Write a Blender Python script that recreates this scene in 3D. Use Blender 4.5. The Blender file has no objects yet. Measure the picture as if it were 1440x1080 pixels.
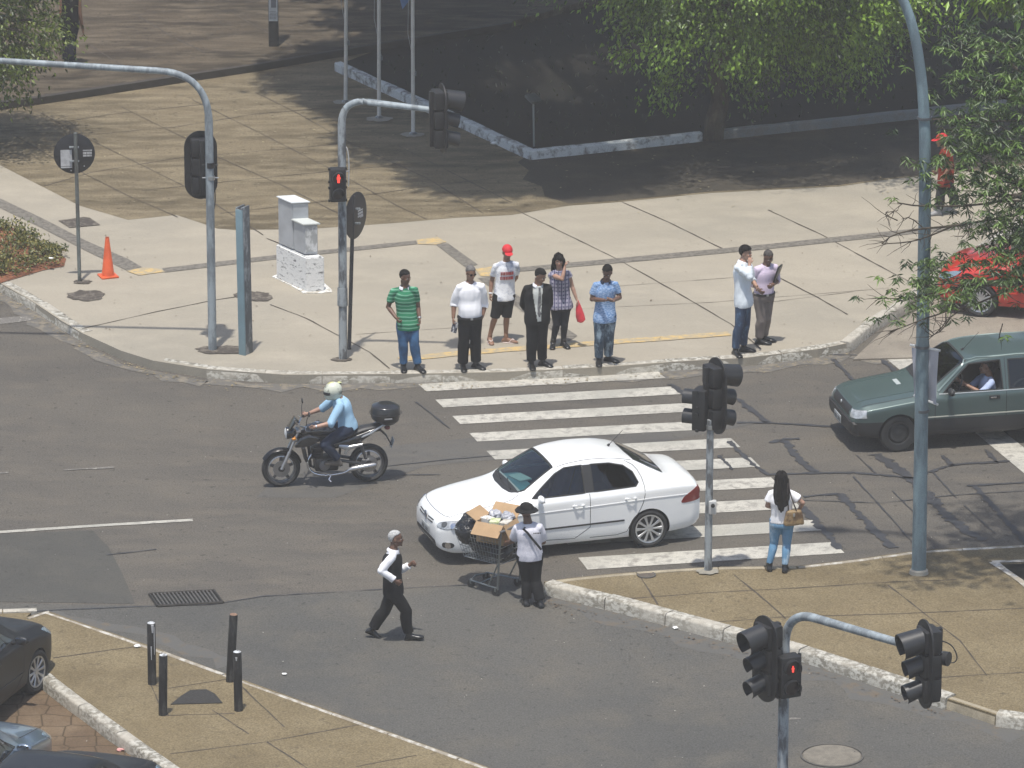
import bpy, bmesh, math, random
import numpy as np
from mathutils import Vector, Matrix, geometry
from mathutils.bvhtree import BVHTree

C = bpy.context.scene.collection
R = math.radians
random.seed(7)
rng = np.random.default_rng(7)

# ------------------------------------------------------------------ camera
FPX = 8000.0                      # focal length in pixels of the 1440 px wide photograph
PITCH = R(17.5)
CAMP = Vector((0, -86.2, 27.2))
cam_d = bpy.data.cameras.new("camera")
cam_d.lens = FPX / 1440 * 36
cam_d.clip_start = 1.0
cam_d.clip_end = 2000
cam = bpy.data.objects.new("camera", cam_d)
cam.location = CAMP
cam.rotation_euler = (math.pi / 2 - PITCH, 0, 0)
C.objects.link(cam)
bpy.context.scene.camera = cam

# ------------------------------------------------------------------ sky and sun
SUN_EL, SUN_AZ = R(76), R(194)     # azimuth from +Y towards +X
world = bpy.data.worlds.new("World")
bpy.context.scene.world = world
world.use_nodes = True
wn = world.node_tree
sky = wn.nodes.new('ShaderNodeTexSky')
sky.sky_type = 'NISHITA'
sky.sun_disc = False
sky.sun_elevation = SUN_EL
sky.sun_rotation = SUN_AZ
sky.dust_density = 2.0
wn.links.new(sky.outputs[0], wn.nodes['Background'].inputs[0])
wn.nodes['Background'].inputs[1].default_value = 0.15
sl = bpy.data.lights.new("sun", 'SUN')
sl.energy = 4.2
sl.angle = R(1.2)
sl.color = (1, .955, .88)
so = bpy.data.objects.new("sun", sl)
sd = Vector((math.cos(SUN_EL) * math.sin(SUN_AZ), math.cos(SUN_EL) * math.cos(SUN_AZ), math.sin(SUN_EL)))
so.rotation_euler = sd.to_track_quat('Z', 'Y').to_euler()
so.location = (0, 0, 60)
C.objects.link(so)
vs = bpy.context.scene.view_settings
vs.view_transform = 'Standard'
vs.look = 'None'
vs.exposure = 0.10
vs.gamma = 1
bpy.context.scene.render.film_transparent = False
bpy.context.scene.cycles.volume_bounces = 0
bpy.context.scene.cycles.max_bounces = 8

# ------------------------------------------------------------------ placement helpers
RX = Vector((1, 0, 0)); RU = Vector((0, math.sin(PITCH), math.cos(PITCH))); RF = Vector((0, math.cos(PITCH), -math.sin(PITCH)))
def P(px, py, z=0.0):
    d = RF * FPX + RX * (px - 720) - RU * (py - 540)
    t = (z - CAMP.z) / d.z
    return CAMP + d * t
def scl(p):
    return FPX / (Vector(p) - CAMP).dot(RF)

# ------------------------------------------------------------------ materials
MATS = {}
def mat(name, col, rough=.7, metal=0., var=.0, vscale=3., fine=0., fscale=60., bump=0., bscale=40., col2=None, spec=.5, coat=0., emis=None, estr=0., alpha=None, sheen=0.):
    if name in MATS: return MATS[name]
    m = bpy.data.materials.new(name); m.use_nodes = True
    nt = m.node_tree; b = nt.nodes['Principled BSDF']
    b.inputs['Roughness'].default_value = rough
    b.inputs['Metallic'].default_value = metal
    b.inputs['Specular IOR Level'].default_value = spec
    b.inputs['Coat Weight'].default_value = coat
    b.inputs['Coat Roughness'].default_value = .04
    tc = nt.nodes.new('ShaderNodeTexCoord')
    base = nt.nodes.new('ShaderNodeMix'); base.data_type = 'RGBA'
    c2 = col2 if col2 else tuple(max(0, c * (1 - var)) for c in col)
    base.inputs['A'].default_value = (*col, 1); base.inputs['B'].default_value = (*c2, 1)
    n1 = nt.nodes.new('ShaderNodeTexNoise'); n1.inputs['Scale'].default_value = vscale; n1.inputs['Detail'].default_value = 6
    nt.links.new(tc.outputs['Object'], n1.inputs['Vector'])
    mr = nt.nodes.new('ShaderNodeMapRange'); mr.inputs[1].default_value = .35; mr.inputs[2].default_value = .65
    nt.links.new(n1.outputs['Fac'], mr.inputs[0]); nt.links.new(mr.outputs[0], base.inputs['Factor'])
    out = base.outputs['Result']
    if fine > 0:
        n2 = nt.nodes.new('ShaderNodeTexNoise'); n2.inputs['Scale'].default_value = fscale; n2.inputs['Detail'].default_value = 3
        nt.links.new(tc.outputs['Object'], n2.inputs['Vector'])
        m2 = nt.nodes.new('ShaderNodeMapRange'); m2.inputs[1].default_value = .3; m2.inputs[2].default_value = .7
        m2.inputs[3].default_value = 1 - fine; m2.inputs[4].default_value = 1 + fine
        nt.links.new(n2.outputs['Fac'], m2.inputs[0])
        mu = nt.nodes.new('ShaderNodeVectorMath'); mu.operation = 'SCALE'
        nt.links.new(out, mu.inputs[0]); nt.links.new(m2.outputs[0], mu.inputs['Scale']); out = mu.outputs[0]
    nt.links.new(out, b.inputs['Base Color'])
    if bump > 0:
        n3 = nt.nodes.new('ShaderNodeTexNoise'); n3.inputs['Scale'].default_value = bscale; n3.inputs['Detail'].default_value = 4
        nt.links.new(tc.outputs['Object'], n3.inputs['Vector'])
        bp = nt.nodes.new('ShaderNodeBump'); bp.inputs['Strength'].default_value = bump; bp.inputs['Distance'].default_value = .02
        nt.links.new(n3.outputs['Fac'], bp.inputs['Height']); nt.links.new(bp.outputs[0], b.inputs['Normal'])
    if emis:
        b.inputs['Emission Color'].default_value = (*emis, 1); b.inputs['Emission Strength'].default_value = estr
    MATS[name] = m
    return m

def wear(name, col, worn, amount=.5, scale=8., rough=.8, fine=.1, stretch=(1, 1, 1), bump=.2, col3=None, scale3=.4):
    """paint (col) broken through to what lies under it (worn) in ragged patches"""
    m = bpy.data.materials.new(name); m.use_nodes = True
    nt = m.node_tree; b = nt.nodes['Principled BSDF']; b.inputs['Roughness'].default_value = rough
    b.inputs['Specular IOR Level'].default_value = .25
    tc = nt.nodes.new('ShaderNodeTexCoord'); mp = nt.nodes.new('ShaderNodeMapping'); mp.inputs['Scale'].default_value = stretch
    nt.links.new(tc.outputs['Object'], mp.inputs[0])
    n = nt.nodes.new('ShaderNodeTexNoise'); n.inputs['Scale'].default_value = scale; n.inputs['Detail'].default_value = 9; n.inputs['Roughness'].default_value = .65
    nt.links.new(mp.outputs[0], n.inputs['Vector'])
    mr = nt.nodes.new('ShaderNodeMapRange'); t = .62 - amount * .25
    mr.inputs[1].default_value = t - .05; mr.inputs[2].default_value = t + .07
    nt.links.new(n.outputs['Fac'], mr.inputs[0])
    mx = nt.nodes.new('ShaderNodeMix'); mx.data_type = 'RGBA'
    mx.inputs['A'].default_value = (*col, 1); mx.inputs['B'].default_value = (*worn, 1)
    nt.links.new(mr.outputs[0], mx.inputs['Factor'])
    out = mx.outputs['Result']
    if col3:
        n3 = nt.nodes.new('ShaderNodeTexNoise'); n3.inputs['Scale'].default_value = scale3; n3.inputs['Detail'].default_value = 5
        nt.links.new(tc.outputs['Object'], n3.inputs['Vector'])
        m3 = nt.nodes.new('ShaderNodeMapRange'); m3.inputs[1].default_value = .42; m3.inputs[2].default_value = .68
        nt.links.new(n3.outputs['Fac'], m3.inputs[0])
        x3 = nt.nodes.new('ShaderNodeMix'); x3.data_type = 'RGBA'
        nt.links.new(m3.outputs[0], x3.inputs['Factor']); nt.links.new(out, x3.inputs['A']); x3.inputs['B'].default_value = (*col3, 1)
        out = x3.outputs['Result']
    n2 = nt.nodes.new('ShaderNodeTexNoise'); n2.inputs['Scale'].default_value = 45; n2.inputs['Detail'].default_value = 4
    nt.links.new(tc.outputs['Object'], n2.inputs['Vector'])
    m2 = nt.nodes.new('ShaderNodeMapRange'); m2.inputs[1].default_value = .3; m2.inputs[2].default_value = .7
    m2.inputs[3].default_value = 1 - fine; m2.inputs[4].default_value = 1 + fine
    nt.links.new(n2.outputs['Fac'], m2.inputs[0])
    mu = nt.nodes.new('ShaderNodeVectorMath'); mu.operation = 'SCALE'
    nt.links.new(out, mu.inputs[0]); nt.links.new(m2.outputs[0], mu.inputs['Scale'])
    nt.links.new(mu.outputs[0], b.inputs['Base Color'])
    if bump:
        bp = nt.nodes.new('ShaderNodeBump'); bp.inputs['Strength'].default_value = bump; bp.inputs['Distance'].default_value = .01
        nt.links.new(n.outputs['Fac'], bp.inputs['Height']); nt.links.new(bp.outputs[0], b.inputs['Normal'])
    MATS[name] = m
    return m

def ground_mat(name, a, b_, c, speck, streak=(1, 1, 1), s1=.25, s2=1.3, fine=.18, rough=.9, hexes=False, dark=None):
    """weathered ground: three tones mixed at metre scales, fine aggregate and dark specks"""
    m = bpy.data.materials.new(name); m.use_nodes = True
    nt = m.node_tree; b = nt.nodes['Principled BSDF']; b.inputs['Roughness'].default_value = rough
    b.inputs['Specular IOR Level'].default_value = .2
    tc = nt.nodes.new('ShaderNodeTexCoord'); mp = nt.nodes.new('ShaderNodeMapping'); mp.inputs['Scale'].default_value = streak
    mp.inputs['Rotation'].default_value = (0, 0, R(-12))
    nt.links.new(tc.outputs['Object'], mp.inputs[0])
    def noise(sc, det, lo, hi, vec):
        n = nt.nodes.new('ShaderNodeTexNoise'); n.inputs['Scale'].default_value = sc; n.inputs['Detail'].default_value = det; n.inputs['Roughness'].default_value = .6
        nt.links.new(vec, n.inputs['Vector'])
        r = nt.nodes.new('ShaderNodeMapRange'); r.inputs[1].default_value = lo; r.inputs[2].default_value = hi
        nt.links.new(n.outputs['Fac'], r.inputs[0]); return r.outputs[0], n
    def mix(f, A, B):
        x = nt.nodes.new('ShaderNodeMix'); x.data_type = 'RGBA'
        nt.links.new(f, x.inputs['Factor'])
        for s, v in (('A', A), ('B', B)):
            if isinstance(v, tuple): x.inputs[s].default_value = (*v, 1)
            else: nt.links.new(v, x.inputs[s])
        return x.outputs['Result']
    f1, _ = noise(s1, 5, .38, .62, mp.outputs[0])
    f2, _ = noise(s2, 7, .45, .75, mp.outputs[0])
    o = mix(f1, a, b_); o = mix(f2, o, c)
    f3, n3 = noise(9, 8, .60, .70, tc.outputs['Object'])
    sp = nt.nodes.new('ShaderNodeMath'); sp.operation = 'MULTIPLY'; sp.inputs[1].default_value = speck
    nt.links.new(f3, sp.inputs[0]); o = mix(sp.outputs[0], o, dark or tuple(v * .45 for v in b_))
    f4, n4 = noise(38, 5, .3, .7, tc.outputs['Object'])
    m2 = nt.nodes.new('ShaderNodeMapRange'); m2.inputs[3].default_value = 1 - fine; m2.inputs[4].default_value = 1 + fine
    nt.links.new(f4, m2.inputs[0])
    mu = nt.nodes.new('ShaderNodeVectorMath'); mu.operation = 'SCALE'
    nt.links.new(o, mu.inputs[0]); nt.links.new(m2.outputs[0], mu.inputs['Scale']); o = mu.outputs[0]
    if hexes:
        v = nt.nodes.new('ShaderNodeTexVoronoi'); v.feature = 'DISTANCE_TO_EDGE'; v.inputs['Scale'].default_value = 2.6; v.inputs['Randomness'].default_value = .35
        nt.links.new(tc.outputs['Object'], v.inputs['Vector'])
        r = nt.nodes.new('ShaderNodeMapRange'); r.inputs[1].default_value = .0; r.inputs[2].default_value = .05; r.inputs[3].default_value = 1; r.inputs[4].default_value = 0
        nt.links.new(v.outputs['Distance'], r.inputs[0])
        o = mix(r.outputs[0], o, (.05, .035, .02))
    nt.links.new(o, b.inputs['Base Color'])
    bp = nt.nodes.new('ShaderNodeBump'); bp.inputs['Strength'].default_value = .35; bp.inputs['Distance'].default_value = .012
    nt.links.new(n4.outputs['Fac'], bp.inputs['Height']); nt.links.new(bp.outputs[0], b.inputs['Normal'])
    MATS[name] = m
    return m

# ------------------------------------------------------------------ object helpers
def tag(o, label=None, cat=None, group=None, kind=None):
    if label: o['label'] = label
    if cat: o['category'] = cat
    if group: o['group'] = group
    if kind: o['kind'] = kind
    return o
def obj(name, bm, m, parent=None, smooth=True, mw=None):
    me = bpy.data.meshes.new(name)
    if isinstance(bm, bmesh.types.BMesh):
        bm.normal_update(); bm.to_mesh(me); bm.free()
    else:
        me.from_pydata(bm[0], [], bm[1])
    for mm in (m if isinstance(m, (list, tuple)) else [m]): me.materials.append(mm)
    if smooth:
        me.polygons.foreach_set('use_smooth', [True] * len(me.polygons))
        try: me.set_sharp_from_angle(angle=R(38))
        except Exception: pass
    o = bpy.data.objects.new(name, me)
    if parent is not None: o.parent = parent
    if mw is not None: o.matrix_local = mw
    C.objects.link(o)
    return o
def thing(name, loc, label, cat, group=None, rz=0., sc=1.):
    o = bpy.data.objects.new(name, None)
    o.empty_display_size = .2
    o.location = loc; o.rotation_euler = (0, 0, rz); o.scale = (sc, sc, sc)
    C.objects.link(o)
    return tag(o, label, cat, group)
def struct(name, bm, m, smooth=False):
    return tag(obj(name, bm, m, None, smooth), kind='structure')
def B(): return bmesh.new()

def box(bm, c, s, rz=0., bev=.0, tilt=None):
    mtx = Matrix.Translation(c) @ Matrix.Rotation(rz, 4, 'Z')
    if tilt is not None: mtx = mtx @ tilt
    mtx = mtx @ Matrix.Diagonal((*s, 1))
    r = bmesh.ops.create_cube(bm, size=1, matrix=mtx)
    if bev > 0:
        es = list({e for v in r['verts'] for e in v.link_edges})
        bmesh.ops.bevel(bm, geom=es, offset=bev, segments=2, affect='EDGES', profile=.6)
def frame_of(d, ref):
    d = d.normalized()
    u = (ref - d * ref.dot(d))
    if u.length < 1e-4:
        ref = Vector((0, 1, 0)); u = ref - d * ref.dot(d)
    u.normalize(); v = d.cross(u)
    return u, v
def tube(bm, pts, rad, ref=Vector((1, 0, 0)), n=12, cap=True, closed=False):
    """loft along pts; rad is a number, or per point a number / (along ref, across)"""
    pts = [Vector(p) for p in pts]; rings = []
    N = len(pts)
    if isinstance(rad, list) and len(rad) != N and not isinstance(rad[0], (tuple, list)):
        rad = [float(v) for v in np.interp(np.linspace(0, 1, N), np.linspace(0, 1, len(rad)), rad)]
    for i, p in enumerate(pts):
        a = pts[max(0, i - 1)]; c = pts[min(N - 1, i + 1)]
        if closed: a = pts[(i - 1) % N]; c = pts[(i + 1) % N]
        d = c - a
        if d.length < 1e-6: d = Vector((0, 0, 1))
        u, v = frame_of(d, Vector(ref))
        r = rad[i] if isinstance(rad, list) else rad
        ra, rb = (r if isinstance(r, (tuple, list)) else (r, r))
        rings.append([bm.verts.new(p + u * (ra * math.cos(2 * math.pi * k / n)) + v * (rb * math.sin(2 * math.pi * k / n))) for k in range(n)])
    M_ = N if closed else N - 1
    for i in range(M_):
        A, D = rings[i], rings[(i + 1) % N]
        for k in range(n):
            bm.faces.new((A[k], A[(k + 1) % n], D[(k + 1) % n], D[k]))
    if cap and not closed:
        bm.faces.new(rings[0][::-1]); bm.faces.new(rings[-1])
def cyl(bm, a, b, r, n=16, r2=None): tube(bm, [a, b], [r, r if r2 is None else r2], n=n)
def ell(bm, c, r, rot=None, sub=3):
    m_ = Matrix.Translation(c)
    if rot is not None: m_ = m_ @ rot.to_4x4()
    m_ = m_ @ Matrix.Diagonal((*r, 1))
    bmesh.ops.create_icosphere(bm, subdivisions=sub, radius=1, matrix=m_)
def lathe(bm, prof, axis_o, axis_d, n=32, ref=Vector((0, 0, 1)), cap=True):
    """prof: (radius, along axis)"""
    axis_o = Vector(axis_o); axis_d = Vector(axis_d).normalized(); u, v = frame_of(axis_d, Vector(ref))
    rings = []
    for r, h in prof:
        rings.append([bm.verts.new(axis_o + axis_d * h + u * r * math.cos(2 * math.pi * k / n) + v * r * math.sin(2 * math.pi * k / n)) for k in range(n)])
    for A, D in zip(rings, rings[1:]):
        for k in range(n): bm.faces.new((A[k], A[(k + 1) % n], D[(k + 1) % n], D[k]))
    if cap:
        bm.faces.new(rings[0][::-1]); bm.faces.new(rings[-1])
def poly_prism(bm, pts, z0, z1):
    """extruded polygon from a list of (x,y) or Vectors; z0 < z1"""
    pts = [Vector((p[0], p[1], 0)) for p in pts]
    tris = geometry.tessellate_polygon([pts])
    top = [bm.verts.new((p.x, p.y, z1)) for p in pts]
    for t in tris:
        f = bm.faces.new([top[i] for i in t])
        f.normal_update()
        if f.normal.z < 0: f.normal_flip()
    if z0 is not None:
        bot = [bm.verts.new((p.x, p.y, z0)) for p in pts]
        n = len(pts)
        for i in range(n):
            bm.faces.new((bot[i], bot[(i + 1) % n], top[(i + 1) % n], top[i]))
def pxs(L, z): return [P(x, y, z) for x, y in L]
def sheet(bm, L, z): poly_prism(bm, pxs(L, z), None, z)
def strip(bm, pts, w, z, jit=0., taper=False, step=.25):
    """flat ribbon along world points on plane z"""
    pts = [Vector((p[0], p[1], 0)) for p in pts]
    out = []
    for a, b in zip(pts, pts[1:]):
        n = max(1, int((b - a).length / step))
        for k in range(n): out.append(a.lerp(b, k / n))
    out.append(pts[-1])
    prev = None; N = len(out)
    for i, p in enumerate(out):
        d = out[min(N - 1, i + 1)] - out[max(0, i - 1)]; d.normalize(); nrm = Vector((-d.y, d.x, 0))
        ww = w * (1 + random.uniform(-jit, jit) * 1.2) / 2
        if taper: ww *= min(1, .3 + 3 * min(i, N - 1 - i) / N)
        off = nrm * random.uniform(-jit, jit) * w * .5
        L_ = bm.verts.new((*(p + nrm * ww + off).xy, z)); R_ = bm.verts.new((*(p - nrm * ww + off).xy, z))
        if prev:
            bm.faces.new((prev[1], R_, L_, prev[0]))
        prev = (L_, R_)
def pstrip(bm, L, w, z, **k): strip(bm, pxs(L, z), w, z, **k)
def smooth_line(pts, it=2):
    pts = [Vector(p) for p in pts]
    for _ in range(it):
        q = [pts[0]]
        for a, b in zip(pts, pts[1:]): q += [a.lerp(b, .25), a.lerp(b, .75)]
        q.append(pts[-1]); pts = q
    return pts
def kerb(bm, L, ztop, h, w=.16, stone=.95, side=1, iters=2, drop=None):
    """kerb stones laid end to end, pixels trace the top outer edge; side=+1 puts the stone on the left of travel"""
    pts = smooth_line([Vector((*P(x, y, ztop).xy, 0)) for x, y in L], iters) if iters else [Vector((*P(x, y, ztop).xy, 0)) for x, y in L]
    # resample into stones
    segs = []; cur = [pts[0]]; acc = 0; tgt = stone * random.uniform(.9, 1.1)
    for a, b in zip(pts, pts[1:]):
        l = (b - a).length; t0 = 0
        while acc + (l - t0) > tgt:
            t0 += tgt - acc; q = a.lerp(b, t0 / l); cur.append(q); segs.append(cur); cur = [q]; acc = 0; tgt = stone * random.uniform(.85, 1.15)
        acc += l - t0; cur.append(b)
    segs.append(cur)
    for s in segs:
        if (s[-1] - s[0]).length < .05: continue
        dz = random.uniform(-.007, .007); dn = random.uniform(-.008, .008)
        rings = []
        for i, p in enumerate(s):
            d = s[min(len(s) - 1, i + 1)] - s[max(0, i - 1)]; d.normalize(); nrm = Vector((-d.y, d.x, 0)) * side
            g = .008 if i == 0 else (-.008 if i == len(s) - 1 else 0)
            q = p + d * g + nrm * dn
            prof = [(-.012, -h), (0, -.035), (.012, -.012), (.035, 0), (w - .02, .004), (w, -.01), (w, -h)]
            rings.append([bm.verts.new((*(q + nrm * o).xy, ztop + .006 + dz + zz)) for o, zz in prof])
        for A, D in zip(rings, rings[1:]):
            for k in range(len(A) - 1):
                f = (A[k], D[k], D[k + 1], A[k + 1])
                bm.faces.new(f if side > 0 else f[::-1])
        for r_ in (rings[0], rings[-1]): bm.faces.new(r_)
    bmesh.ops.recalc_face_normals(bm, faces=bm.faces)
def remesh(bm, voxel, smooth=3, extra=None):
    """union of closed shells as one skin"""
    me = bpy.data.meshes.new("t"); bmesh.ops.recalc_face_normals(bm, faces=bm.faces); bm.to_mesh(me); bm.free()
    o = bpy.data.objects.new("t", me); C.objects.link(o)
    md = o.modifiers.new("r", 'REMESH'); md.mode = 'VOXEL'; md.voxel_size = voxel; md.use_smooth_shade = True
    if smooth:
        sm = o.modifiers.new("s", 'SMOOTH'); sm.factor = .5; sm.iterations = smooth
    dg = bpy.context.evaluated_depsgraph_get()
    m2 = bpy.data.meshes.new_from_object(o.evaluated_get(dg))
    bpy.data.objects.remove(o); bpy.data.meshes.remove(me)
    return m2
def wrinkle(me, amp, freq=9., seed=0, stretch=(1, 1, .45)):
    n = len(me.vertices)
    if n == 0: return
    co = np.empty(n * 3); me.vertices.foreach_get('co', co); co = co.reshape(-1, 3)
    nr = np.empty(n * 3); me.vertices.foreach_get('normal', nr); nr = nr.reshape(-1, 3)
    r = np.random.default_rng(seed); d = np.zeros(n); q = co * np.array(stretch)
    for k in range(9):
        w = r.normal(size=3) * freq * (1 + k * .45); ph = r.uniform(0, 6.28)
        warp = np.sin(q @ (r.normal(size=3) * freq * .8) + ph) * 1.2
        d += np.sin(q @ w + ph + warp) / (1 + k * .35)
    d = np.sign(d) * np.abs(d) ** .8
    co += nr * (d * amp / 2.2)[:, None]
    me.vertices.foreach_set('co', co.reshape(-1)); me.update()
def mobj(name, me, m, parent=None):
    me.name = name; me.materials.clear()
    for mm in (m if isinstance(m, (list, tuple)) else [m]): me.materials.append(mm)
    me.polygons.foreach_set('use_smooth', [True] * len(me.polygons))
    o = bpy.data.objects.new(name, me)
    if parent is not None: o.parent = parent
    C.objects.link(o); return o
# ================================================================== THE GROUND
asphalt = ground_mat('asphalt', (0.109, 0.099, 0.083), (0.083, 0.077, 0.068), (0.129, 0.114, 0.092), .9, (1, 2.2, 1), .22, .9, .42)
asphalt_new = ground_mat('newer asphalt', (0.094, 0.091, 0.082), (0.071, 0.071, 0.067), (0.121, 0.110, 0.090), .8, (1, 1, 1), .2, .8, .36)
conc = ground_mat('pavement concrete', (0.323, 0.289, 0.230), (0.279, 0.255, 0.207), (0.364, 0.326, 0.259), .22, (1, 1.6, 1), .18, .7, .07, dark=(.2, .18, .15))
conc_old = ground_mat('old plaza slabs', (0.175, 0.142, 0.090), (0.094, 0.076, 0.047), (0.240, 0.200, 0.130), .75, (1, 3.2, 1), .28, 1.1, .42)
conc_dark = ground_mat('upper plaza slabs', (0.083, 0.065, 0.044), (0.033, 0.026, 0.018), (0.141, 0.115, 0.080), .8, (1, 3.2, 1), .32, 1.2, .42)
tan_slab = ground_mat('tan exposed aggregate', (0.174, 0.138, 0.079), (0.136, 0.107, 0.061), (0.202, 0.164, 0.097), .9, (1, 1, 1), .25, 1.2, .42, dark=(.10, .08, .05))
hexpave = ground_mat('hexagonal parking stones', (.15, .105, .065), (.10, .07, .045), (.19, .14, .09), .6, (1, 1, 1), .3, 1., .2, hexes=True)
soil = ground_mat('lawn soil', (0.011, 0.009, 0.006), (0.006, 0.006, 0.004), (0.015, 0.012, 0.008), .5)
joint_m = mat('dark joint dirt', (.075, .06, .045), .95, var=.4, vscale=6)
crack_m = mat('bitumen sealant', (.045, .046, .05), .6, var=.25, vscale=5, fine=.2)
white_paint = wear('road paint white', (.45, .43, .375), (.27, .255, .225), .35, 6., fine=.14, col3=(.33, .32, .28), scale3=.9)
white_worn = wear('road paint faded', (.40, .38, .33), (.15, .14, .125), .95, 14.)
kerb_m = wear('kerb whitewash', (.47, .455, .40), (.20, .185, .15), .55, 13., stretch=(1, 1, 1.6), bump=.5, col3=(.42, .39, .33), scale3=1.6)
kerb_thin = wear('kerb whitewash thin', (.50, .48, .43), (.30, .265, .21), .6, 7.)
tactile_m = wear('dark tactile slabs', (.115, .105, .09), (.18, .165, .14), .6, 12., bump=.6)
yellow_m = wear('yellow tactile slabs', (.50, .36, .16), (.36, .30, .20), .6, 7.)
iron = mat('cast iron', (.05, .045, .04), .7, .4, var=.4, vscale=20)
patch_m = wear('rough cement patch', (.16, .14, .115), (.07, .06, .05), .7, 9., bump=.8)

bm = B(); poly_prism(bm, [(-160, -130), (160, -130), (160, 190), (-160, 190)], None, 0.0)
struct('road', bm, asphalt)
bm = B(); sheet(bm, [(-300, 850), (0, 848), (190, 852), (300, 849), (360, 840), (540, 829), (640, 824), (765, 822), (900, 842), (1500, 1040), (1700, 1100), (1500, 1400), (500, 1400), (-300, 1400)], .004)
struct('road_side_street', bm, asphalt_new)
bm = B(); sheet(bm, [(-200, 752), (0, 751), (130, 746), (152, 768), (172, 806), (190, 849), (0, 846), (-200, 850)], .004)
struct('road_dark_patch', bm, ground_mat('darker asphalt patch', (0.078, 0.076, 0.068), (0.065, 0.064, 0.058), (0.089, 0.084, 0.072), .5))
bm = B(); sheet(bm, [(360, 700), (420, 640), (700, 612), (1000, 590), (1080, 592), (900, 628), (600, 655), (470, 700)], .003)
struct('road_worn_lane', bm, ground_mat('tyre polished asphalt', (0.099, 0.095, 0.086), (0.083, 0.080, 0.075), (0.118, 0.109, 0.094), .6, (1, 2.5, 1)))

# far pavement (concrete) with its kerb
ZP = .15
KF = [(-60, 372), (0, 398), (40, 420), (85, 450), (115, 468), (170, 493), (215, 507), (290, 519), (400, 527), (560, 526), (700, 523.5), (850, 516), (950, 508.5), (1050, 503), (1150, 491), (1195, 482)]
KF2 = [(1195, 482), (1235, 450), (1270, 428), (1330, 385), (1400, 338), (1500, 270)]
bm = B()
poly_prism(bm, pxs([(-400, 372 - 150)] + KF + KF2[1:] + [(1700, 255), (1700, -400), (-400, -400)], ZP), -.05, ZP)
struct('pavement_far_side', bm, conc)
bm = B(); kerb(bm, KF[:5], ZP, .17, .2, side=1); kerb(bm, KF[7:], ZP, .17, .17, side=1)
kerb(bm, KF[5:8], ZP - .01, .17, .18, side=1)
kerb(bm, KF2, ZP + .02, .2, .17, side=1, iters=0)
struct('kerb_far_side', bm, kerb_m, True)
bm = B(); kerb(bm, KF[4:6], ZP - .07, .1, .12, side=1, stone=1.6, iters=0)
struct('kerb_dropped_stones', bm, mat('grey kerb stone', (.25, .23, .2), .9, var=.3, fine=.15))
# gutter grit along the kerb
bm = B()
grit = wear('gutter grit', (.20, .175, .135), (.125, .118, .105), .7, 6., bump=.3)
def gutter(L, w, dy, z=.006):
    pstrip(bm, [(x, y + dy) for x, y in L], w, z, jit=.5, step=.3)
gutter(KF[:5], .38, 18); gutter(KF[4:8], .36, 19); gutter(KF[7:], .34, 17)
gutter([(1195, 495), (1235, 500), (1330, 500)], .3, 6)
struct('gutter_grit', bm, grit)
# driveway apron where the red car stands
bm = B(); poly_prism(bm, pxs([(1200, 505), (1245, 462), (1290, 436), (1420, 350), (1560, 260), (1900, 250), (1900, 500), (1480, 497)], .03), -.02, .03)
struct('driveway', bm, ground_mat('driveway concrete', (0.257, 0.225, 0.184), (0.199, 0.176, 0.143), (0.285, 0.254, 0.204), .4))
# ground under the big tree, its shade painted in as near-black colour
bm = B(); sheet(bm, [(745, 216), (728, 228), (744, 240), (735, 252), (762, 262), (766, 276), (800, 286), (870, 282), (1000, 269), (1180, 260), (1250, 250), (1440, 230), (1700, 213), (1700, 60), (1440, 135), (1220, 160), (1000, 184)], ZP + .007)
struct('painted_shade_under_tree', bm, ground_mat('painted tree shade', (.060, .052, .040), (.040, .036, .028), (.085, .072, .052), .7, (1, 1.5, 1), .4, 1.6, .4))
# old plaza slabs and upper plaza
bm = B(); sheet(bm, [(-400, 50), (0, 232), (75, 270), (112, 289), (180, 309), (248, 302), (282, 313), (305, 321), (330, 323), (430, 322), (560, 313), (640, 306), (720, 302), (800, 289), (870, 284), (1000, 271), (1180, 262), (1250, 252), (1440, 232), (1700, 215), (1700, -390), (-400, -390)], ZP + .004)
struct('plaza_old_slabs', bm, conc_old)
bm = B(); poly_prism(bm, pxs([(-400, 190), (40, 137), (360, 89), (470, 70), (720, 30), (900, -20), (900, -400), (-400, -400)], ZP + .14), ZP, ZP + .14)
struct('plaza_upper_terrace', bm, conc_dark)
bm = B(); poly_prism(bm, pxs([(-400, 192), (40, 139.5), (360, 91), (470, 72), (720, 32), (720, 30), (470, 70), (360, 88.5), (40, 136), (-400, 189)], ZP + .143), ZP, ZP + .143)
struct('terrace_riser_shade', bm, mat('painted riser shade', (.045, .038, .03), .9, var=.3, vscale=4))  # riser shade painted as a dark band along the terrace edge
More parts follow.
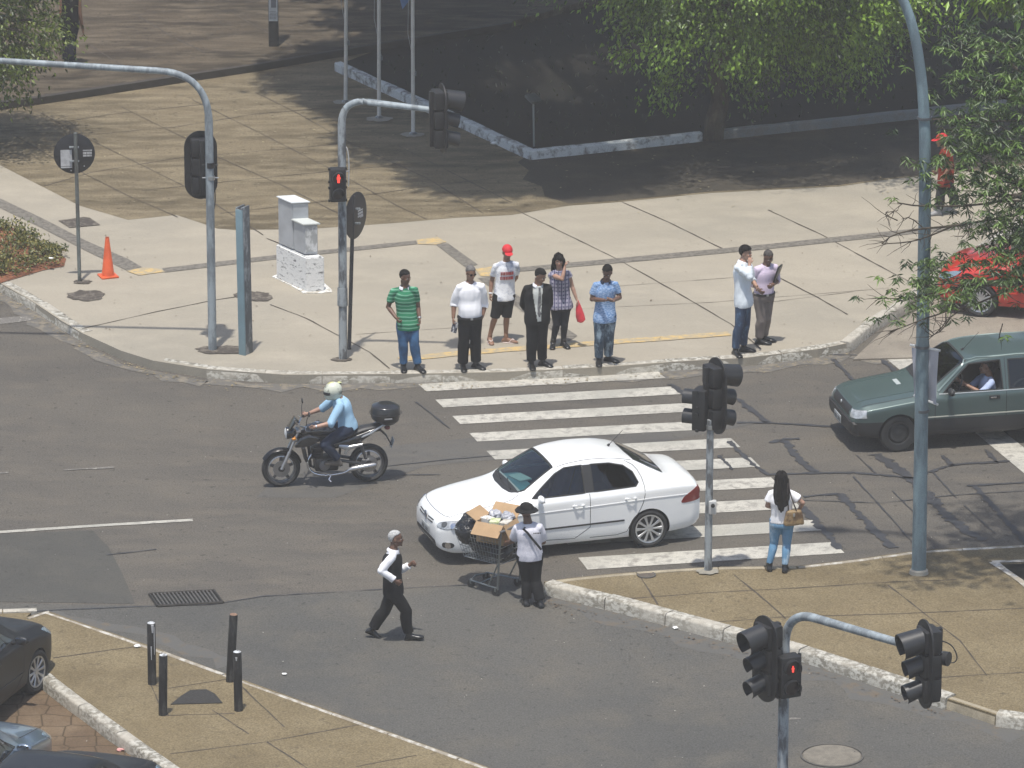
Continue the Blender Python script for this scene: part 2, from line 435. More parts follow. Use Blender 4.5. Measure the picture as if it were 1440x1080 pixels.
# lawn bed
LW1 = [(470, 88), (600, 146), (745, 213)]; LW2 = [(745, 213), (870, 200), (988, 187)]; LW3 = [(1017, 184), (1220, 163), (1420, 142)]
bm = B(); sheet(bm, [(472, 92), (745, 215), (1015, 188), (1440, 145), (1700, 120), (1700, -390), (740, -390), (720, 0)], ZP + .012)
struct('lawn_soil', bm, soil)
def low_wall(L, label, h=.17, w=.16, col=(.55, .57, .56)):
    bm = B(); pts = pxs(L, ZP + h)
    sub = []
    for a, b in zip(pts, pts[1:]):
        n = max(1, int((b - a).length / .35)); sub += [a.lerp(b, k / n) for k in range(n)]
    sub.append(pts[-1]); rings = []
    for i, p in enumerate(sub):
        d = (sub[min(len(sub) - 1, i + 1)] - sub[max(0, i - 1)]); d.z = 0; d.normalize(); nn = Vector((-d.y, d.x, 0))
        j = random.uniform(-.008, .008); dz = random.uniform(-.008, .008)
        rings.append([bm.verts.new((*(p + nn * o).xy, z)) for o, z in ((j, ZP), (j, ZP + h - .02 + dz), (.015 + j, ZP + h + dz), (w - .015, ZP + h + dz), (w, ZP + h - .02), (w, ZP))])
    for A, D in zip(rings, rings[1:]):
        for k in range(5): bm.faces.new((A[k], D[k], D[k + 1], A[k + 1]))
    bm.faces.new(rings[0]); bm.faces.new(rings[-1][::-1])
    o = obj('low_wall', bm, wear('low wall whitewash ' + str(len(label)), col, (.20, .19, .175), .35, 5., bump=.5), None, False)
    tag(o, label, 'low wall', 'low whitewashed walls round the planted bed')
low_wall(LW1, 'low white wall running back from the corner behind the flagpoles')
low_wall(LW2, 'low white wall right of the corner, lit stretch in front of the lamp')
low_wall(LW3, 'low greyed wall piece in deep tree shade right of the tree trunk', col=(.20, .21, .205))  # whitewash darkened here, tree shade put into the colour

# tactile paths and yellow squares
zt = ZP + .008
bm = B()
sheet(bm, [(-40, 262), (0, 279), (60, 307), (120, 338), (180, 364), (206, 379), (184, 383), (120, 352), (60, 321), (0, 292), (-40, 275)], zt)
sheet(bm, [(228, 377), (400, 357), (585, 338), (587, 343), (400, 363), (232, 383)], zt)
sheet(bm, [(612, 343), (630, 342), (672, 372), (655, 376)], zt)
sheet(bm, [(672, 391), (690, 389), (742, 425), (812, 472), (800, 480), (735, 438)], zt)
sheet(bm, [(728, 376), (900, 360), (1080, 343), (1280, 322), (1460, 305), (1460, 311), (1280, 329), (1080, 350), (900, 367), (728, 382)], zt)
struct('tactile_strip', bm, tactile_m)
bm = B()
sheet(bm, [(178, 381), (200, 376), (225, 378), (232, 382), (195, 387)], zt + .002)
sheet(bm, [(586, 337), (615, 333), (628, 340), (612, 344), (588, 343)], zt + .002)
sheet(bm, [(668, 378), (690, 375), (728, 376), (728, 384), (690, 388), (676, 388)], zt + .002)
pstrip(bm, [(562, 505), (640, 497), (760, 488), (900, 478), (1026, 469)], .24, zt + .002, jit=.08)
struct('yellow_tactile_strip', bm, yellow_m)

# joints between slabs
bm = B(); zj = ZP + .007
def J_(L, w=.03, z=zj): pstrip(bm, L, w, z, jit=.45, step=.2)
for L in ([(115, 462), (220, 438), (300, 422), (345, 415), (372, 411)],
          [(690, 298), (720, 292), (800, 331), (870, 365), (950, 410), (1027, 455), (1070, 490)],
          [(875, 284), (940, 312), (1015, 349), (1028, 354)],
          [(1080, 295), (1160, 332), (1230, 370), (1290, 402)],
          [(1095, 390), (1150, 418), (1192, 442)],
          [(380, 428), (430, 447), (520, 495), (548, 518)],
          [(375, 335), (400, 345), (430, 372)],
          ): J_(L, .022)
for L in ([(730, 438), (1000, 425), (1250, 405)], [(870, 402), (1100, 385)], [(500, 470), (720, 455)], [(1080, 425), (1200, 410)]): J_(L, .010)
zo = ZP + .0095
for L in ([(20, 190), (75, 222), (180, 275), (250, 305)], [(-30, 120), (60, 160), (130, 198), (260, 262), (300, 285), (370, 330)],
          [(170, 150), (262, 195), (300, 218), (400, 262), (500, 312)], [(270, 140), (362, 185), (470, 240), (560, 290), (600, 308)],
          [(360, 130), (420, 160), (500, 205), (600, 250), (680, 300)], [(560, 205), (640, 245), (720, 285)],
          [(0, 208), (120, 190), (250, 178), (360, 160), (480, 150)], [(60, 262), (130, 242), (250, 222), (370, 212), (500, 200)],
          [(200, 268), (320, 255), (470, 240), (600, 228)], [(310, 300), (440, 285), (600, 262), (700, 250)],
          [(0, 185), (160, 160), (300, 145)], [(900, 210), (1020, 262)], [(1150, 200), (1240, 250)], [(740, 262), (980, 240), (1250, 215)]):
    J_(L, .018, zo)
zu = ZP + .144
for L in ([(125, 62), (160, 85), (190, 100)], [(190, 20), (240, 50), (290, 75)], [(330, 20), (420, 70)], [(60, 30), (200, 20), (420, -5)], [(40, 85), (240, 62), (450, 30)]):
    J_(L, .03, zu)
zn = ZP + .003
for L in ([(880, 842), (1000, 833), (1100, 828), (1255, 818), (1345, 815)], [(1000, 875), (1095, 868), (1290, 862), (1440, 855)],
          [(1032, 808), (1080, 847), (1105, 870)], [(1248, 822), (1350, 901), (1388, 950)],
          [(1315, 953), (1390, 948), (1500, 942)], [(900, 810), (925, 850)]):
    J_(L, .022, zn + ZP * 0)
for L in ([(75, 925), (140, 916), (200, 908)], [(212, 962), (235, 968), (320, 955)], [(212, 962), (222, 985), (236, 1006)], [(236, 1006), (330, 1003)],
          [(240, 1060), (375, 1043), (510, 1018)], [(375, 1043), (440, 1085)], [(500, 1078), (585, 1062)], [(330, 955), (360, 985), (400, 1022)], [(298, 998), (350, 1032)]):
    J_(L, .02, zn)
struct('slab_joints', bm, joint_m)

# near right pavement and its kerbs
KR_top = [(765, 818), (800, 813), (870, 806), (1000, 797), (1120, 796), (1200, 787), (1240, 781), (1300, 773), (1440, 766), (1700, 750)]
KR_low = [(765, 820), (800, 830), (850, 841), (950, 868), (1040, 892), (1100, 906), (1180, 932), (1270, 962), (1330, 982), (1400, 1005), (1440, 1010), (1700, 1060)]
bm = B(); poly_prism(bm, pxs(KR_top + KR_low[:0:-1], ZP), -.05, ZP)
struct('pavement_right_corner', bm, tan_slab)
bm = B(); kerb(bm, KR_low[:9], ZP + .02, .2, .21, side=1, stone=1.15)
kerb(bm, KR_low[9:], ZP + .02, .2, .2, side=1)
struct('kerb_right_corner', bm, kerb_m, True)
bm = B(); kerb(bm, KR_top[:5], ZP + .01, .17, .10, side=-1, stone=1.3)
struct('kerb_right_corner_worn', bm, mat('bare kerb stone', (.36, .31, .22), .9, var=.3, vscale=4, fine=.2), True)
bm = B(); kerb(bm, KR_top[4:], ZP + .01, .17, .09, side=-1, stone=1.3); 
struct('kerb_right_corner_painted', bm, kerb_thin, True)
bm = B(); kerb(bm, KR_low[8:10], ZP, .17, .12, side=1, iters=0); struct('kerb_ramp_stones', bm, mat('bare kerb stone'.strip(), (.36, .31, .22)), True)
# painted tree pit edge at the right
bm = B(); pstrip(bm, [(1395, 790), (1470, 787)], .10, ZP + .012, jit=.2); pstrip(bm, [(1397, 790), (1425, 810), (1450, 828)], .12, ZP + .014, jit=.2)
struct('tree_pit_edging', bm, kerb_thin)
bm = B(); sheet(bm, [(1405, 794), (1470, 791), (1490, 840), (1452, 828)], ZP + .006); struct('tree_pit_soil', bm, soil)
# dirt along the side street kerb
bm = B()
gutter([(770, 838), (850, 858), (950, 884), (1040, 908), (1180, 950), (1330, 1000), (1440, 1030)], .55, 4, .0058)
gutter([(70, 875), (205, 905), (325, 948)], .35, -14, .0058)
struct('gutter_dirt', bm, wear('gutter dirt', (.125, .105, .08), (.10, .098, .09), .8, 4., bump=.3))
# near left island
IL_top = [(-200, 858), (0, 857), (50, 855), (36, 868), (68, 859), (205, 906), (325, 950), (480, 1005), (690, 1080), (900, 1160)]
bm = B(); poly_prism(bm, pxs([(-120, 905), (30, 870), (66, 859), (205, 906), (325, 950), (480, 1005), (690, 1080), (900, 1160), (400, 1200), (235, 1082), (150, 1022), (100, 985), (58, 952), (-60, 870)], ZP), -.05, ZP)
struct('pavement_left_island', bm, tan_slab)
bm = B(); poly_prism(bm, pxs([(-200, 862), (0, 857), (50, 855), (36, 868), (-120, 905)], ZP), -.05, ZP - .008)
struct('pavement_island_tip', bm, tan_slab)
bm = B(); kerb(bm, [(66, 859), (205, 906), (325, 950), (480, 1005), (690, 1080), (900, 1160)], ZP + .004, .1, .085, side=-1, stone=1.2, iters=1)
kerb(bm, [(36, 869), (66, 859)], ZP + .004, .1, .07, side=-1, iters=0)
struct('kerb_island_edge', bm, kerb_thin, True)
bm = B(); kerb(bm, [(-200, 858), (0, 856), (52, 854)], ZP + .02, .17, .14, side=-1, iters=0)
kerb(bm, [(420, 1212), (235, 1082), (150, 1022), (100, 985), (55, 950)], ZP + .02, .2, .17, side=-1, stone=1.1)
struct('kerb_parking', bm, kerb_m, True)
bm = B(); sheet(bm, [(-200, 880), (-60, 872), (58, 962), (150, 1040), (235, 1096), (420, 1230), (-200, 1400)], .008)
struct('parking_bay', bm, hexpave)

# markings
bm = B()
lx = [588, 612, 636, 660, 684, 710, 735, 760, 786, 813, 841]; ly = [540, 562, 585, 609, 634, 660, 688, 718, 750, 784, 820]
rx = [925, 952, 978, 1003, 1028, 1056, 1084, 1113, 1143, 1173, 1204]; ry = [521, 543, 566, 591, 616, 643, 671, 700, 731, 762, 795]
for i in range(10):
    k = .47
    l0, r0 = (lx[i], ly[i]), (rx[i], ry[i]); l1 = (lx[i] + k * (lx[i + 1] - lx[i]), ly[i] + k * (ly[i + 1] - ly[i])); r1 = (rx[i] + k * (rx[i + 1] - rx[i]), ry[i] + k * (ry[i + 1] - ry[i]))
    if i == 0: r1 = (r1[0] - 2, r1[1])
    sheet(bm, [l0, r0, r1, l1], .008)
struct('crosswalk_stripes', bm, white_paint)
bm = B(); sheet(bm, [(1240, 499), (1272, 497), (1460, 645), (1460, 682)], .008)
pstrip(bm, [(-80, 753), (0, 748), (135, 739), (271, 731)], .11, .009, jit=.04)
struct('lane_line', bm, white_paint)
bm = B(); pstrip(bm, [(90, 661), (160, 657)], .07, .009, jit=.3); pstrip(bm, [(-30, 667), (12, 664)], .07, .009, jit=.3)
sheet(bm, [(0, 447), (38, 444), (45, 450), (10, 455), (-20, 456)], .008)
pstrip(bm, [(1107, 1011), (1126, 1010)], .06, .009, jit=.4)
struct('faded_markings', bm, white_worn)
bm = B()
for L, w in (([(1025, 620), (1045, 640), (1062, 655), (1080, 667), (1105, 666), (1200, 664), (1245, 668), (1285, 672), (1305, 664), (1340, 653), (1420, 648)], .085),
             ([(1082, 622), (1104, 617), (1124, 616)], .10), ([(1103, 619), (1118, 640), (1135, 655), (1150, 664)], .15), ([(1232, 638), (1262, 660), (1285, 675), (1310, 700), (1330, 724), (1358, 745), (1382, 760)], .20),
             ([(1130, 698), (1180, 694)], .09), ([(1180, 694), (1200, 715), (1233, 748), (1256, 770)], .15), ([(1128, 712), (1150, 736), (1168, 756), (1182, 772)], .13),
             ([(1036, 594), (1080, 594), (1130, 597), (1192, 601)], .08), ([(1036, 560), (1058, 577), (1080, 594)], .11), ([(942, 540), (958, 550), (972, 562)], .13),
             ([(1360, 683), (1440, 678), (1500, 676)], .08), ([(1370, 683), (1400, 715), (1440, 760), (1460, 780)], .10), ([(1325, 640), (1340, 655)], .08), ([(1385, 632), (1402, 650)], .10),
             ([(1172, 505), (1186, 520), (1202, 536)], .08), ([(1238, 505), (1258, 520), (1270, 532)], .10), ([(1165, 498), (1240, 500)], .06), ([(585, 565), (605, 580), (632, 602)], .03),
             ([(1010, 640), (1030, 660)], .07)):
    pstrip(bm, L, w * .85, .012, jit=.42, step=.07)
for L in ([(1205, 640), (1232, 666)], [(1200, 670), (1250, 725), (1290, 770)], [(1312, 664), (1345, 700)], [(1255, 690), (1285, 720)], [(1230, 545), (1260, 570)], [(1355, 710), (1400, 750)],
          [(0, 862), (90, 857), (190, 853), (300, 850), (370, 838), (545, 828), (660, 822)], [(1130, 703), (1240, 707), (1340, 696), (1440, 690)], [(150, 780), (220, 772)], [(545, 655), (640, 645), (700, 640)], [(440, 668), (620, 667)]):
    pstrip(bm, L, .022, .0115, jit=.5, step=.15)
struct('sealed_cracks', bm, crack_m)
# cement patches and covers
bm = B()
def blob(px, py, rx_, ry_, z, seed, n=22):
    r = random.Random(seed); c = P(px, py, z); s = scl(c)
    pts = []
    for k in range(n):
        a = 2 * math.pi * k / n; q = 1 + r.uniform(-.16, .16)
        pts.append((c.x + rx_ / s * q * math.cos(a), c.y + ry_ / (s * .3) * q * math.sin(a)))
    poly_prism(bm, pts, None, z)
sheet(bm, [(82, 310), (118, 305), (126, 306), (141, 316), (98, 320)], zt + .004)
blob(122, 415, 26, 8, zt + .004, 3); blob(350, 415, 23, 6, zt + .004, 4)
blob(312, 492, 36, 6, zt + .004, 5); blob(480, 505, 14, 3, zt + .004, 6); blob(116, 396, 13, 3.5, zt + .004, 8); blob(363, 417, 20, 7, zt + .006, 9)
struct('cement_patch', bm, patch_m)
bm = B(); blob(533, 167, 20, 4, ZP + .02, 11); blob(580, 189, 17, 4, ZP + .02, 12); blob(485, 143, 18, 4, ZP + .02, 13); blob(995, 803, 16, 4, ZP + .02, 14)
struct('cement_collars', bm, mat('pale cement', (.3, .28, .23), .9, var=.3, fine=.15))
# round manhole in side street
def disc_cover(name, px, py, r, z, m, label, ring=None):
    c = P(px, py, z); bm = B(); lathe(bm, [(.001, .016), (r * .3, .016), (r * .96, .014), (r, .0)], c, (0, 0, 1), 40, Vector((1, 0, 0)), cap=False)
    for f in bm.faces: f.normal_flip() if f.normal.z < 0 else None
    bmesh.ops.recalc_face_normals(bm, faces=bm.faces)
    o = thing(name, c, label, 'manhole cover'); m0 = obj('lid', bm, m, o); m0.matrix_parent_inverse = Matrix.Translation(-c)
    bm = B(); tube(bm, [c + Vector((math.cos(a) * r * 1.05, math.sin(a) * r * 1.05, .008)) for a in [2 * math.pi * k / 40 for k in range(40)]], .014, Vector((0, 0, 1)), 6, closed=True)
    m1 = obj('rim', bm, mat('rim cement', (.09, .085, .075), .9), o); m1.matrix_parent_inverse = Matrix.Translation(-c)
disc_cover('manhole_cover', 1170, 1063, .39, .006, mat('manhole cement', (.19, .17, .135), .85, var=.3, vscale=8, fine=.15), 'round cement manhole cover in the side street at the bottom right')
disc_cover('manhole_cover', 909, 809, .12, ZP + .002, mat('small iron lid', (.11, .09, .07), .8, var=.3, vscale=15), 'small rusty round lid on the tan pavement left of the short signal pole')
# half-moon lid in its frame among the bollards
bm = B(); poly_prism(bm, pxs([(240, 990), (255, 978), (268, 970), (290, 969), (302, 975), (313, 988)], ZP + .012), ZP, ZP + .012)
tag(obj('utility_cover', bm, mat('dark steel lid', (.045, .042, .038), .75, .3, var=.3, vscale=25, bump=.6, bscale=60), None, False), 'dark half-moon steel lid between the four bollards', 'manhole cover')
# storm drain grate
c0 = P(210, 836, .01); ex = (P(301, 831, .01) - c0); ey = (P(222, 853, .01) - c0)
g = thing('drain_grate', c0, 'rectangular iron storm drain grate in the asphalt beside the left island', 'drain')
bm = B()
def q_(u, v, z=.0): return ex * u + ey * v + Vector((0, 0, z))
for a, b in (((0, 0), (1, 0)), ((1, 0), (1, 1)), ((1, 1), (0, 1)), ((0, 1), (0, 0))): tube(bm, [q_(*a, .008), q_(*b, .008)], .02, n=6)
obj('frame', bm, iron, g)
bm = B()
for k in range(1, 17): tube(bm, [q_(k / 17, .03, .012), q_(k / 17, .97, .012)], .013, n=6)
obj('bars', bm, mat('worn grate iron', (.16, .15, .135), .6, .5, var=.3, vscale=30), g)
bm = B(); vs_ = [bm.verts.new(q_(*a, -.003)) for a in ((0, 0), (1, 0), (1, 1), (0, 1))]; bm.faces.new(vs_[::-1]); bmesh.ops.recalc_face_normals(bm, faces=bm.faces)
obj('sump', bm, mat('drain darkness', (.012, .012, .012), .9), g, False)

# litter and fallen leaves: nobody could count them
def scatter(name, n, region, zf, size, m, seed, lift=.004):
    r = random.Random(seed); bm = B()
    for _ in range(n):
        px, py = region(r); z = zf(px, py); c = P(px, py, z + lift); a = r.uniform(0, 6.28); s = size * r.uniform(.4, 1.3); w = s * r.uniform(.3, .8)
        u = Vector((math.cos(a), math.sin(a), r.uniform(0, .3))) * s; v = Vector((-math.sin(a), math.cos(a), 0)) * w
        vv = [bm.verts.new(c + u * i + v * j + Vector((0, 0, .006 * (i * j + 1)))) for i, j in ((-1, 0), (0, -1), (1, 0), (0, 1))]
        bm.faces.new(vv)
    tag(obj(name, bm, m, None, False), kind='stuff')
def plaza_region(r):
    x = r.uniform(0, 1250); y = r.uniform(100, 300)
    while y > 130 + x * .18 + 120 or (x > 480 and y < (x - 470) * .45 + 100 and x < 1000 and y < 215): x = r.uniform(0, 1250); y = r.uniform(100, 300)
    return x, y
scatter('fallen_leaves', 420, plaza_region, lambda x, y: ZP + .01, .028, mat('dry leaf', (.34, .29, .17), .8, var=.5, vscale=1.), 1)
scatter('dark_leaf_litter', 260, lambda r: (r.uniform(0, 1440), r.uniform(330, 500)), lambda x, y: ZP + .008, .02, mat('brown leaf', (.11, .08, .05), .9), 2)
def kreg(r):
    L = KF; i = r.randrange(len(L) - 1); t = r.random(); return (L[i][0] + t * (L[i + 1][0] - L[i][0]) + r.gauss(0, 3), L[i][1] + t * (L[i + 1][1] - L[i][1]) + 15 + abs(r.gauss(0, 4)))
scatter('kerb_leaf_litter', 500, kreg, lambda x, y: .01, .022, mat('straw litter', (.30, .24, .13), .9, var=.5, vscale=1.5), 3)
def kreg2(r):
    L = KR_low[:9]; i = r.randrange(len(L) - 1); t = r.random(); return (L[i][0] + t * (L[i + 1][0] - L[i][0]) - 2, L[i][1] + t * (L[i + 1][1] - L[i][1]) + 22 + abs(r.gauss(0, 4)))
scatter('side_kerb_litter', 170, kreg2, lambda x, y: .014, .022, mat('brown leaf', (.1, .08, .05)), 4)
scatter('road_grit', 520, lambda r: (r.uniform(0, 1440), r.uniform(560, 1080)), lambda x, y: .012, .016, mat('dark grit', (.05, .045, .04), .9), 5)
scatter('pale_grit', 200, lambda r: (r.uniform(0, 1440), r.uniform(560, 1080)), lambda x, y: .012, .013, mat('pale grit', (.45, .42, .36), .9), 6)
def scrap(px, py, z, s, col, label, name='paper_scrap'):
    c = P(px, py, z); bm = B(); ell(bm, c + Vector((0, 0, s * .35)), (s, s * .8, s * .35), sub=2)
    r = random.Random(px)
    for v in bm.verts: v.co += Vector((r.uniform(-1, 1), r.uniform(-1, 1), r.uniform(-.3, .6))) * s * .25
    tag(obj(name, bm, mat('litter ' + col[1], col[0], .7), None, False), label, 'litter')
W_ = ((.75, .75, .72), 'white')
scrap(696, 203, ZP + .01, .07, W_, 'crumpled white paper beside the low wall left of its corner')
scrap(193, 910, ZP, .05, W_, 'crumpled white paper on the tan island near the left bollard')
scrap(169, 1056, .01, .05, ((.6, .3, .28), 'red'), 'crushed red and white can at the foot of the parking kerb', 'crushed_can')
scrap(797, 840, .01, .04, W_, 'white scrap in the gutter right of the man with the cart')
scrap(950, 884, .01, .045, W_, 'white scrap in the gutter halfway along the right-hand kerb')
scrap(400, 949, .01, .035, W_, 'flattened white scrap in the side street near the island edge')
scrap(72, 364, ZP + .2, .04, W_, 'white scrap lying on the green groundcover')
scrap(477, 539, .01, .035, ((.6, .62, .3), 'yellow green'), 'yellow-green scrap in the gutter below the traffic signal pole')
# ================================================================== STREET FURNITURE
def V(px, py, y):
    """the point on the vertical plane at depth y seen at that pixel"""
    d = RF * FPX + RX * (px - 720) - RU * (py - 540)
    return CAMP + d * ((y - CAMP.y) / d.y)
def L2(o, v): return Vector(v) - Vector(o)
galv = wear('galvanised steel', (.32, .365, .385), (.19, .215, .23), .5, 5., .5, .06, (1, 1, .3), 0.)
galv2 = wear('galvanised steel stained', (.33, .36, .37), (.12, .125, .13), .45, 7., .5, .06, (1, 1, .35), 0.)
sig_black = mat('signal housing black', (.018, .018, .019), .55, var=.3, vscale=6)
visor_m = mat('visor black', (.022, .023, .025), .42)
steel = mat('bright steel', (.45, .46, .46), .4, .8)
lens_off = mat('unlit lens', (.03, .02, .018), .25)
lens_red = mat('lit red lens', (.8, .03, .02), .4, emis=(1, .06, .04), estr=1.6)

def orient(phi):   # local -Y looks along the facing direction
    return Matrix.Rotation(phi, 4, 'Z')
def vehicle_head(root, c, phi, z_tilt=0., name='signal_head', top_big=True):
    """c is relative to root; faces (sin phi, -cos phi)"""
    M = Matrix.Translation(c) @ orient(phi)
    bm = B()
    # stadium shaped backing board with rounded ends
    w, h = .265, .30; n = 14; pts = []
    for k in range(n + 1): a = math.pi * k / n; pts.append((w * math.cos(a), h + w * math.sin(a)))
    for k in range(n + 1): a = math.pi + math.pi * k / n; pts.append((w * math.cos(a), -h + w * math.sin(a)))
    f0 = [bm.verts.new((x, .02, z)) for x, z in pts]; f1 = [bm.verts.new((x, .045, z)) for x, z in pts]
    bm.faces.new(f0); bm.faces.new(f1[::-1])
    for k in range(len(pts)): bm.faces.new((f0[k], f1[k], f1[(k + 1) % len(pts)], f0[(k + 1) % len(pts)]))
    bmesh.ops.recalc_face_normals(bm, faces=bm.faces); hd = obj(name, bm, sig_black, root); hd.matrix_local = M
    bm = B()
    for z in (.31, 0, -.31): box(bm, (0, .08, z), (.33, .22, .295), bev=.03)
    box(bm, (0, .215, 0), (.08, .06, .9), bev=.01)
    obj('housing', bm, sig_black, hd)
    for i, z in enumerate((.31, 0, -.31)):
        r = .155 if (i == 0 and top_big) else .112; l = .30 if (i == 0 and top_big) else .22
        bm = B(); n = 22; rings = []
        for (rr, yy) in ((r, -.03), (r * 1.04, -.03 - l), (r * .97, -.03 - l), (r * .93, -.03)):
            rings.append([bm.verts.new((rr * math.sin(t), yy + (.25 * l * (1 - math.cos(t)) / 2 if yy < -.05 else 0), z + rr * math.cos(t) - (.06 if yy < -.05 else 0))) for t in [R(-150) + R(300) * k / n for k in range(n + 1)]])
        for A, D in zip(rings, rings[1:] + rings[:1]):
            for k in range(n): bm.faces.new((A[k], A[k + 1], D[k + 1], D[k]))
        bmesh.ops.recalc_face_normals(bm, faces=bm.faces)
        obj('visor', bm, visor_m, hd)
        bm = B(); lathe(bm, [(.001, -.035), (r * .6, -.028), (r * .9, -.01)], (0, -.01, z), (0, 1, 0), 20, cap=False); obj('lens', bm, lens_off, hd)
    return hd
def walker_head(root, c, phi, lit=1., deep=.12, w=.28, h=.54):
    M = Matrix.Translation(c) @ orient(phi)
    bm = B(); box(bm, (0, .03, 0), (w, .2, h), bev=.025)
    for z in (-h * .48, -.05, .05, h * .48): box(bm, (-w / 2 - .01, .02, z), (.03, .04, .035)); box(bm, (w / 2 + .01, .02, z), (.03, .04, .035))
    hd = obj('pedestrian_signal', bm, sig_black, root); hd.matrix_local = M
    for i, z in enumerate((h * .24, -h * .25)):
        bm = B(); n = 16; r = w * .40; rings = []
        for rr, yy in ((r, -.07), (r * 1.03, -.07 - deep), (r * .95, -.07 - deep), (r * .92, -.07)):
            rings.append([bm.verts.new((rr * math.sin(t), yy, z + rr * math.cos(t))) for t in [R(-120) + R(240) * k / n for k in range(n + 1)]])
        for A, D in zip(rings, rings[1:] + rings[:1]):
            for k in range(n): bm.faces.new((A[k], A[k + 1], D[k + 1], D[k]))
        bmesh.ops.recalc_face_normals(bm, faces=bm.faces); obj('visor', bm, visor_m, hd)
        bm = B(); lathe(bm, [(.001, -.085), (r * .6, -.08), (r * .86, -.07)], (0, 0, z), (0, 1, 0), 18, cap=False); obj('lens', bm, lens_off, hd)
        if lit and i == 0:   # the little standing man
            q = lit; bm = B(); ell(bm, (0, -.10, z + .050 * q), (.016 * q, .008, .018 * q), sub=2); ell(bm, (0, -.10, z + .005 * q), (.030 * q, .008, .035 * q), sub=2); box(bm, (0, -.10, z - .045 * q), (.034 * q, .01, .05 * q)); obj('lit_figure', bm, lens_red, hd)
    return hd
def arc(p0, corner, p1, r, n=9):
    """rounded corner path p0 -> corner -> p1"""
    p0, corner, p1 = Vector(p0), Vector(corner), Vector(p1)
    a = corner + (p0 - corner).normalized() * r; b = corner + (p1 - corner).normalized() * r
    out = [p0]
    for k in range(n + 1):
        t = k / n; out.append(a.lerp(corner, t).lerp(corner.lerp(b, t), t))
    out.append(p1); return out
def bracket(root, c, r, name='clamp', z2=.06, m=None):
    bm = B(); lathe(bm, [(r, -z2 / 2), (r + .012, -z2 / 2), (r + .012, z2 / 2), (r, z2 / 2)], c, (0, 0, 1), 20, Vector((1, 0, 0)), cap=False)
    for s in (-1, 1): cyl(bm, Vector(c) + Vector((s * (r + .0), 0, 0)), Vector(c) + Vector((s * (r + .07), 0, .0)), .011, 8)
    bmesh.ops.recalc_face_normals(bm, faces=bm.faces)
    obj(name, bm, m or steel, root)

# --- A: tall cantilever pole on the left, arm leaving the frame
b = P(299, 492, ZP); top = V(292.5, 104, b.y); end = V(-180, 74, b.y + .35)
t = thing('traffic_light', b, 'tall grey cantilever traffic light at left whose long arm leaves the frame, seen from behind', 'traffic light')
path = arc((0, 0, 0), L2(b, top), L2(b, end), .78, 12)
bm = B(); tube(bm, path[:7], [.068, .066, .06, .058, .057, .056, .055], n=16); obj('pole', bm, galv, t)
bm = B(); tube(bm, path[6:], [.055] * 7 + [.045], n=16, cap=True); obj('arm', bm, galv, t)
c = L2(b, V(282, 231, b.y + .28)); vehicle_head(t, c, R(190))
bracket(t, L2(b, V(295.5, 232, b.y)), .06, m=sig_black, z2=.09); bracket(t, L2(b, V(296, 250, b.y)), .06)
bm = B(); q = [L2(b, V(300 + dx, yy, b.y + .1)) for dx, yy in ((2, 266), (3, 280), (1.5, 293), (-1, 297))]; tube(bm, smooth_line(q), .009, n=6); obj('cable', bm, visor_m, t)

# --- B: smaller cantilever pole behind the crossing
b = P(482.5, 505, ZP); top = V(480.5, 139, b.y); end = V(604, 154, b.y - .1)
t = thing('traffic_light', b, 'grey cantilever traffic light with lit red walker signal, left of the waiting people', 'traffic light')
path = arc((0, 0, 0), L2(b, top), L2(b, end), .42, 10)
bm = B(); tube(bm, path[:6], [.068, .066, .062, .06, .058, .056], n=16); obj('pole', bm, galv2, t)
bm = B(); tube(bm, path[5:], [.056] * 6 + [.045], n=16); obj('arm', bm, galv, t)
walker_head(t, L2(b, V(475, 260, b.y - .16)), R(10), deep=.08, w=.25)
vehicle_head(t, L2(b, V(625, 166, b.y - .1)), R(104))
bm = B(); e = L2(b, end); tube(bm, [e, L2(b, V(618, 160, b.y))], .03, n=10); tube(bm, [e + Vector((0, 0, .05)), L2(b, V(622, 128, b.y)), L2(b, V(632, 129, b.y))], .012, n=6); obj('hanger', bm, steel, t)
bm = B(); tube(bm, smooth_line([L2(b, V(x, y, b.y)) for x, y in ((483, 205), (488, 207), (491, 225), (490, 262))]), .011, n=6); obj('cable', bm, mat('pale cable', (.5, .5, .48), .5), t)
bracket(t, L2(b, V(480, 241, b.y)), .06)
bm = B(); lathe(bm, [(.075, 0), (.085, .0), (.08, .3), (.07, .3)], (0, 0, .9), (0, 0, 1), 16, cap=False); obj('sleeve', bm, galv2, t)

# --- C: near cantilever with two vehicle heads
b = P(1099, 1190, 0); top = V(1104, 857, b.y); end = V(1326, 922, b.y - 2.0)
t = thing('traffic_light', b, 'nearest cantilever traffic light at bottom right with two black signals and a sloping arm', 'traffic light')
path = arc((0, 0, 0), L2(b, top), L2(b, end), .52, 12)
bm = B(); tube(bm, path[:7], [.07, .066, .062, .06, .058, .057, .056], n=18); obj('pole', bm, galv2, t)
bm = B(); tube(bm, path[6:], [.056] * 7 + [.048], n=18); obj('arm', bm, galv, t)
vehicle_head(t, L2(b, V(1073, 927, b.y - .12)), R(-58))
walker_head(t, L2(b, V(1110, 951, b.y - .2)), R(24), lit=.6, deep=.06)
ya = b.y - 1.85
vehicle_head(t, L2(b, V(1297, 934, ya - .12)), R(-72))
bm = B(); lathe(bm, [(.001, -.05), (.085, -.05), (.09, .04), (.001, .05)], L2(b, V(1330, 926, b.y - 2.0)), (1, -.6, 0), 18); tube(bm, [L2(b, V(1318, 924, b.y - 2.05)), L2(b, V(1306, 927, ya))], .03, n=8); obj('end_cap', bm, visor_m, t)
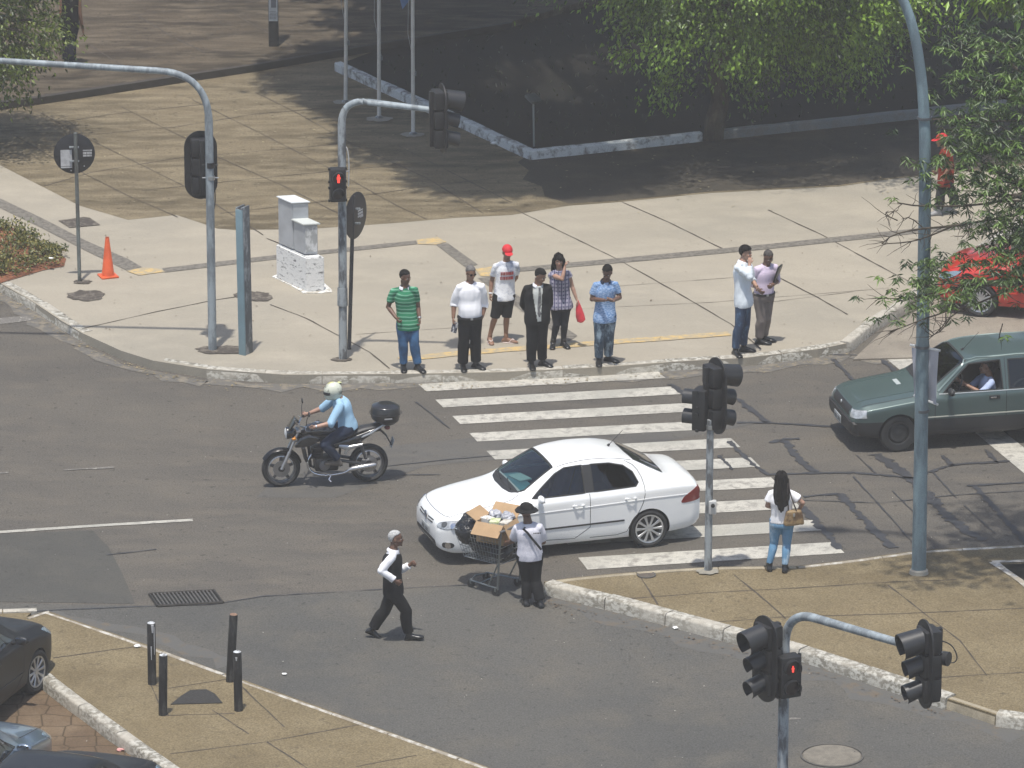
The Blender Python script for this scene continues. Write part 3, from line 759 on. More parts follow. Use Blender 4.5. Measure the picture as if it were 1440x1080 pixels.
bm = B(); tube(bm, smooth_line([L2(b, V(x, y, ya)) for x, y in ((1313, 901), (1326, 901), (1340, 908), (1347, 924), (1343, 932), (1334, 932))]), .008, n=6); obj('cable', bm, visor_m, t)

# --- D: short pole with walker and vehicle heads at the far end of the crossing
b = P(995.5, 803, ZP)
t = thing('traffic_light', b, 'short signal pole at the near end of the crosswalk with a push button', 'traffic light')
tp = L2(b, V(999, 590, b.y))
bm = B(); tube(bm, [(0, 0, 0), (tp.x * .5, 0, tp.z * .5), tp], [.055, .053, .05], n=16); obj('pole', bm, galv2, t)
vehicle_head(t, L2(b, V(1011, 556, b.y + .15)), R(118), top_big=True)
walker_head(t, L2(b, V(984, 574, b.y + .1)), R(-112), lit=0, deep=.16, w=.30, h=.6)
bracket(t, L2(b, V(999, 600, b.y)), .055, m=steel); 
bm = B(); box(bm, L2(b, V(1002, 713, b.y - .04)), (.11, .1, .2), bev=.02); bb = obj('push_button_box', bm, mat('push box grey', (.5, .5, .48), .5), t)
bm = B(); c = L2(b, V(1002.5, 711, b.y - .1)); lathe(bm, [(.03, 0), (.028, -.02), (.001, -.022)], c, (0, 1, 0), 14, cap=False); obj('button', bm, visor_m, bb)

# --- E: big lamp post with curved top and banner
b = P(1292, 806, ZP)
t = thing('street_lamp', b, 'tall blue-grey street lamp post with curving top rising from the right pavement', 'street lamp')
pp = [(1292, 806), (1294, 700), (1296, 560), (1298.5, 420), (1300.5, 300), (1301, 225), (1300, 165), (1296, 110), (1288, 55), (1277, 15), (1264, -12), (1240, -45), (1205, -75), (1160, -98)]
pts = [L2(b, V(x, y, b.y)) for x, y in pp]; pts[0] = Vector((0, 0, 0))
bm = B(); tube(bm, smooth_line(pts, 1), [.105 - .055 * k / 26 for k in range(27)][:len(smooth_line(pts, 1))], n=20); obj('pole', bm, wear('lamp post paint', (.21, .29, .32), (.14, .19, .215), .6, 4., .45, .07, (1, 1, .25), 0.), t)
bm = B(); e = pts[-1]; box(bm, e + Vector((-.35, 0, .06)), (.8, .3, .16), bev=.06); obj('lamp_head', bm, galv, t)
bm = B(); c = Vector((0, 0, 0)); lathe(bm, [(.11, .0), (.14, .0), (.13, .05), (.105, .07)], c, (0, 0, 1), 20, cap=False); obj('base_collar', bm, mat('collar cement', (.32, .3, .25), .9), t)
for yy in (487, 577, 166):
    q = L2(b, V(1297 if yy > 200 else 1300, yy, b.y)); bm = B(); lathe(bm, [(.09, -.02), (.102, -.02), (.102, .02), (.09, .02)], q, (0, 0, 1), 20, cap=False); obj('band', bm, mat('dark band', (.08, .09, .1), .5), t)
# banner hangs on the post: its own thing
tb = thing('banner', b, 'faded white street banner hanging on both sides of the tall lamp post', 'banner')
cloth_b = mat('banner cloth', (.44, .45, .50), .8, var=.12, vscale=2.)
def flagmesh(P4, nz=14, nx=6, bulge=.04, thick=.004):
    bm = B(); a, b_, c_, d = P4; g = []
    for side in (0, 1):
        gg = []
        for i in range(nz + 1):
            row = []
            for j in range(nx + 1):
                u, v = j / nx, i / nz
                p = a.lerp(b_, u).lerp(d.lerp(c_, u), v) + Vector((0, -1, 0)) * (bulge * math.sin(u * 3.1 + v * 4.2) * (.3 + v) + side * thick)
                row.append(bm.verts.new(p))
            gg.append(row)
        g.append(gg)
        for i in range(nz):
            for j in range(nx): bm.faces.new((gg[i][j], gg[i][j + 1], gg[i + 1][j + 1], gg[i + 1][j]))
    A, D = g
    bd = [(0, j) for j in range(nx + 1)] + [(i, nx) for i in range(1, nz + 1)] + [(nz, j) for j in range(nx - 1, -1, -1)] + [(i, 0) for i in range(nz - 1, 0, -1)]
    for k in range(len(bd)):
        i, j = bd[k]; i2, j2 = bd[(k + 1) % len(bd)]
        bm.faces.new((A[i][j], A[i2][j2], D[i2][j2], D[i][j]))
    bmesh.ops.recalc_face_normals(bm, faces=bm.faces); return bm
yb = b.y + .02
left = [L2(b, V(x, y, yb + d)) for x, y, d in ((1282, 488, .1), (1294, 491, 0), (1292, 562, 0), (1286, 556, .1))]
right = [L2(b, V(x, y, yb + d)) for x, y, d in ((1302, 490, 0), (1320, 494, -.12), (1316, 568, -.12), (1303, 562, 0))]
obj('cloth', flagmesh(left), cloth_b, tb); obj('cloth', flagmesh(right), cloth_b, tb)
for (x0, y0, d0), (x1, y1, d1) in (((1280, 485, .1), (1322, 493, -.12)), ((1285, 556, .1), (1319, 569, -.12))):
    bm = B(); tube(bm, [L2(b, V(x0, y0, yb + d0)), L2(b, V(x1, y1, yb + d1))], .018, n=8); obj('rod', bm, mat('white rod', (.75, .75, .72), .5), tb)

# --- totem
b = P(346, 497, ZP); tp = V(341, 290, b.y)
t = thing('street_sign_totem', b, 'slim blue-grey double-bladed totem sign standing right of the tall left pole', 'sign')
tot_blue = mat('totem blue grey', (.20, .30, .34), .5, var=.15, vscale=3.); tot_dark = wear('totem face', (.10, .11, .12), (.30, .32, .33), .3, 5., .5, .05, (1, 1, .5), 0)
hz = (tp - b).z; lean = (tp - b).x
sh = Matrix(((1, 0, lean / hz, 0), (0, 1, 0, 0), (0, 0, 1, 0), (0, 0, 0, 1)))
rz = R(58)
for k, dx in enumerate((-.045, .045)):
    bm = B(); box(bm, (0, dx, hz / 2), (.22, .03, hz), bev=.005)
    bm.transform(sh @ Matrix.Rotation(rz, 4, 'Z')); obj('blade', bm, tot_dark if k else tot_dark, t)
bm = B(); box(bm, (-.10, 0, hz / 2 - .02), (.03, .125, hz - .03), bev=.005); bm.transform(sh @ Matrix.Rotation(rz, 4, 'Z')); obj('edge_panel', bm, tot_blue, t)
bm = B()
for z, h_, w in ((1.35, .05, .14), (1.22, .16, .08), (1.08, .03, .15), (1.0, .03, .15), (.9, .03, .11)): box(bm, (.0, .062, z), (w, .006, h_))
for z, h_, w in ((1.9, .04, .12), (1.7, .1, .07)): box(bm, (.0, .062, z), (w, .006, h_))
bm.transform(sh @ Matrix.Rotation(rz, 4, 'Z')); obj('printing', bm, mat('totem print', (.55, .56, .56), .6), t)

# --- round signs seen from behind
def round_sign(base, topx, c, r, phi, label, pole_m, sticker):
    b = P(*base, ZP); t = thing('road_sign', b, label, 'road sign')
    tp = L2(b, V(*topx, b.y)); bm = B(); tube(bm, [(0, 0, 0), tp], .032, n=12); obj('post', bm, pole_m, t)
    cc = L2(b, V(*c, b.y + .06)); M = Matrix.Translation(cc) @ Matrix.Rotation(phi, 4, 'Z')
    bm = B(); lathe(bm, [(.001, -.003), (r - .006, -.003), (r, 0), (r - .006, .003), (.001, .003)], (0, 0, 0), (0, 1, 0), 48, cap=False); bmesh.ops.recalc_face_normals(bm, faces=bm.faces)
    d = obj('disc', bm, mat('sign back', (.022, .022, .026), .45, .0, var=.3, vscale=4), t); d.matrix_local = M
    for kind, x, z, w, h in sticker:
        bm = B()
        if kind == 's':
            box(bm, (x, -.006, z), (w, .004, h)); obj('sticker', bm, mat('worn sticker', (.50, .50, .50), .7, var=.25, vscale=12), d)
        elif kind == 'w':
            rr = random.Random(3)
            for i in range(3):
                xx = -w / 2
                while xx < w / 2:
                    ww = rr.uniform(.008, .02); box(bm, (x + xx, -.006, z + h / 2 - i * h / 2.2), (ww, .004, .018 + .02 * (i == 1) + .012 * (i == 2))); xx += ww + .007
            obj('lettering', bm, mat('scratched letters', (.5, .5, .5), .7), d)
        else:
            lathe(bm, [(.012, 0), (.01, -.012), (.001, -.014)], (x, -.003, z), (0, 1, 0), 10, cap=False); obj('bolt', bm, steel, d)
    for z in (.12, -.12):
        bm = B(); box(bm, (0, 0, 0), (.16, .02, .03)); k = obj('strap', bm, galv2, t); k.matrix_local = Matrix.Translation(cc + Vector((0, -.035, z)))
    return t
round_sign((112, 396), (106, 187), (104.5, 216), .345, R(8), 'round road sign seen from behind with a pale sticker, beside the orange cone', wear('post green grey', (.16, .18, .17), (.10, .10, .09), .5, 6., .6, .06, (1, 1, .3), 0),
           [('s', -.135, -.07, .19, .28), ('s', -.135, -.23, .19, .025), ('w', .22, .0, .14, .10), ('b', -.06, -.29, 0, 0), ('b', .16, -.22, 0, 0)])
round_sign((491, 491), (497, 275), (500, 303), .385, R(64), 'round road sign turned edgeways on a thin dark post behind the signal pole', mat('dark post', (.05, .05, .052), .6, var=.3, vscale=8),
           [('w', .16, .0, .16, .10), ('s', .2, -.06, .10, .03)])
# --- traffic cone
b = P(152, 389, ZP)
t = thing('traffic_cone', b, 'tall orange traffic cone on the pale pavement near the round sign', 'cone')
co = mat('cone orange', (.72, .12, .035), .5, var=.25, vscale=5)
bm = B(); lathe(bm, [(.115, .02), (.105, .05), (.032, .68), (.028, .69), (.02, .69), (.02, .66)], (0, 0, 0), (0, 0, 1), 28, cap=False); obj('cone_body', bm, co, t)
bm = B(); box(bm, (0, 0, .015), (.30, .30, .03), rz=R(20), bev=.012); obj('foot', bm, co, t)
bm = B(); lathe(bm, [(.0345, .64), (.0305, .692)], (0, 0, 0), (0, 0, 1), 24, cap=False); obj('tip_band', bm, mat('dirty tip', (.28, .08, .04), .8), t)

# --- electrical cabinets on a whitewashed plinth
b = P(432, 411, ZP)
t = thing('electrical_cabinet', b, 'two grey metal cabinets on a flaking whitewashed plinth', 'utility box')
white_flake = wear('flaking whitewash', (.74, .74, .72), (.14, .14, .14), .12, 11., .8, .05, (1, 1, 2.4), .5)
rz = R(-31); bw, bd, bh = .47, .80, .62
Rm = Matrix.Rotation(R(-58), 4, 'Z')
def cb(bm, x0, x1, y0, y1, z0, z1, bev=.012):
    # corner at origin: x runs right, y runs back-left
    ax = Vector((.975, .22, 0)); ay = Vector((-.55, .835, 0)).normalized()
    vs = []
    for z in (z0, z1):
        for (x, y) in ((x0, y0), (x1, y0), (x1, y1), (x0, y1)): vs.append(bm.verts.new(ax * x + ay * y + Vector((0, 0, z))))
    fs = [(0, 3, 2, 1), (4, 5, 6, 7), (0, 1, 5, 4), (1, 2, 6, 5), (2, 3, 7, 6), (3, 0, 4, 7)]
    F = [bm.faces.new([vs[i] for i in f]) for f in fs]
    if bev: bmesh.ops.bevel(bm, geom=list({e for f in F for e in f.edges}), offset=bev, segments=2, affect='EDGES')
bm = B(); cb(bm, 0, .30, 0, 1.0, 0, .60, .02); obj('plinth', bm, white_flake, t)
bm = B(); blobp = [(-.06, -.07), (.2, -.09), (.42, -.03), (.40, .14), (.1, 1.0), (-.5, 1.1), (-.62, .9), (-.3, .4)]
poly_prism(bm, blobp, -.01, .012); obj('splashed_base', bm, wear('splashed whitewash', (.7, .7, .68), (.4, .37, .31), .5, 9., .8, .05), t)
cab_m = mat('cabinet grey paint', (.44, .46, .48), .45, .0, var=.2, vscale=4)
bm = B(); cb(bm, .03, .26, .13, .47, .62, 1.13); cb2 = obj('small_cabinet', bm, cab_m, t)
bm = B(); cb(bm, .0, .29, .10, .50, 1.13, 1.155, .006); obj('lid', bm, mat('cabinet lid pale', (.55, .57, .54), .5), cb2)
bm = B(); cb(bm, .05, .24, .124, .13, .66, 1.10, 0); obj('door', bm, wear('scratched cabinet door', (.60, .61, .61), (.34, .35, .35), .5, 12., .5, .05, (1, 1, .6), 0), cb2)
bm = B(); cb(bm, .02, .30, .49, .95, .62, 1.42); cb3 = obj('tall_cabinet', bm, cab_m, t)
bm = B(); cb(bm, .0, .32, .47, .97, 1.42, 1.44, .006); obj('lid', bm, mat('cabinet lid white', (.66, .68, .68), .5), cb3)

# --- flagpoles and the flag
def flagpole(px, py, tx, label):
    b = P(px, py, ZP + .01); t = thing('flagpole', b, label, 'flagpole', 'white flagpoles in front of the planted bed')
    tp = L2(b, V(tx, -420, b.y)); bm = B(); tube(bm, [(0, 0, 0), tp * .5, tp], [.037, .033, .025], n=14); obj('pole', bm, mat('flagpole white', (.62, .61, .57), .5, var=.25, vscale=3), t)
    bm = B(); lathe(bm, [(.038, 0), (.075, 0), (.07, .03), (.04, .05)], (0, 0, 0), (0, 0, 1), 16, cap=False); obj('flange', bm, galv2, t)
    bm = B(); q = tp.normalized(); box(bm, q * 1.15 + Vector((.045, -.01, 0)), (.05, .02, .09), bev=.008); obj('cleat', bm, galv2, t)
    bm = B(); tube(bm, [q * 1.15 + Vector((.05, 0, 0)), q * 1.9 + Vector((-.09, 0, 0)), q * 3.5 + Vector((-.06, 0, 0)), tp + Vector((-.03, 0, 0))], .006, n=5); obj('halyard', bm, mat('grey rope', (.3, .3, .3), .8), t)
flagpole(486, 144, 489, 'leftmost of the three white flagpoles, its foot behind the signal pole')
flagpole(533, 166, 533, 'middle of the three white flagpoles, rising from a pale cement ring')
flagpole(581, 189, 579, 'rightmost of the three white flagpoles, with a blue flag corner at the top')
b = P(581, 189, ZP)
tag(obj('flag', flagmesh([V(575, -60, b.y), V(548, -55, b.y), V(566, 12, b.y), V(576, 2, b.y)], bulge=.05), mat('flag blue', (.12, .22, .42), .8, var=.3, vscale=3), None), 'pale blue flag corner hanging beside the rightmost flagpole', 'flag')
# --- dark pillar with a poster
b = P(385, 64, ZP + .14)
t = thing('advertising_post', b, 'dark square post at the top edge carrying a small pale poster', 'post')
bm = B(); box(bm, (0, 0, 1.6), (.19, .19, 3.2), bev=.01); obj('post', bm, mat('post dark paint', (.03, .03, .03), .7), t)
bm = B(); box(bm, (0, -.10, .76), (.17, .008, .5)); ps = obj('poster', bm, mat('poster grey blue', (.28, .31, .34), .7, var=.25, vscale=9), t)
bm = B()
for k in range(6): box(bm, (random.uniform(-.01, .01), -.1045, .56 + k * .028), (.13, .003, .009))
box(bm, (.01, -.1045, .86), (.10, .003, .16)); obj('print', bm, mat('poster ink', (.07, .08, .1), .7), ps)
# --- garden lamp in the bed
b = P(751, 206, ZP + .01)
t = thing('garden_lamp', b, 'small tilted lantern on a thin post in the dark bed behind the wall corner', 'lamp')
bm = B(); tp = L2(b, V(750, 143, b.y)); tube(bm, [(0, 0, 0), tp], .018, n=8); obj('post', bm, mat('lamp post grey', (.22, .24, .23), .5), t)
bm = B(); box(bm, tp + Vector((0, 0, .06)), (.24, .24, .06), rz=R(40), bev=.02, tilt=Matrix.Rotation(R(24), 4, 'X')); obj('lamp_head', bm, mat('lamp head dark', (.07, .08, .075), .5), t)

# --- bollards
def bollard(px, py, tx, ty, label, top_m, streak=False):
    b = P(px, py, ZP); t = thing('bollard', b, label, 'bollard', 'black steel bollards round the lid on the island')
    tp = L2(b, V(tx, ty, b.y)); m = wear('bollard black', (.022, .022, .022), (.06, .058, .055), .3, 10., .6, .1, (1, 1, .3), .2) if 'bollard black' not in MATS else MATS['bollard black']
    bm = B(); tube(bm, [(0, 0, -.02), tp * .5, tp * .985, tp], [.058, .058, .058, .052], n=22); obj('post', bm, m, t)
    bm = B(); lathe(bm, [(.001, .006), (.044, .006), (.052, .0)], tp, tp, 22, Vector((1, 0, 0)), cap=False); cp = obj('cap', bm, top_m, t)
    if streak:
        bm = B(); q = tp.normalized()
        for dx, z0, z1, w in streak: tube(bm, [tp * z0 + Vector((dx, -.0, 0)) + Vector((0, -math.sqrt(max(.0, .058 ** 2 - dx ** 2)), 0)), tp * z1 + Vector((dx, -math.sqrt(max(.0, .058 ** 2 - dx ** 2)), 0))], [w, w * .5], n=6)
        obj('paint_drip', bm, mat('dripped white paint', (.5, .5, .5), .7), t)
    return t
wt = wear('flaked white top', (.55, .57, .58), (.12, .12, .12), .3, 20.); rt = mat('rusty top', (.28, .17, .11), .9, var=.4, vscale=25)
bollard(214, 962, 212.5, 876, 'black bollard at back left of the lid, streaked with white paint', wt, [(.02, .99, .86, .022), (.0, .64, .42, .008), (.04, .95, .5, .008)])
bollard(229, 1005, 229.5, 921, 'black bollard at front left of the lid with plain sides and a pale top', wt)
bollard(323.5, 958, 328.5, 864, 'leaning black bollard at back right of the lid with a rusty top', rt)
bollard(335.5, 999, 333.5, 916.5, 'black bollard at front right of the lid, white flakes below its top', wt, [(-.01, .93, .87, .014)])

# ================================================================== TREES AND PLANTS
def leaf_mat(name, a, b_, trans=.35):
    m = bpy.data.materials.new(name); m.use_nodes = True; nt = m.node_tree; p = nt.nodes['Principled BSDF']
    p.inputs['Roughness'].default_value = .42
    at = nt.nodes.new('ShaderNodeAttribute'); at.attribute_name = 'tint'
    mx = nt.nodes.new('ShaderNodeMix'); mx.data_type = 'RGBA'; mx.inputs['A'].default_value = (*a, 1); mx.inputs['B'].default_value = (*b_, 1)
    nt.links.new(at.outputs['Fac'], mx.inputs['Factor']); nt.links.new(mx.outputs['Result'], p.inputs['Base Color'])
    tr = nt.nodes.new('ShaderNodeBsdfTranslucent'); nt.links.new(mx.outputs['Result'], tr.inputs['Color'])
    ms = nt.nodes.new('ShaderNodeMixShader'); ms.inputs[0].default_value = trans
    nt.links.new(p.outputs[0], ms.inputs[1]); nt.links.new(tr.outputs[0], ms.inputs[2]); nt.links.new(ms.outputs[0], nt.nodes['Material Output'].inputs[0])
    return m
def leaves(name, cen, dirs, length, width, m, parent, seed, tint=None, fold=.25):
    """cen (N,3) leaf bases, dirs (N,3) pointing directions -> one mesh of folded leaves"""
    r = np.random.default_rng(seed); N = len(cen)
    d = dirs / np.linalg.norm(dirs, axis=1, keepdims=True)
    a = r.normal(size=(N, 3)) * .55 + np.array([0, 0, 1.]); s = np.cross(d, a); s /= np.linalg.norm(s, axis=1, keepdims=True); nn = np.cross(s, d)
    L = length * r.uniform(.65, 1.25, (N, 1)); W = width * r.uniform(.7, 1.2, (N, 1))
    v = np.empty((N, 4, 3)); v[:, 0] = cen; v[:, 1] = cen + d * L * .45 + s * W / 2 + nn * W * fold
    v[:, 2] = cen + d * L - nn * L * .08; v[:, 3] = cen + d * L * .45 - s * W / 2 + nn * W * fold
    me = bpy.data.meshes.new(name); me.vertices.add(N * 4); me.vertices.foreach_set('co', v.reshape(-1))
    idx = np.arange(N)[:, None] * 4 + np.array([0, 1, 2, 0, 2, 3]); me.loops.add(N * 6); me.loops.foreach_set('vertex_index', idx.reshape(-1).astype(np.int32))
    me.polygons.add(N * 2); me.polygons.foreach_set('loop_start', (np.arange(N * 2) * 3).astype(np.int32)); me.polygons.foreach_set('loop_total', np.full(N * 2, 3, np.int32))
    me.update(calc_edges=True)
    at = me.attributes.new('tint', 'FLOAT', 'POINT'); tt = r.uniform(0, 1, N) ** 1.5 if tint is None else tint
    at.data.foreach_set('value', np.repeat(tt, 4).astype(np.float32))
    me.materials.append(m); o = bpy.data.objects.new(name, me); o.parent = parent; C.objects.link(o); return o
bark = wear('bark', (.05, .04, .03), (.09, .075, .055), .5, 6., .9, .2, (1, 1, .3), .8)
def limb(bm, a, b, r0, r1, seed, sag=.08, n=6):
    r = random.Random(seed); pts = []; a = Vector(a); b = Vector(b); l = (b - a).length
    for k in range(n + 1):
        t = k / n; j = Vector((r.gauss(0, 1), r.gauss(0, 1), r.gauss(0, 1))) * l * .035 * math.sin(math.pi * t); pts.append(a.lerp(b, t) + j + Vector((0, 0, sag * l * math.sin(math.pi * t))))
    tube(bm, pts, [r0 + (r1 - r0) * k / n for k in range(n + 1)], n=8); return pts
mango = leaf_mat('mango leaf', (.014, .034, .006), (.20, .33, .032), .08)
def dense_tree(base, cen, rad, nclump, nleaf, L, W, label, group, seed, m=mango, yellow=0., trunk_r=.22, lump=.16):
    b = Vector(base); t = thing('shade_tree', b, label, 'tree', group); c = Vector(cen) - b
    r = np.random.default_rng(seed)
    bm = B(); top = Vector((c.x * .35, c.y * .35, max(1.2, c.z - rad[2] * .45))); limb(bm, (0, 0, -.1), top, trunk_r, trunk_r * .7, seed, .0); obj('trunk', bm, bark, t)
    bm = B()
    for k in range(9):
        a = k * 2.4; limb(bm, top, c + Vector((rad[0] * .7 * math.cos(a), rad[1] * .7 * math.sin(a), rad[2] * r.uniform(-.35, .6))), trunk_r * .45, .02, seed + k)
    obj('limbs', bm, bark, t)
    u = r.normal(size=(nclump, 3)); u /= np.linalg.norm(u, axis=1, keepdims=True)
    k1 = r.normal(size=(5, 3)) * 2.6; lum = sum(np.sin(u @ k1[i] * (1 + .5 * i) + i) for i in range(5)) / 5
    rr = (1 + lump * 2.2 * lum) * r.uniform(.62, 1.03, nclump) ; rr = np.where(r.uniform(size=nclump) < .22, rr * r.uniform(.4, .9, nclump), rr)
    cc = np.array(c) + u * np.array(rad) * rr[:, None]
    cc[:, 2] = np.maximum(cc[:, 2], .35)
    per = nleaf // nclump; ci = np.repeat(np.arange(nclump), per); N = len(ci)
    off = r.normal(size=(N, 3)) * np.array([.23, .23, .17]); cen_ = cc[ci] + off
    cen_[:, 2] = np.maximum(cen_[:, 2], .12)
    d = u[ci] * .5 + r.normal(size=(N, 3)) * .55 + np.array([0, 0, -.5])
    clt = r.uniform(0, 1, nclump) ** 1.2; tint = np.clip((clt[ci] * .75 + r.uniform(0, 1, N) ** 2 * .75) ** 1.3, 0, 1)
    leaves('crown', cen_, d, L, W, m, t, seed, tint)
    return t
G_ = 'broad-leaved shade trees over the planted bed and plaza'
g0 = P(1003, 196, ZP)
dense_tree(g0, (P(1058, 200, 0).x, P(1058, 210, 0).y, 4.36), (3.75, 4.1, 3.35), 720, 84000, .105, .055, 'big dense mango-like tree overhanging the dark bed at the top centre right', G_, 11, trunk_r=.19)
dense_tree(P(-130, 205, ZP), (P(-28, 210, 0).x, P(0, 214, 0).y, 2.72), (1.5, 1.6, 2.1), 240, 15000, .105, .052, 'dense leafy tree at the top left corner behind the round sign', G_, 12, leaf_mat('left tree leaf', (.012, .028, .006), (.17, .22, .028), .08), trunk_r=.12)
for k, (px, py, z, rx_, ry_, rz_, lab) in enumerate(((640, 40, 6.6, 3.1, 4.2, 1.9, 'tree out of view above the flagpoles whose shade darkens the plaza'), (880, 30, 7.2, 3.6, 4.2, 2.2, 'tree out of view above the dark bed left of the mango tree'),
        (1360, 190, 8.4, 2.2, 3.4, 1.8, 'tree out of view above the bed at the top right'), (470, -20, 7.4, 2.4, 3.2, 1.9, 'tree out of view above the dark poster post'), (1180, 90, 9.2, 3.8, 3.4, 1.6, 'tree out of view behind the mango tree'), (610, 215, 7.6, 2.4, 2.6, 1.4, 'tree out of view above the corner of the low wall'), (500, 150, 7.8, 2.0, 2.6, 1.1, 'tree out of view above the flagpoles and the old plaza'), (715, 282, 8.4, 2.1, 1.5, 1.2, 'tree out of view high above the corner of the bed'), (1120, 150, 8.6, 4.6, 3.2, 1.6, 'tree out of view above the mango tree'))):
    g1 = P(px, py, ZP); dense_tree(P(px, min(py - 60, -70), ZP), (g1.x, g1.y, z), (rx_, ry_, rz_), 300, 13500, .32, .15, lab, G_, 30 + k, lump=.1)
# tree shading the red car, crown out of view to the right
g1 = P(1500, 428, .05); dense_tree(P(1690, 380, .05), (g1.x, g1.y, 6.2), (2.0, 1.9, 1.2), 260, 9000, .2, .08, 'tree at the right edge whose crown shades the red car', G_, 41, lump=.1)
g1 = P(1610, 600, 0); dense_tree(P(1760, 560, .1), (g1.x, g1.y, 7.4), (2.4, 2.3, 1.6), 260, 9000, .2, .08, 'tree beyond the right edge shading the rear of the green wagon', G_, 42, lump=.1)

# airy tree with slender leaflets reaching in from the right
b = P(1600, 800, ZP); t = thing('airy_tree', b, 'airy tree with slender drooping leaflets reaching in from the right edge past the lamp post', 'tree')
rt_ = random.Random(5); slender = leaf_mat('slender leaf', (.016, .038, .009), (.13, .22, .035), .10)
bm = B(); crotch = L2(b, V(1585, 480, b.y)); limb(bm, (0, 0, -.1), crotch, .17, .12, 3, 0.); obj('trunk', bm, bark, t)
ends = []   # px, py, depth offset, density, spread
for px, py, dy, dens in ((1395, 50, 1.2, 1.), (1350, 62, 1.0, .7), (1425, 95, .6, 1.), (1400, 130, .8, 1.), (1370, 135, .9, .8), (1355, 185, .2, .7), (1390, 175, -.2, 1.), (1430, 150, .1, 1.), (1338, 236, -.3, .8), (1350, 222, -.3, .6),
                         (1375, 225, -.3, .8), (1410, 215, -.4, 1.), (1440, 205, -.1, 1.), (1350, 268, -.4, .3), (1380, 262, -.5, 1.), (1420, 262, -.5, 1.), (1440, 285, -.3, .9), (1400, 285, -.6, .5), (1360, 275, -.5, .35), (1425, 330, -.8, 1.),
                         (1440, 345, -.8, 1.), (1412, 318, -.6, .7), (1415, 370, -1., .6), (1430, 378, -.9, 1.), (1370, 385, -1., .5), (1340, 392, -1.1, .7), (1335, 412, -1.1, .5), (1315, 400, -1.2, 1.), (1298, 415, -1.3, .6), (1278, 428, -1.3, .4), (1400, 400, -1., .25), (1415, 350, -.7, 1.),
                         (1300, 402, -1.2, .3), (1460, 250, .2, 1.), (1470, 330, .1, 1.), (1470, 120, .6, 1.), (1445, 60, 1., 1.), (1440, 400, -.6, .4), (1360, 110, 1., .4), (1320, 180, .5, .3)):
    ends.append((L2(b, V(px, py, b.y + dy)), dens))
bm = B(); hubs = [L2(b, V(px, py, b.y + dy)) for px, py, dy in ((1500, 140, .9), (1490, 225, .2), (1480, 290, -.3), (1470, 350, -.7), (1440, 398, -.9))]
for k, h in enumerate(hubs): limb(bm, crotch, h, .075, .04, 50 + k, .03)
for k, (e, dn) in enumerate(ends):
    h = min(hubs, key=lambda q: (q - e).length); limb(bm, h, e, .026, .006, 80 + k, .04, 7)
# bare twigs
for k, (L, r0) in enumerate(((((1480, 290), (1400, 308), (1340, 318), (1290, 322), (1255, 330), (1240, 343)), .02), (((1480, 260), (1400, 285), (1350, 290), (1290, 290), (1262, 285)), .02),
                             (((1340, 318), (1300, 335), (1275, 341), (1240, 343)), .012), (((1300, 322), (1280, 305), (1268, 308)), .008), (((1440, 398), (1380, 425), (1340, 440), (1325, 465), (1310, 472)), .014),
                             (((1345, 432), (1320, 442), (1300, 448), (1265, 462), (1252, 466)), .011), (((1350, 420), (1290, 418), (1255, 420), (1230, 419)), .01), (((1330, 440), (1330, 456), (1305, 478)), .008),
                             (((1480, 165), (1420, 170), (1370, 171), (1345, 166), (1310, 168)), .014), (((1360, 290), (1366, 320), (1352, 336)), .007), (((1410, 455), (1404, 478)), .006), (((1262, 310), (1240, 300), (1263, 296)), .007))):
    yy = b.y - .5 if L[0][1] > 200 else b.y + .3; pts = [L2(b, V(x, y, yy - .1 * i)) for i, (x, y) in enumerate(L)]; pts = smooth_line(pts, 1)
    tube(bm, pts, [r0 * (1 - .75 * i / len(pts)) + .002 for i in range(len(pts))], n=6)
    for i in range(2, len(pts) - 1):
        for s_ in range(2):
            e = pts[i] + Vector((rt_.uniform(-.35, .1), rt_.uniform(-.2, .2), rt_.uniform(-.28, .25))); limb(bm, pts[i], e, .006, .002, 900 + i * 7 + s_ + k * 31, .0, 3)
obj('branches', bm, bark, t)
r = np.random.default_rng(9); cen_ = []; dr = []; ti = []
for e, dn in ends:
    for q in range(int(32 * dn)):
        c = np.array(e) + r.normal(size=3) * np.array([.29, .42, .17]); ax = r.normal(size=3); tn = r.uniform(0, 1) ** 1.4
        nl = r.integers(9, 15); a0 = r.uniform(0, 6.28)
        for k in range(nl):
            a = a0 + 2 * math.pi * k / nl; cen_.append(c + r.normal(size=3) * .02); dr.append((math.cos(a), math.sin(a), -.55 + r.normal() * .25)); ti.append(tn)
leaves('foliage', np.array(cen_), np.array(dr), .135, .026, slender, t, 4, np.array(ti))

# groundcover bed at the left edge
gc = [(-120, 300), (0, 316), (28, 323), (58, 342), (80, 354), (93, 364), (90, 374), (60, 380), (30, 386), (0, 392), (-120, 410)]
bm = B(); sheet(bm, gc[:-3] + [(40, 386), (0, 398), (-120, 420)], ZP + .012); struct('planting_soil', bm, mat('red earth', (.22, .085, .04), .95, var=.5, vscale=3, fine=.3))
poly = [P(x, y, ZP).xy for x, y in gc]
def inside(p, poly):
    c = False; n = len(poly)
    for i in range(n):
        a, b_ = poly[i], poly[(i + 1) % n]
        if (a.y > p[1]) != (b_.y > p[1]) and p[0] < (b_.x - a.x) * (p[1] - a.y) / (b_.y - a.y) + a.x: c = not c
    return c
r = np.random.default_rng(2); xs = [p.x for p in poly]; ys = [p.y for p in poly]; cl = []
while len(cl) < 420:
    p = (r.uniform(min(xs), max(xs)), r.uniform(min(ys), max(ys)))
    if inside(p, poly): cl.append((p[0], p[1], ZP + r.uniform(.02, .17)))
cl = np.array(cl); ci = np.repeat(np.arange(len(cl)), 22); N = len(ci)
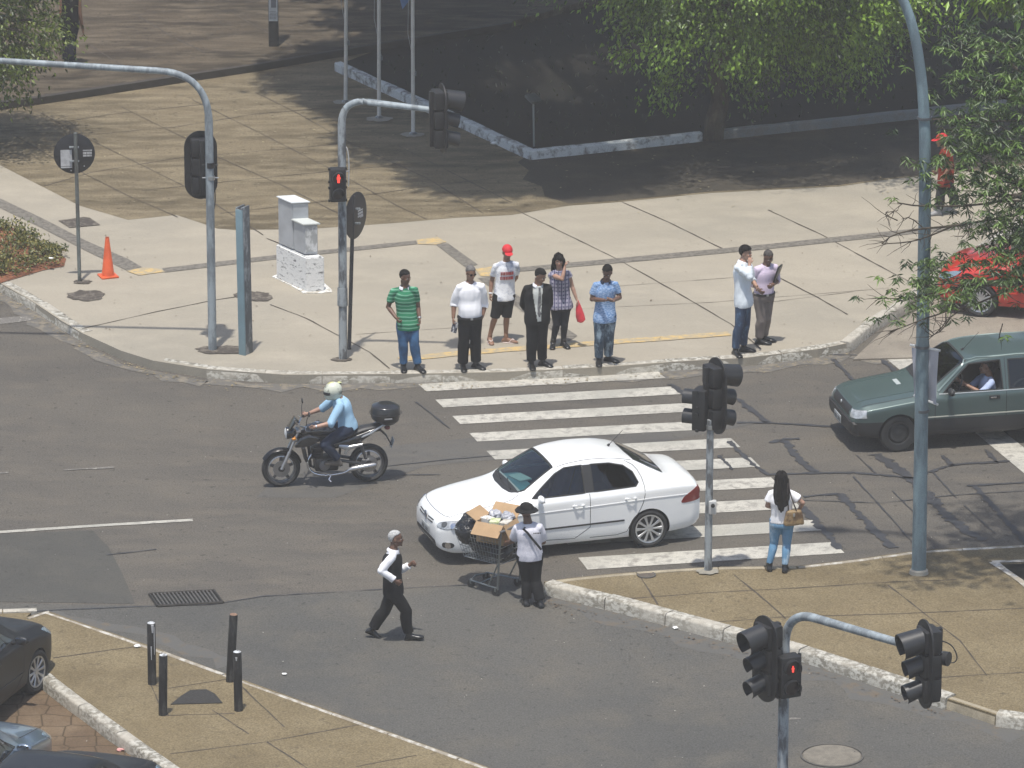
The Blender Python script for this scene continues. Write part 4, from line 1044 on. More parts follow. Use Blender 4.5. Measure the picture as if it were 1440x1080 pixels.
cen_ = cl[ci] + r.normal(size=(N, 3)) * np.array([.07, .07, .035]); cen_[:, 2] = np.maximum(cen_[:, 2], ZP + .02)
o = leaves('groundcover', cen_, r.normal(size=(N, 3)) + np.array([0, 0, .5]), .075, .035, leaf_mat('groundcover leaf', (.05, .075, .02), (.28, .24, .06), .2), None, 5)
tag(o, kind='stuff')
# sparse weeds in the dark bed
r = np.random.default_rng(6); N = 900; pz = np.array([tuple(P(r.uniform(500, 1440), r.uniform(20, 205), ZP)) for _ in range(N)])
pz = pz[[(p[1] > P(745, 213, ZP).y + .2) or True for p in pz]]
keep = [i for i in range(len(pz)) if inside(pz[i], [P(x, y, ZP).xy for x, y in ((500, 92), (745, 208), (1015, 182), (1440, 138), (1440, 10), (560, 10))])]
pz = pz[keep]; o = leaves('bed_weeds', pz + np.array([0, 0, .02]), r.normal(size=(len(pz), 3)) * .5 + np.array([0, 0, 1.]), .10, .03, leaf_mat('weed', (.02, .03, .01), (.06, .07, .02), .2), None, 8); tag(o, kind='stuff')
# ================================================================== PEOPLE
SK_D = mat('skin dark', (.16, .085, .055), .5, var=.2, vscale=12)
SK_M = mat('skin brown', (.27, .145, .09), .5, var=.2, vscale=12)
SK_L = mat('skin light', (.40, .235, .165), .5, var=.15, vscale=12)
HAIR = mat('hair black', (.012, .010, .009), .85, spec=.15, var=.4, vscale=40, bump=.5, bscale=120)
def cloth(name, col, var=.18, **k): return mat(name, col, .88, var=var, vscale=7., spec=.2, **k)
def vlerp(a, b, t): return a + (b - a) * t
def bez(a, b, c, t): return a.lerp(b, t).lerp(b.lerp(c, t), t)

class Person:
    """a figure traced joint by joint; every joint is a real 3-D point relative to the feet reference"""
    def __init__(s, ref, z, J, phi, label, skin, head=None, group=None, root=None, male=True, belly=0., girth=1., rel=None, scale=1., cat='person'):
        s.male = male; s.belly = belly; s.g = girth; s.skin = skin; s.phi = phi
        if ref is not None:
            s.b = P(ref[0], ref[1], z); s.t = thing('person', s.b, label, cat, group)
            sc_ = scl(s.b); sn, cs = math.sin(PITCH), math.cos(PITCH)
            def w(v):
                px, py = v[0], v[1]; y = v[2] if len(v) > 2 else 0.
                if len(v) > 3:      # ankle: height given, depth solved
                    return None
                q = V(px, py, s.b.y + y); return q - s.b
            s.J = {}
            for k, v in J.items():
                if k[:2] == 'an' and len(v) < 3:
                    zz = .095; q = P(v[0], v[1] - 3.2 - 1.6 * max(0., math.cos(phi)), z + zz); s.J[k] = q - s.b
                else: s.J[k] = w(v)
        else:
            s.t = root; s.b = None; s.J = {k: Vector(v) for k, v in J.items()}
        J = s.J; s.sc = scale
        s.right = Vector((math.cos(phi), math.sin(phi), 0)); s.fwd = Vector((math.sin(phi), -math.cos(phi), 0))
        k_ = 1.0 if male else .9
        if 'sh_a' not in J:
            J['sh_a'] = J['neck'] - s.right * .175 * k_ + Vector((0, 0, -.08)); J['sh_b'] = J['neck'] + s.right * .175 * k_ + Vector((0, 0, -.06))
        if 'hip_a' not in J:
            J['hip_a'] = J['pel'] - s.right * .085; J['hip_b'] = J['pel'] + s.right * .085
        # make the shoulders' depth follow the torso, fill missing knee depths between hip and ankle
        for q in 'ab':
            if J['kn_' + q].y == 0 or True:
                h, a, n_ = J['hip_' + q], J['an_' + q], J['kn_' + q]
                if s.b is not None and not s.J.get('fixk'):
                    my = (h.y + a.y) / 2 + s.fwd.y * .045
                    # slide along the viewing ray to that depth
                    wpt = s.b + n_; d = (wpt - CAMP); tt = ((s.b.y + my) - CAMP.y) / d.y; J['kn_' + q] = CAMP + d * tt - s.b
        hp = head if head is not None else (phi, 0.)
        s.hphi, s.hpit = hp
        s.seed = int(abs(hash(label)) % 1000) if False else sum(map(ord, label)) % 997
    def spine(s, t):
        p, n = s.J['pel'], s.J['neck']; m = (p + n) / 2 - s.fwd * .018
        return bez(p, m * 2 - (p + n) / 2, n, max(0, min(1, t))) if 0 <= t <= 1 else (p + (n - p) * t)
    def lat(s, t):
        a = (s.J['hip_b'] - s.J['hip_a']).normalized(); b = (s.J['sh_b'] - s.J['sh_a']).normalized(); return a.lerp(b, max(0, min(1, t))).normalized()
    def torso(s, bm, offf=0., t0=-.12, t1=1.04, wide=1.):
        g = s.g
        prof = [(-.2, .150, .105), (-.08, .162, .115), (.05, .160, .112), (.22, .148, .102), (.42, .146, .100), (.62, .158, .112), (.74, .160, .112), (.83, .140, .102), (.90, .100, .084), (.97, .070, .066), (1.03, .060, .060), (1.12, .055, .056)]
        if not s.male: prof = [(-.2, .160, .112), (-.08, .172, .122), (.05, .160, .112), (.22, .132, .094), (.42, .128, .092), (.62, .144, .118), (.74, .140, .110), (.83, .116, .092), (.90, .084, .074), (.97, .060, .056), (1.03, .050, .050), (1.12, .048, .05)]
        ts = np.linspace(t0, t1, 14); rings = []; n = 24
        for t in ts:
            off = offf(t) if callable(offf) else offf
            w = np.interp(t, [p[0] for p in prof], [p[1] for p in prof]) * g * wide + off; d = np.interp(t, [p[0] for p in prof], [p[2] for p in prof]) * g + off
            be = s.belly * math.exp(-((t - .22) / .22) ** 2); c = s.spine(t) + s.fwd * be * .5; d += be * .5; w += be * .25
            l = s.lat(t); up = (s.J['neck'] - s.J['pel']).normalized(); f = l.cross(up).normalized()
            if f.dot(s.fwd) < 0: f = -f
            rings.append([bm.verts.new(c + l * (w * math.copysign(abs(math.cos(a)) ** .95, math.cos(a))) + f * (d * math.sin(a))) for a in [2 * math.pi * k / n for k in range(n)]])
        for A, D in zip(rings, rings[1:]):
            for k in range(n): bm.faces.new((A[k], A[(k + 1) % n], D[(k + 1) % n], D[k]))
        bm.faces.new(rings[0][::-1]); bm.faces.new(rings[-1])
    def limb(s, bm, pts, rads): tube(bm, pts, rads, s.fwd, 14)
    def arm(s, bm, q, off=0., upto=2., k=1.):
        J = s.J; sh, el, wr = J['sh_' + q], J['el_' + q], J['wr_' + q]; g = s.g * (1 if s.male else .84)
        ins = J['neck'] + (sh - J['neck']) * .30 + Vector((0, 0, -.012)); pts = [ins, sh - Vector((0, 0, .006)), sh.lerp(el, .35), sh.lerp(el, .8), el, el.lerp(wr, .25), el.lerp(wr, .7), wr]
        rr = [.036, .045, .048, .042, .040, .040, .032, .026]; tt = [-.3, 0, .35, .8, 1, 1.25, 1.7, 2.]
        P_, R_ = [], []
        for p, r_, t in zip(pts, rr, tt):
            if t <= upto + 1e-6: P_.append(p); R_.append(r_ * g * k + off)
        if upto < 2 and upto not in tt:
            e = sh.lerp(el, upto) if upto < 1 else el.lerp(wr, upto - 1); P_.append(e); R_.append(np.interp(upto, tt, rr) * g * k + off * 1.35)
        s.limb(bm, P_, R_); ell(bm, sh - Vector((0, 0, .02)), (.045 * g + off * .8,) * 3, sub=2)
        if upto > 1: ell(bm, el, (.041 * g * k + off,) * 3, sub=2)
    def hand(s, bm, q, curl=.5, aim=None, spread=0., palm=None):
        J = s.J; el, wr = J['el_' + q], J['wr_' + q]; d = (wr - el).normalized() if aim is None else Vector(aim).normalized()
        inward = (s.right if q == 'a' else -s.right); side = inward if palm is None else Vector(palm)
        pn = (side - d * side.dot(d)).normalized()            # palm faces the body
        w = d.cross(pn).normalized(); k = .95 if s.male else .85
        if w.dot(s.fwd) < 0 and palm is None: w = -w
        c = wr + d * .045 * k; M = Matrix((w, d, pn)).transposed()
        ell(bm, c, (.040 * k, .052 * k, .017 * k), M, 2)
        tube(bm, [wr - d * .02, wr + d * .03], [(.027 * k, .02 * k), (.034 * k, .018 * k)], w, 10)
        for i, (o, l) in enumerate(((.030, .072), (.010, .080), (-.010, .075), (-.029, .058))):
            a = wr + d * .088 * k + w * o * k; c1 = curl * 1.15; c2 = curl * 2.4
            d1 = (d * math.cos(c1) + pn * math.sin(c1)); d2 = (d * math.cos(c2) + pn * math.sin(c2)); l *= k
            tube(bm, [a - d * .02, a, a + d1 * l * .5, a + d1 * l * .5 + d2 * l * .5], [.0095 * k, .0092 * k, .0085 * k, .0068 * k], w, 8)
        a = wr + d * .03 * k + w * .032 * k; dt = (d * .75 + w * .6 + pn * .35 * (1 + curl)).normalized(); dt2 = (d * .95 + w * .05 + pn * .5).normalized()
        tube(bm, [a, a + dt * .036 * k, a + dt * .036 * k + dt2 * .032 * k], [.0125 * k, .011 * k, .0085 * k], pn, 8)
    def leg(s, bm, q, off=0., upto=2., cuff=0., k=1.):
        J = s.J; h, kn, an = J['hip_' + q], J['kn_' + q], J['an_' + q]; g = s.g * (1 if s.male else .94) * k
        tt = [-.12, .1, .5, .9, 1.0, 1.25, 1.6, 2.0]; rr = [.085, .086, .070, .056, .053, .054, .043, .035]
        P_, R_ = [], []
        for t, r_ in zip(tt, rr):
            p = h.lerp(kn, t) if t <= 1 else kn.lerp(an, t - 1)
            if 1.1 < t < 1.7: p = p - s.fwd * .012
            if t <= upto + 1e-6: P_.append(p); R_.append(r_ * g + off + (cuff * max(0, t - .6)))
        if upto not in tt:
            P_.append(h.lerp(kn, upto) if upto <= 1 else kn.lerp(an, upto - 1)); R_.append(np.interp(upto, tt, rr) * g + off + cuff * max(0, upto - .6))
        s.limb(bm, P_, R_); ell(bm, h, (.084 * g + off,) * 3, sub=2)
        if upto > 1: ell(bm, kn, (.054 * g + off,) * 3, sub=2)
    def foot(s, bm, q, ang, off=0., flat=True, pitch=0., bare=False):
        an = s.J['an_' + q]; f = Vector((math.sin(ang), -math.cos(ang), 0)); l = Vector((math.cos(ang), math.sin(ang), 0)); up = Vector((0, 0, 1))
        if pitch: Mr = Matrix.Rotation(pitch, 3, l); f = Mr @ f; up = Mr @ up
        k = (1 if s.male else .88)
        o = an - up * .095
        st = [(-.075, .040, .028, .030), (-.05, .075, .036, .040), (0, .105, .037, .055), (.05, .085, .038, .045), (.10, .062, .043, .032), (.15, .048, .046, .024), (.185, .036, .036, .018), (.205, .026, .018, .012)]
        rings = []; n = 14
        for x, zt, w, h in st:
            c = o + f * x * k; rings.append([])
            for j in range(n):
                a = 2 * math.pi * j / n; zz = (zt / 2) + (zt / 2 + off * .5) * math.sin(a)
                rings[-1].append(bm.verts.new(c + l * (w * k + off) * math.copysign(abs(math.cos(a)) ** .7, math.cos(a)) + up * max(zz, .0)))
        for A, D in zip(rings, rings[1:]):
            for j in range(n): bm.faces.new((A[j], A[(j + 1) % n], D[(j + 1) % n], D[j]))
        bm.faces.new(rings[0]); bm.faces.new(rings[-1][::-1])
        tube(bm, [an - up * .03, an + (s.J['kn_' + q] - an).normalized() * .05], [.040 + off, .037 + off], f, 12)
    def hframe(s):
        f = Vector((math.sin(s.hphi), -math.cos(s.hphi), 0)); l = Vector((math.cos(s.hphi), math.sin(s.hphi), 0)); u = Vector((0, 0, 1))
        Mr = Matrix.Rotation(s.hpit, 3, l); f = Mr @ f; u = Mr @ u
        return l, f, u
    def hp(s, x, y, z):  # x right, y forward, z up from the head centre
        l, f, u = s.hframe(); k = .97 if s.male else .93
        return s.J['head'] + (l * x + f * y + u * z) * k
    def hell(s, bm, c, r, sub=3):
        l, f, u = s.hframe(); k = .97 if s.male else .93
        ell(bm, s.hp(*c), tuple(v * k for v in r), Matrix((l, f, u)).transposed(), sub)
    def headmesh(s, bm):
        h = s.hell
        h(bm, (0, -.012, .030), (.074, .096, .088)); h(bm, (0, .018, -.020), (.064, .074, .088)); h(bm, (0, .040, -.072), (.044, .042, .038)); h(bm, (0, .078, -.094), (.020, .018, .017), 2)
        h(bm, (0, .060, .022), (.052, .026, .016), 2)                       # brow
        tube(bm, [s.hp(0, .082, .014), s.hp(0, .103, -.020), s.hp(0, .100, -.034)], [.008, .0125, .013], s.hframe()[0], 8)  # nose
        h(bm, (.013, .090, -.032), (.009, .010, .008), 2); h(bm, (-.013, .090, -.032), (.009, .010, .008), 2)
        h(bm, (0, .084, -.058), (.026, .012, .010), 2)                      # lips
        for sx in (-1, 1): h(bm, (sx * .076, -.005, -.010), (.010, .020, .031), 2); h(bm, (sx * .036, .070, -.022), (.022, .016, .016), 2)
        n = s.J['neck']; tube(bm, [n - Vector((0, 0, .04)), n + Vector((0, 0, .03)), s.hp(0, -.022, -.06)], [.062 if s.male else .052, .056 if s.male else .046, .052 if s.male else .044], s.right, 14)
    def face(s):
        eye = mat('eye', (.02, .015, .012), .2); white = mat('eye white', (.55, .52, .48), .4); lip = mat('lips ' + s.skin.name, {'skin dark': (.10, .04, .035), 'skin brown': (.2, .075, .06), 'skin light': (.38, .14, .12)}[s.skin.name], .5)
        for sx in (-1, 1):
            bm = B(); s.hell(bm, (sx * .030, .079, .002), (.014, .008, .0065), 2); e = obj('eye', bm, white, s.t)
            bm = B(); s.hell(bm, (sx * .030, .0855, .002), (.006, .004, .006), 2); obj('iris', bm, eye, e)
            bm = B(); tube(bm, [s.hp(sx * .014, .089, .021), s.hp(sx * .030, .0885, .026), s.hp(sx * .047, .078, .020)], [.0035, .0045, .003], n=6); obj('eyebrow', bm, HAIR, s.t)
        bm = B(); s.hell(bm, (0, .0935, -.058), (.022, .0055, .0075), 2); obj('mouth', bm, lip, s.t)
    def body(s, curl=(.5, .5), feet=None, bare=False, aim=(None, None), palm=(None, None), legs=True):
        bm = B(); s.torso(bm)
        for q, c, a, p in zip('ab', curl, aim, palm): s.arm(bm, q); s.hand(bm, q, c, a, palm=p)
        for q in 'ab': s.leg(bm, q)
        if feet:
            for q, f in zip('ab', feet): s.foot(bm, q, f[0], 0., pitch=f[1] if len(f) > 1 else 0)
        s.headmesh(bm); me = remesh(bm, .0085, 2); mobj('body', me, s.skin, s.t); s.face()
    def garment(s, name, bm, m, voxel=.0105, amp=.006, freq=9., sm=3, parent=None, st=(1, 1, .45)):
        me = remesh(bm, voxel, sm); wrinkle(me, amp, freq, s.seed + len(name), st); return mobj(name, me, m, parent or s.t)
    def shoes(s, m, feet, name='shoe', sole=None):
        for q, f in zip('ab', feet):
            bm = B(); s.foot(bm, q, f[0], .009, pitch=f[1] if len(f) > 1 else 0); me = remesh(bm, .008, 1); mobj(name, me, m, s.t)
    def shirt(s, m, sleeve=(.62, .62), hem=-.12, off=.015, collar=None, name='shirt', amp=.008, wide=1., soff=.013, k=1.):
        if hem > -.05: fo = lambda t: .008 + (off - .008) * max(0., min(1., (t - .06) / .28))
        else: fo = lambda t: off + .014 * max(0., min(1., (.45 - t) / .4))
        bm = B(); s.torso(bm, fo, hem, 1.0, wide)
        for q, u in zip('ab', sleeve): s.arm(bm, q, soff, u, k)
        o = s.garment(name, bm, m, amp=amp)
        if collar: s.collar(collar, o)
        return o
    def collar(s, m, parent, r=.066, h=.034):
        n = s.J['neck'] + Vector((0, 0, .0)); up = (s.J['head'] - s.J['neck']).normalized(); bm = B(); rings = []; k = 22
        u, v = frame_of(up, s.fwd)
        for rr, hh in ((r + .004, -.012), (r + .010, h - .006), (r + .024, .002), (r + .028, -.016), (r + .016, -.02)):
            rings.append([bm.verts.new(n + up * hh + (u * math.cos(a) + v * math.sin(a)) * rr) for a in [R(28) + R(304) * i / k for i in range(k + 1)]])
        for A, D in zip(rings, rings[1:]):
            for i in range(k): bm.faces.new((A[i], A[i + 1], D[i + 1], D[i]))
        bmesh.ops.recalc_face_normals(bm, faces=bm.faces); bmesh.ops.solidify(bm, geom=bm.faces, thickness=.004); obj('collar', bm, m, parent)
    def trousers(s, m, off=.017, upto=1.93, cuff=.010, name='trousers', amp=.006, waist=.16, k=1., belt=None):
        bm = B(); s.torso(bm, off * .9 if waist < .13 or belt else off * .5, -.16, waist)
        for q in 'ab': s.leg(bm, q, off, upto, cuff, k)
        o = s.garment(name, bm, m, amp=amp, freq=8, st=(1, 1, .6))
        if belt:
            bm = B(); ts = waist - .01; l = s.lat(ts); c = s.spine(ts) + s.fwd * s.belly * .5 * math.exp(-((ts - .22) / .22) ** 2); up = Vector((0, 0, 1)); be = s.belly * math.exp(-((ts - .22) / .22) ** 2)
            w = .160 * s.g + off + be * .25 + .004; d = .109 * s.g + off + be * .5 + .004
            pts = [c + l * w * math.cos(a) + s.fwd * d * math.sin(a) for a in [2 * math.pi * i / 30 for i in range(30)]]
            tube(bm, pts, [(.018, .007)] * 30, up, 8, closed=True); obj('belt', bm, belt, o)
            bm = B(); box(bm, c + s.fwd * (d + .008), (.04, .012, .034), rz=s.phi, bev=.003); obj('buckle', bm, steel, o)
        return o
    def hair(s, m=HAIR, thick=.010, line=.054, back=-.045, name='hair', long=0., amp=.002):
        bm = B(); k = .97
        # skullcap: cranium swollen, then everything in front of and below the hairline taken away
        s.hell(bm, (0, -.014, .032), (.074 + thick, .096 + thick, .088 + thick), 4)
        l, f, u = s.hframe(); hc = s.J['head']
        def keep(co):
            d = co - hc; x, y, z = d.dot(l), d.dot(f), d.dot(u)
            if y > .0: lim = line + (y - .0) * .38
            else: lim = back + (line - back) * max(0, 1 + y / .05) if y > -.05 else back
            if y < -.05: lim = back - .02
            return z > lim
        dead = [v for v in bm.verts if not keep(v.co)]
        bmesh.ops.delete(bm, geom=dead, context='VERTS')
        es = [e for e in bm.edges if e.is_boundary]
        r_ = bmesh.ops.extrude_edge_only(bm, edges=es)
        for v in [g for g in r_['geom'] if isinstance(g, bmesh.types.BMVert)]: v.co = hc + (v.co - hc) * .86
        if long:
            if True:
                bm.free(); bm = B(); s.hell(bm, (0, -.030, .036), (.088, .094, .094), 4); s.hell(bm, (0, .006, .062), (.078, .088, .066), 3)
                for sx in (-1, 1): tube(bm, [s.hp(sx * .066, .030, .05), s.hp(sx * .082, .018, -.02), s.hp(sx * .080, .0, -.10)], [.022, .024, .018], s.right, 8)
                for sx, yy, ll in ((-.062, -.03, .72), (-.032, -.07, .93), (.0, -.08, 1.), (.027, -.07, .88), (.058, -.035, .62)):
                    p0 = s.hp(sx, yy, .02); p1 = s.hp(sx * 1.35, yy - .028, -.08); p2 = s.J['neck'] + s.right * sx * 1.5 - s.fwd * (.122) + Vector((0, 0, -.08)); p3 = s.J['neck'] + s.right * sx * 1.0 - s.fwd * (.155) + Vector((0, 0, -long * ll))
                    tube(bm, smooth_line([p0, p1, p2, p3], 1), [.036, .040, .036, .032, .028, .022, .008], s.right, 10)
                me = remesh(bm, .009, 2); wrinkle(me, .011, 34, 3, (1, 1, .10)); return mobj(name, me, m, s.t)
        me = bpy.data.meshes.new(name); bmesh.ops.recalc_face_normals(bm, faces=bm.faces); bm.to_mesh(me); bm.free(); wrinkle(me, amp, 45, 3, (1, 1, 1)); return mobj(name, me, m, s.t)
    def wristband(s, q, m, name='watch'):
        el, wr = s.J['el_' + q], s.J['wr_' + q]; p = el.lerp(wr, .93); d = (wr - el).normalized(); bm = B(); lathe(bm, [(.027, -.012), (.034, -.010), (.034, .010), (.027, .012)], p, d, 18, s.fwd, cap=False); obj(name, bm, m, s.t)

def pattern_mat(name, kind, a, b_, c=None):
    m = bpy.data.materials.new(name); m.use_nodes = True; nt = m.node_tree; p = nt.nodes['Principled BSDF']; p.inputs['Roughness'].default_value = .88; p.inputs['Specular IOR Level'].default_value = .2
    tc = nt.nodes.new('ShaderNodeTexCoord')
    nz = nt.nodes.new('ShaderNodeTexNoise'); nz.inputs['Scale'].default_value = 5; nt.links.new(tc.outputs['Object'], nz.inputs['Vector'])
    ad = nt.nodes.new('ShaderNodeMixRGB'); ad.blend_type = 'ADD'; ad.inputs[0].default_value = .03; nt.links.new(tc.outputs['Object'], ad.inputs[1]); nt.links.new(nz.outputs['Color'], ad.inputs[2])
    def wave(d, sc, lo, hi):
        w = nt.nodes.new('ShaderNodeTexWave'); w.wave_type = 'BANDS'; w.bands_direction = d; w.wave_profile = 'SIN'; w.inputs['Scale'].default_value = sc; w.inputs['Distortion'].default_value = .3
        nt.links.new(ad.outputs[0], w.inputs['Vector']); r_ = nt.nodes.new('ShaderNodeMapRange'); r_.inputs[1].default_value = lo; r_.inputs[2].default_value = hi; nt.links.new(w.outputs['Fac'], r_.inputs[0]); return r_.outputs[0]
    def mix(f, A, Bc):
        x = nt.nodes.new('ShaderNodeMix'); x.data_type = 'RGBA'; nt.links.new(f, x.inputs['Factor'])
        for s_, v in (('A', A), ('B', Bc)):
            if isinstance(v, tuple): x.inputs[s_].default_value = (*v, 1)
            else: nt.links.new(v, x.inputs[s_])
        return x.outputs['Result']
    if kind == 'stripes': o = mix(wave('Z', 5.2, .74, .95), a, b_); o = mix(wave('Z', 2.6, .80, .98), o, c)
    elif kind == 'plaid': o = mix(wave('X', 5.5, .25, .95), a, b_); o = mix(wave('Z', 5.0, .35, .95), o, c); o = mix(wave('X', 11, .85, .97), o, (.45, .44, .48))
    elif kind == 'heather':
        n2 = nt.nodes.new('ShaderNodeTexNoise'); n2.inputs['Scale'].default_value = 28; n2.inputs['Detail'].default_value = 5; mp = nt.nodes.new('ShaderNodeMapping'); mp.inputs['Scale'].default_value = (1, 1, 3.5)
        nt.links.new(tc.outputs['Object'], mp.inputs[0]); nt.links.new(mp.outputs[0], n2.inputs['Vector']); r_ = nt.nodes.new('ShaderNodeMapRange'); r_.inputs[1].default_value = .40; r_.inputs[2].default_value = .60; nt.links.new(n2.outputs['Fac'], r_.inputs[0]); o = mix(r_.outputs[0], a, b_)
    nt.links.new(o, p.inputs['Base Color']); return m
denim = cloth('denim mid blue', (.055, .12, .24), .35, fine=.12, fscale=80); denim_l = wear('denim light faded', (.13, .27, .42), (.36, .48, .58), .25, 6., .9, .06, (1, 1, .5), 0); denim_d = wear('denim dark', (.035, .06, .11), (.09, .16, .26), .25, 6., .9, .06, (1, 1, .5), 0); denim_w = wear('denim washed', (.045, .075, .11), (.28, .36, .42), .40, 8., .9, .06, (1, 1, .45), 0)
black_c = cloth('black cloth', (.013, .013, .014), .3); black_s = mat('black leather', (.012, .012, .012), .3, var=.3, vscale=20)
white_c = cloth('white shirt cloth', (.84, .84, .86), .03)
G_P = 'people waiting on the far kerb by the crosswalk'
# 1 green polo
p = Person((577, 521), ZP, dict(head=(569.8, 389.5, -.02), neck=(569.3, 404, -.0), pel=(573.5, 456, 0), sh_a=(553, 409.5, .03), sh_b=(584.5, 407.5, -.04), el_a=(546, 431.5, .06), wr_a=(557, 447, -.10), el_b=(587.5, 430, .04), wr_b=(590, 448, -.08), kn_a=(567, 484), kn_b=(582.5, 484), an_a=(567.5, 517), an_b=(587.5, 518)), R(8),
           'man in a green striped polo and blue jeans looking right, one hand in his pocket', SK_D, (R(48), R(12)), G_P)
ft = ((R(4),), (R(35),))
p.body((.9, .75), ft); p.shirt(pattern_mat('green striped knit', 'stripes', (.035, .23, .115), (.20, .42, .29), (.022, .13, .075)), (.66, .70), -.13, collar=white_c); p.trousers(denim_l if False else cloth('jeans blue', (.06, .165, .33), .45), cuff=.012); p.shoes(black_s, ft); p.hair(thick=.008); p.wristband('b', steel)
# 2 white shirt, sunglasses
p = Person((661, 521), ZP, dict(head=(662, 383.5, -.02), neck=(661, 398, 0), pel=(661, 447, 0), sh_a=(646, 404, .0), sh_b=(677, 402.5, 0), el_a=(638.5, 426, .05), wr_a=(637.5, 447, -.04), el_b=(682, 427, .1), wr_b=(678, 446, .02), kn_a=(652, 481), kn_b=(669, 480), an_a=(651, 516), an_b=(669, 514.5)), R(10),
           'grey-haired stout man in a white shirt and sunglasses holding a folded paper', SK_M, (R(28), R(16)), G_P, belly=.05, girth=1.08)
ft = ((R(8),), (R(48),))
p.body((.95, .8), ft); p.shirt(white_c, (1.25, 1.3), -.02, collar=white_c, amp=.010, k=1.05, soff=.018, off=.020); p.trousers(black_c, .022, cuff=.02, waist=.06, belt=black_s, amp=.007); p.shoes(black_s, ft); p.hair(mat('hair grey', (.17, .16, .15), .7, var=.5, vscale=40), .005, .045)
bm = B()
for sx in (-1, 1): p.hell(bm, (sx * .033, .088, .004), (.026, .010, .016), 2)
tube(bm, [p.hp(-.075, .01, .008), p.hp(-.06, .075, .008), p.hp(0, .10, .010), p.hp(.06, .075, .008), p.hp(.075, .01, .008)], .004, n=6); obj('sunglasses', bm, mat('sunglass lens', (.008, .007, .007), .08), p.t)
def held(p, name, q, label, cat, build, m, off=(0, 0, -.08)):
    bm = B(); build(bm, p.b + p.J['wr_' + q] + Vector(off)); return tag(obj(name, bm, m, None), label, cat)
held(p, 'folded_paper', 'a', 'folded white and dark paper held by the man in sunglasses', 'paper', lambda bm, c: (box(bm, c + Vector((.02, -.02, -.07)), (.045, .10, .17), R(35), .006, Matrix.Rotation(R(14), 4, 'Y'))), wear('printed paper', (.6, .6, .58), (.08, .08, .1), .8, 16., .7, .05, (1, 1, 1), 0))
# 3 red cap youth
p = Person((700, 482), ZP, dict(head=(713.5, 355, 0), neck=(712.5, 367, 0), pel=(709, 417, 0), sh_a=(697.5, 374, 0), sh_b=(725.5, 372, .02), el_a=(691.5, 395, .06), wr_a=(689.8, 413.5, -.02), el_b=(726, 390, .14), wr_b=(717, 401, .24), kn_a=(696, 447), kn_b=(712.5, 447), an_a=(688.5, 478), an_b=(711.5, 478.5)), R(14),
           'young man in a red cap, printed white t-shirt, black shorts and flip-flops', SK_M, (R(12), R(14)), G_P, girth=.93)
ft = ((R(12),), (R(75),))
p.body((.8, .6), ft); sh = p.shirt(wear('printed white tee', (.78, .79, .80), (.42, .45, .52), .45, 6., .9, .04, (1, 1, 1.5), 0), (.66, .7), -.08, off=.020, soff=.016); p.trousers(black_c, .024, .98, .02, name='shorts', waist=.16); p.hair(thick=.004)
def front(p, x, t, dz=0, extra=.0):
    d = (.112 * p.g + .028 + extra); return p.spine(t) + p.lat(t) * x + p.fwd * d * math.sqrt(max(.15, 1 - (x / .21) ** 2))
rr = random.Random(4)
for row, t_ in enumerate((.70, .57)):
    x = -.10; bm = B()
    while x < .11:
        w = rr.uniform(.016, .026); q = front(p, x, t_); box(bm, q, (w, .012, .05), p.phi); x += w + .007
    obj('shirt_print', bm, mat('red print', (.40, .05, .05), .8, var=.5, vscale=60), sh)
redcap = mat('cap red', (.62, .02, .03), .75, var=.2, vscale=8)
def cap(p, m, brim=True):
    bm = B(); p.hell(bm, (0, -.012, .040), (.088, .110, .095), 4); l, f, u = p.hframe(); hc = p.J['head']
    bmesh.ops.delete(bm, geom=[v for v in bm.verts if (v.co - hc).dot(u) < .035], context='VERTS'); o = obj('cap', bm, m, p.t)
    bm = B()
    if brim: p.hell(bm, (0, .115, .038), (.068, .070, .010), 3); obj('brim', bm, m, o)
    return o
cap(p, redcap); p.wristband('a', mat('white band', (.7, .7, .7), .6), 'wristband')
for q, f in zip('ab', ft):
    an = p.J['an_' + q]; fd = Vector((math.sin(f[0]), -math.cos(f[0]), 0)); bm = B(); c = an + fd * .06 + Vector((0, 0, -.088)); ell(bm, c, (.052, .145, .014), Matrix.Rotation(f[0], 3, 'Z'), 3); lt = Vector((math.cos(f[0]), math.sin(f[0]), 0))
    for s_ in (-1, 1): tube(bm, [c + fd * .08 + Vector((0, 0, .045)), c + fd * .04 + lt * s_ * .03 + Vector((0, 0, .06)), c - fd * .01 + lt * s_ * .048], .008, n=6)
    obj('flip_flop', bm, mat('flip flop pale', (.6, .5, .45), .7), p.t)
# 4 suit
p = Person((756, 520.5), ZP, dict(head=(760, 391, -.03), neck=(757, 404, -.0), pel=(755.5, 450, 0), sh_a=(741, 409, .03), sh_b=(771, 407.5, 0), el_a=(735.5, 431, .14), wr_a=(746, 447, .20), el_b=(773.5, 430, .14), wr_b=(764, 446, .22), kn_a=(748, 483), kn_b=(762, 482), an_a=(747, 517), an_b=(763, 514.5)), R(12),
           'man in an open black suit and grey tie, hands behind his back, looking down', SK_M, (R(55), R(30)), G_P, girth=1.06, belly=.03)
ft = ((R(10),), (R(52),))
p.body((.7, .7), ft); sh = p.shirt(cloth('grey white shirt', (.50, .52, .50), .06), (.5, .5), -.05, off=.010, soff=.004, collar=white_c); p.trousers(black_c, .024, cuff=.014, waist=.06); p.shoes(black_s, ft); p.hair(thick=.010)
bm = B(); p.torso(bm, .034, -.20, .985, 1.03)
for q in 'ab': p.arm(bm, q, .020, 1.93)
me = remesh(bm, .0105, 3); bm = B(); bm.from_mesh(me); bpy.data.meshes.remove(me)
kill = []
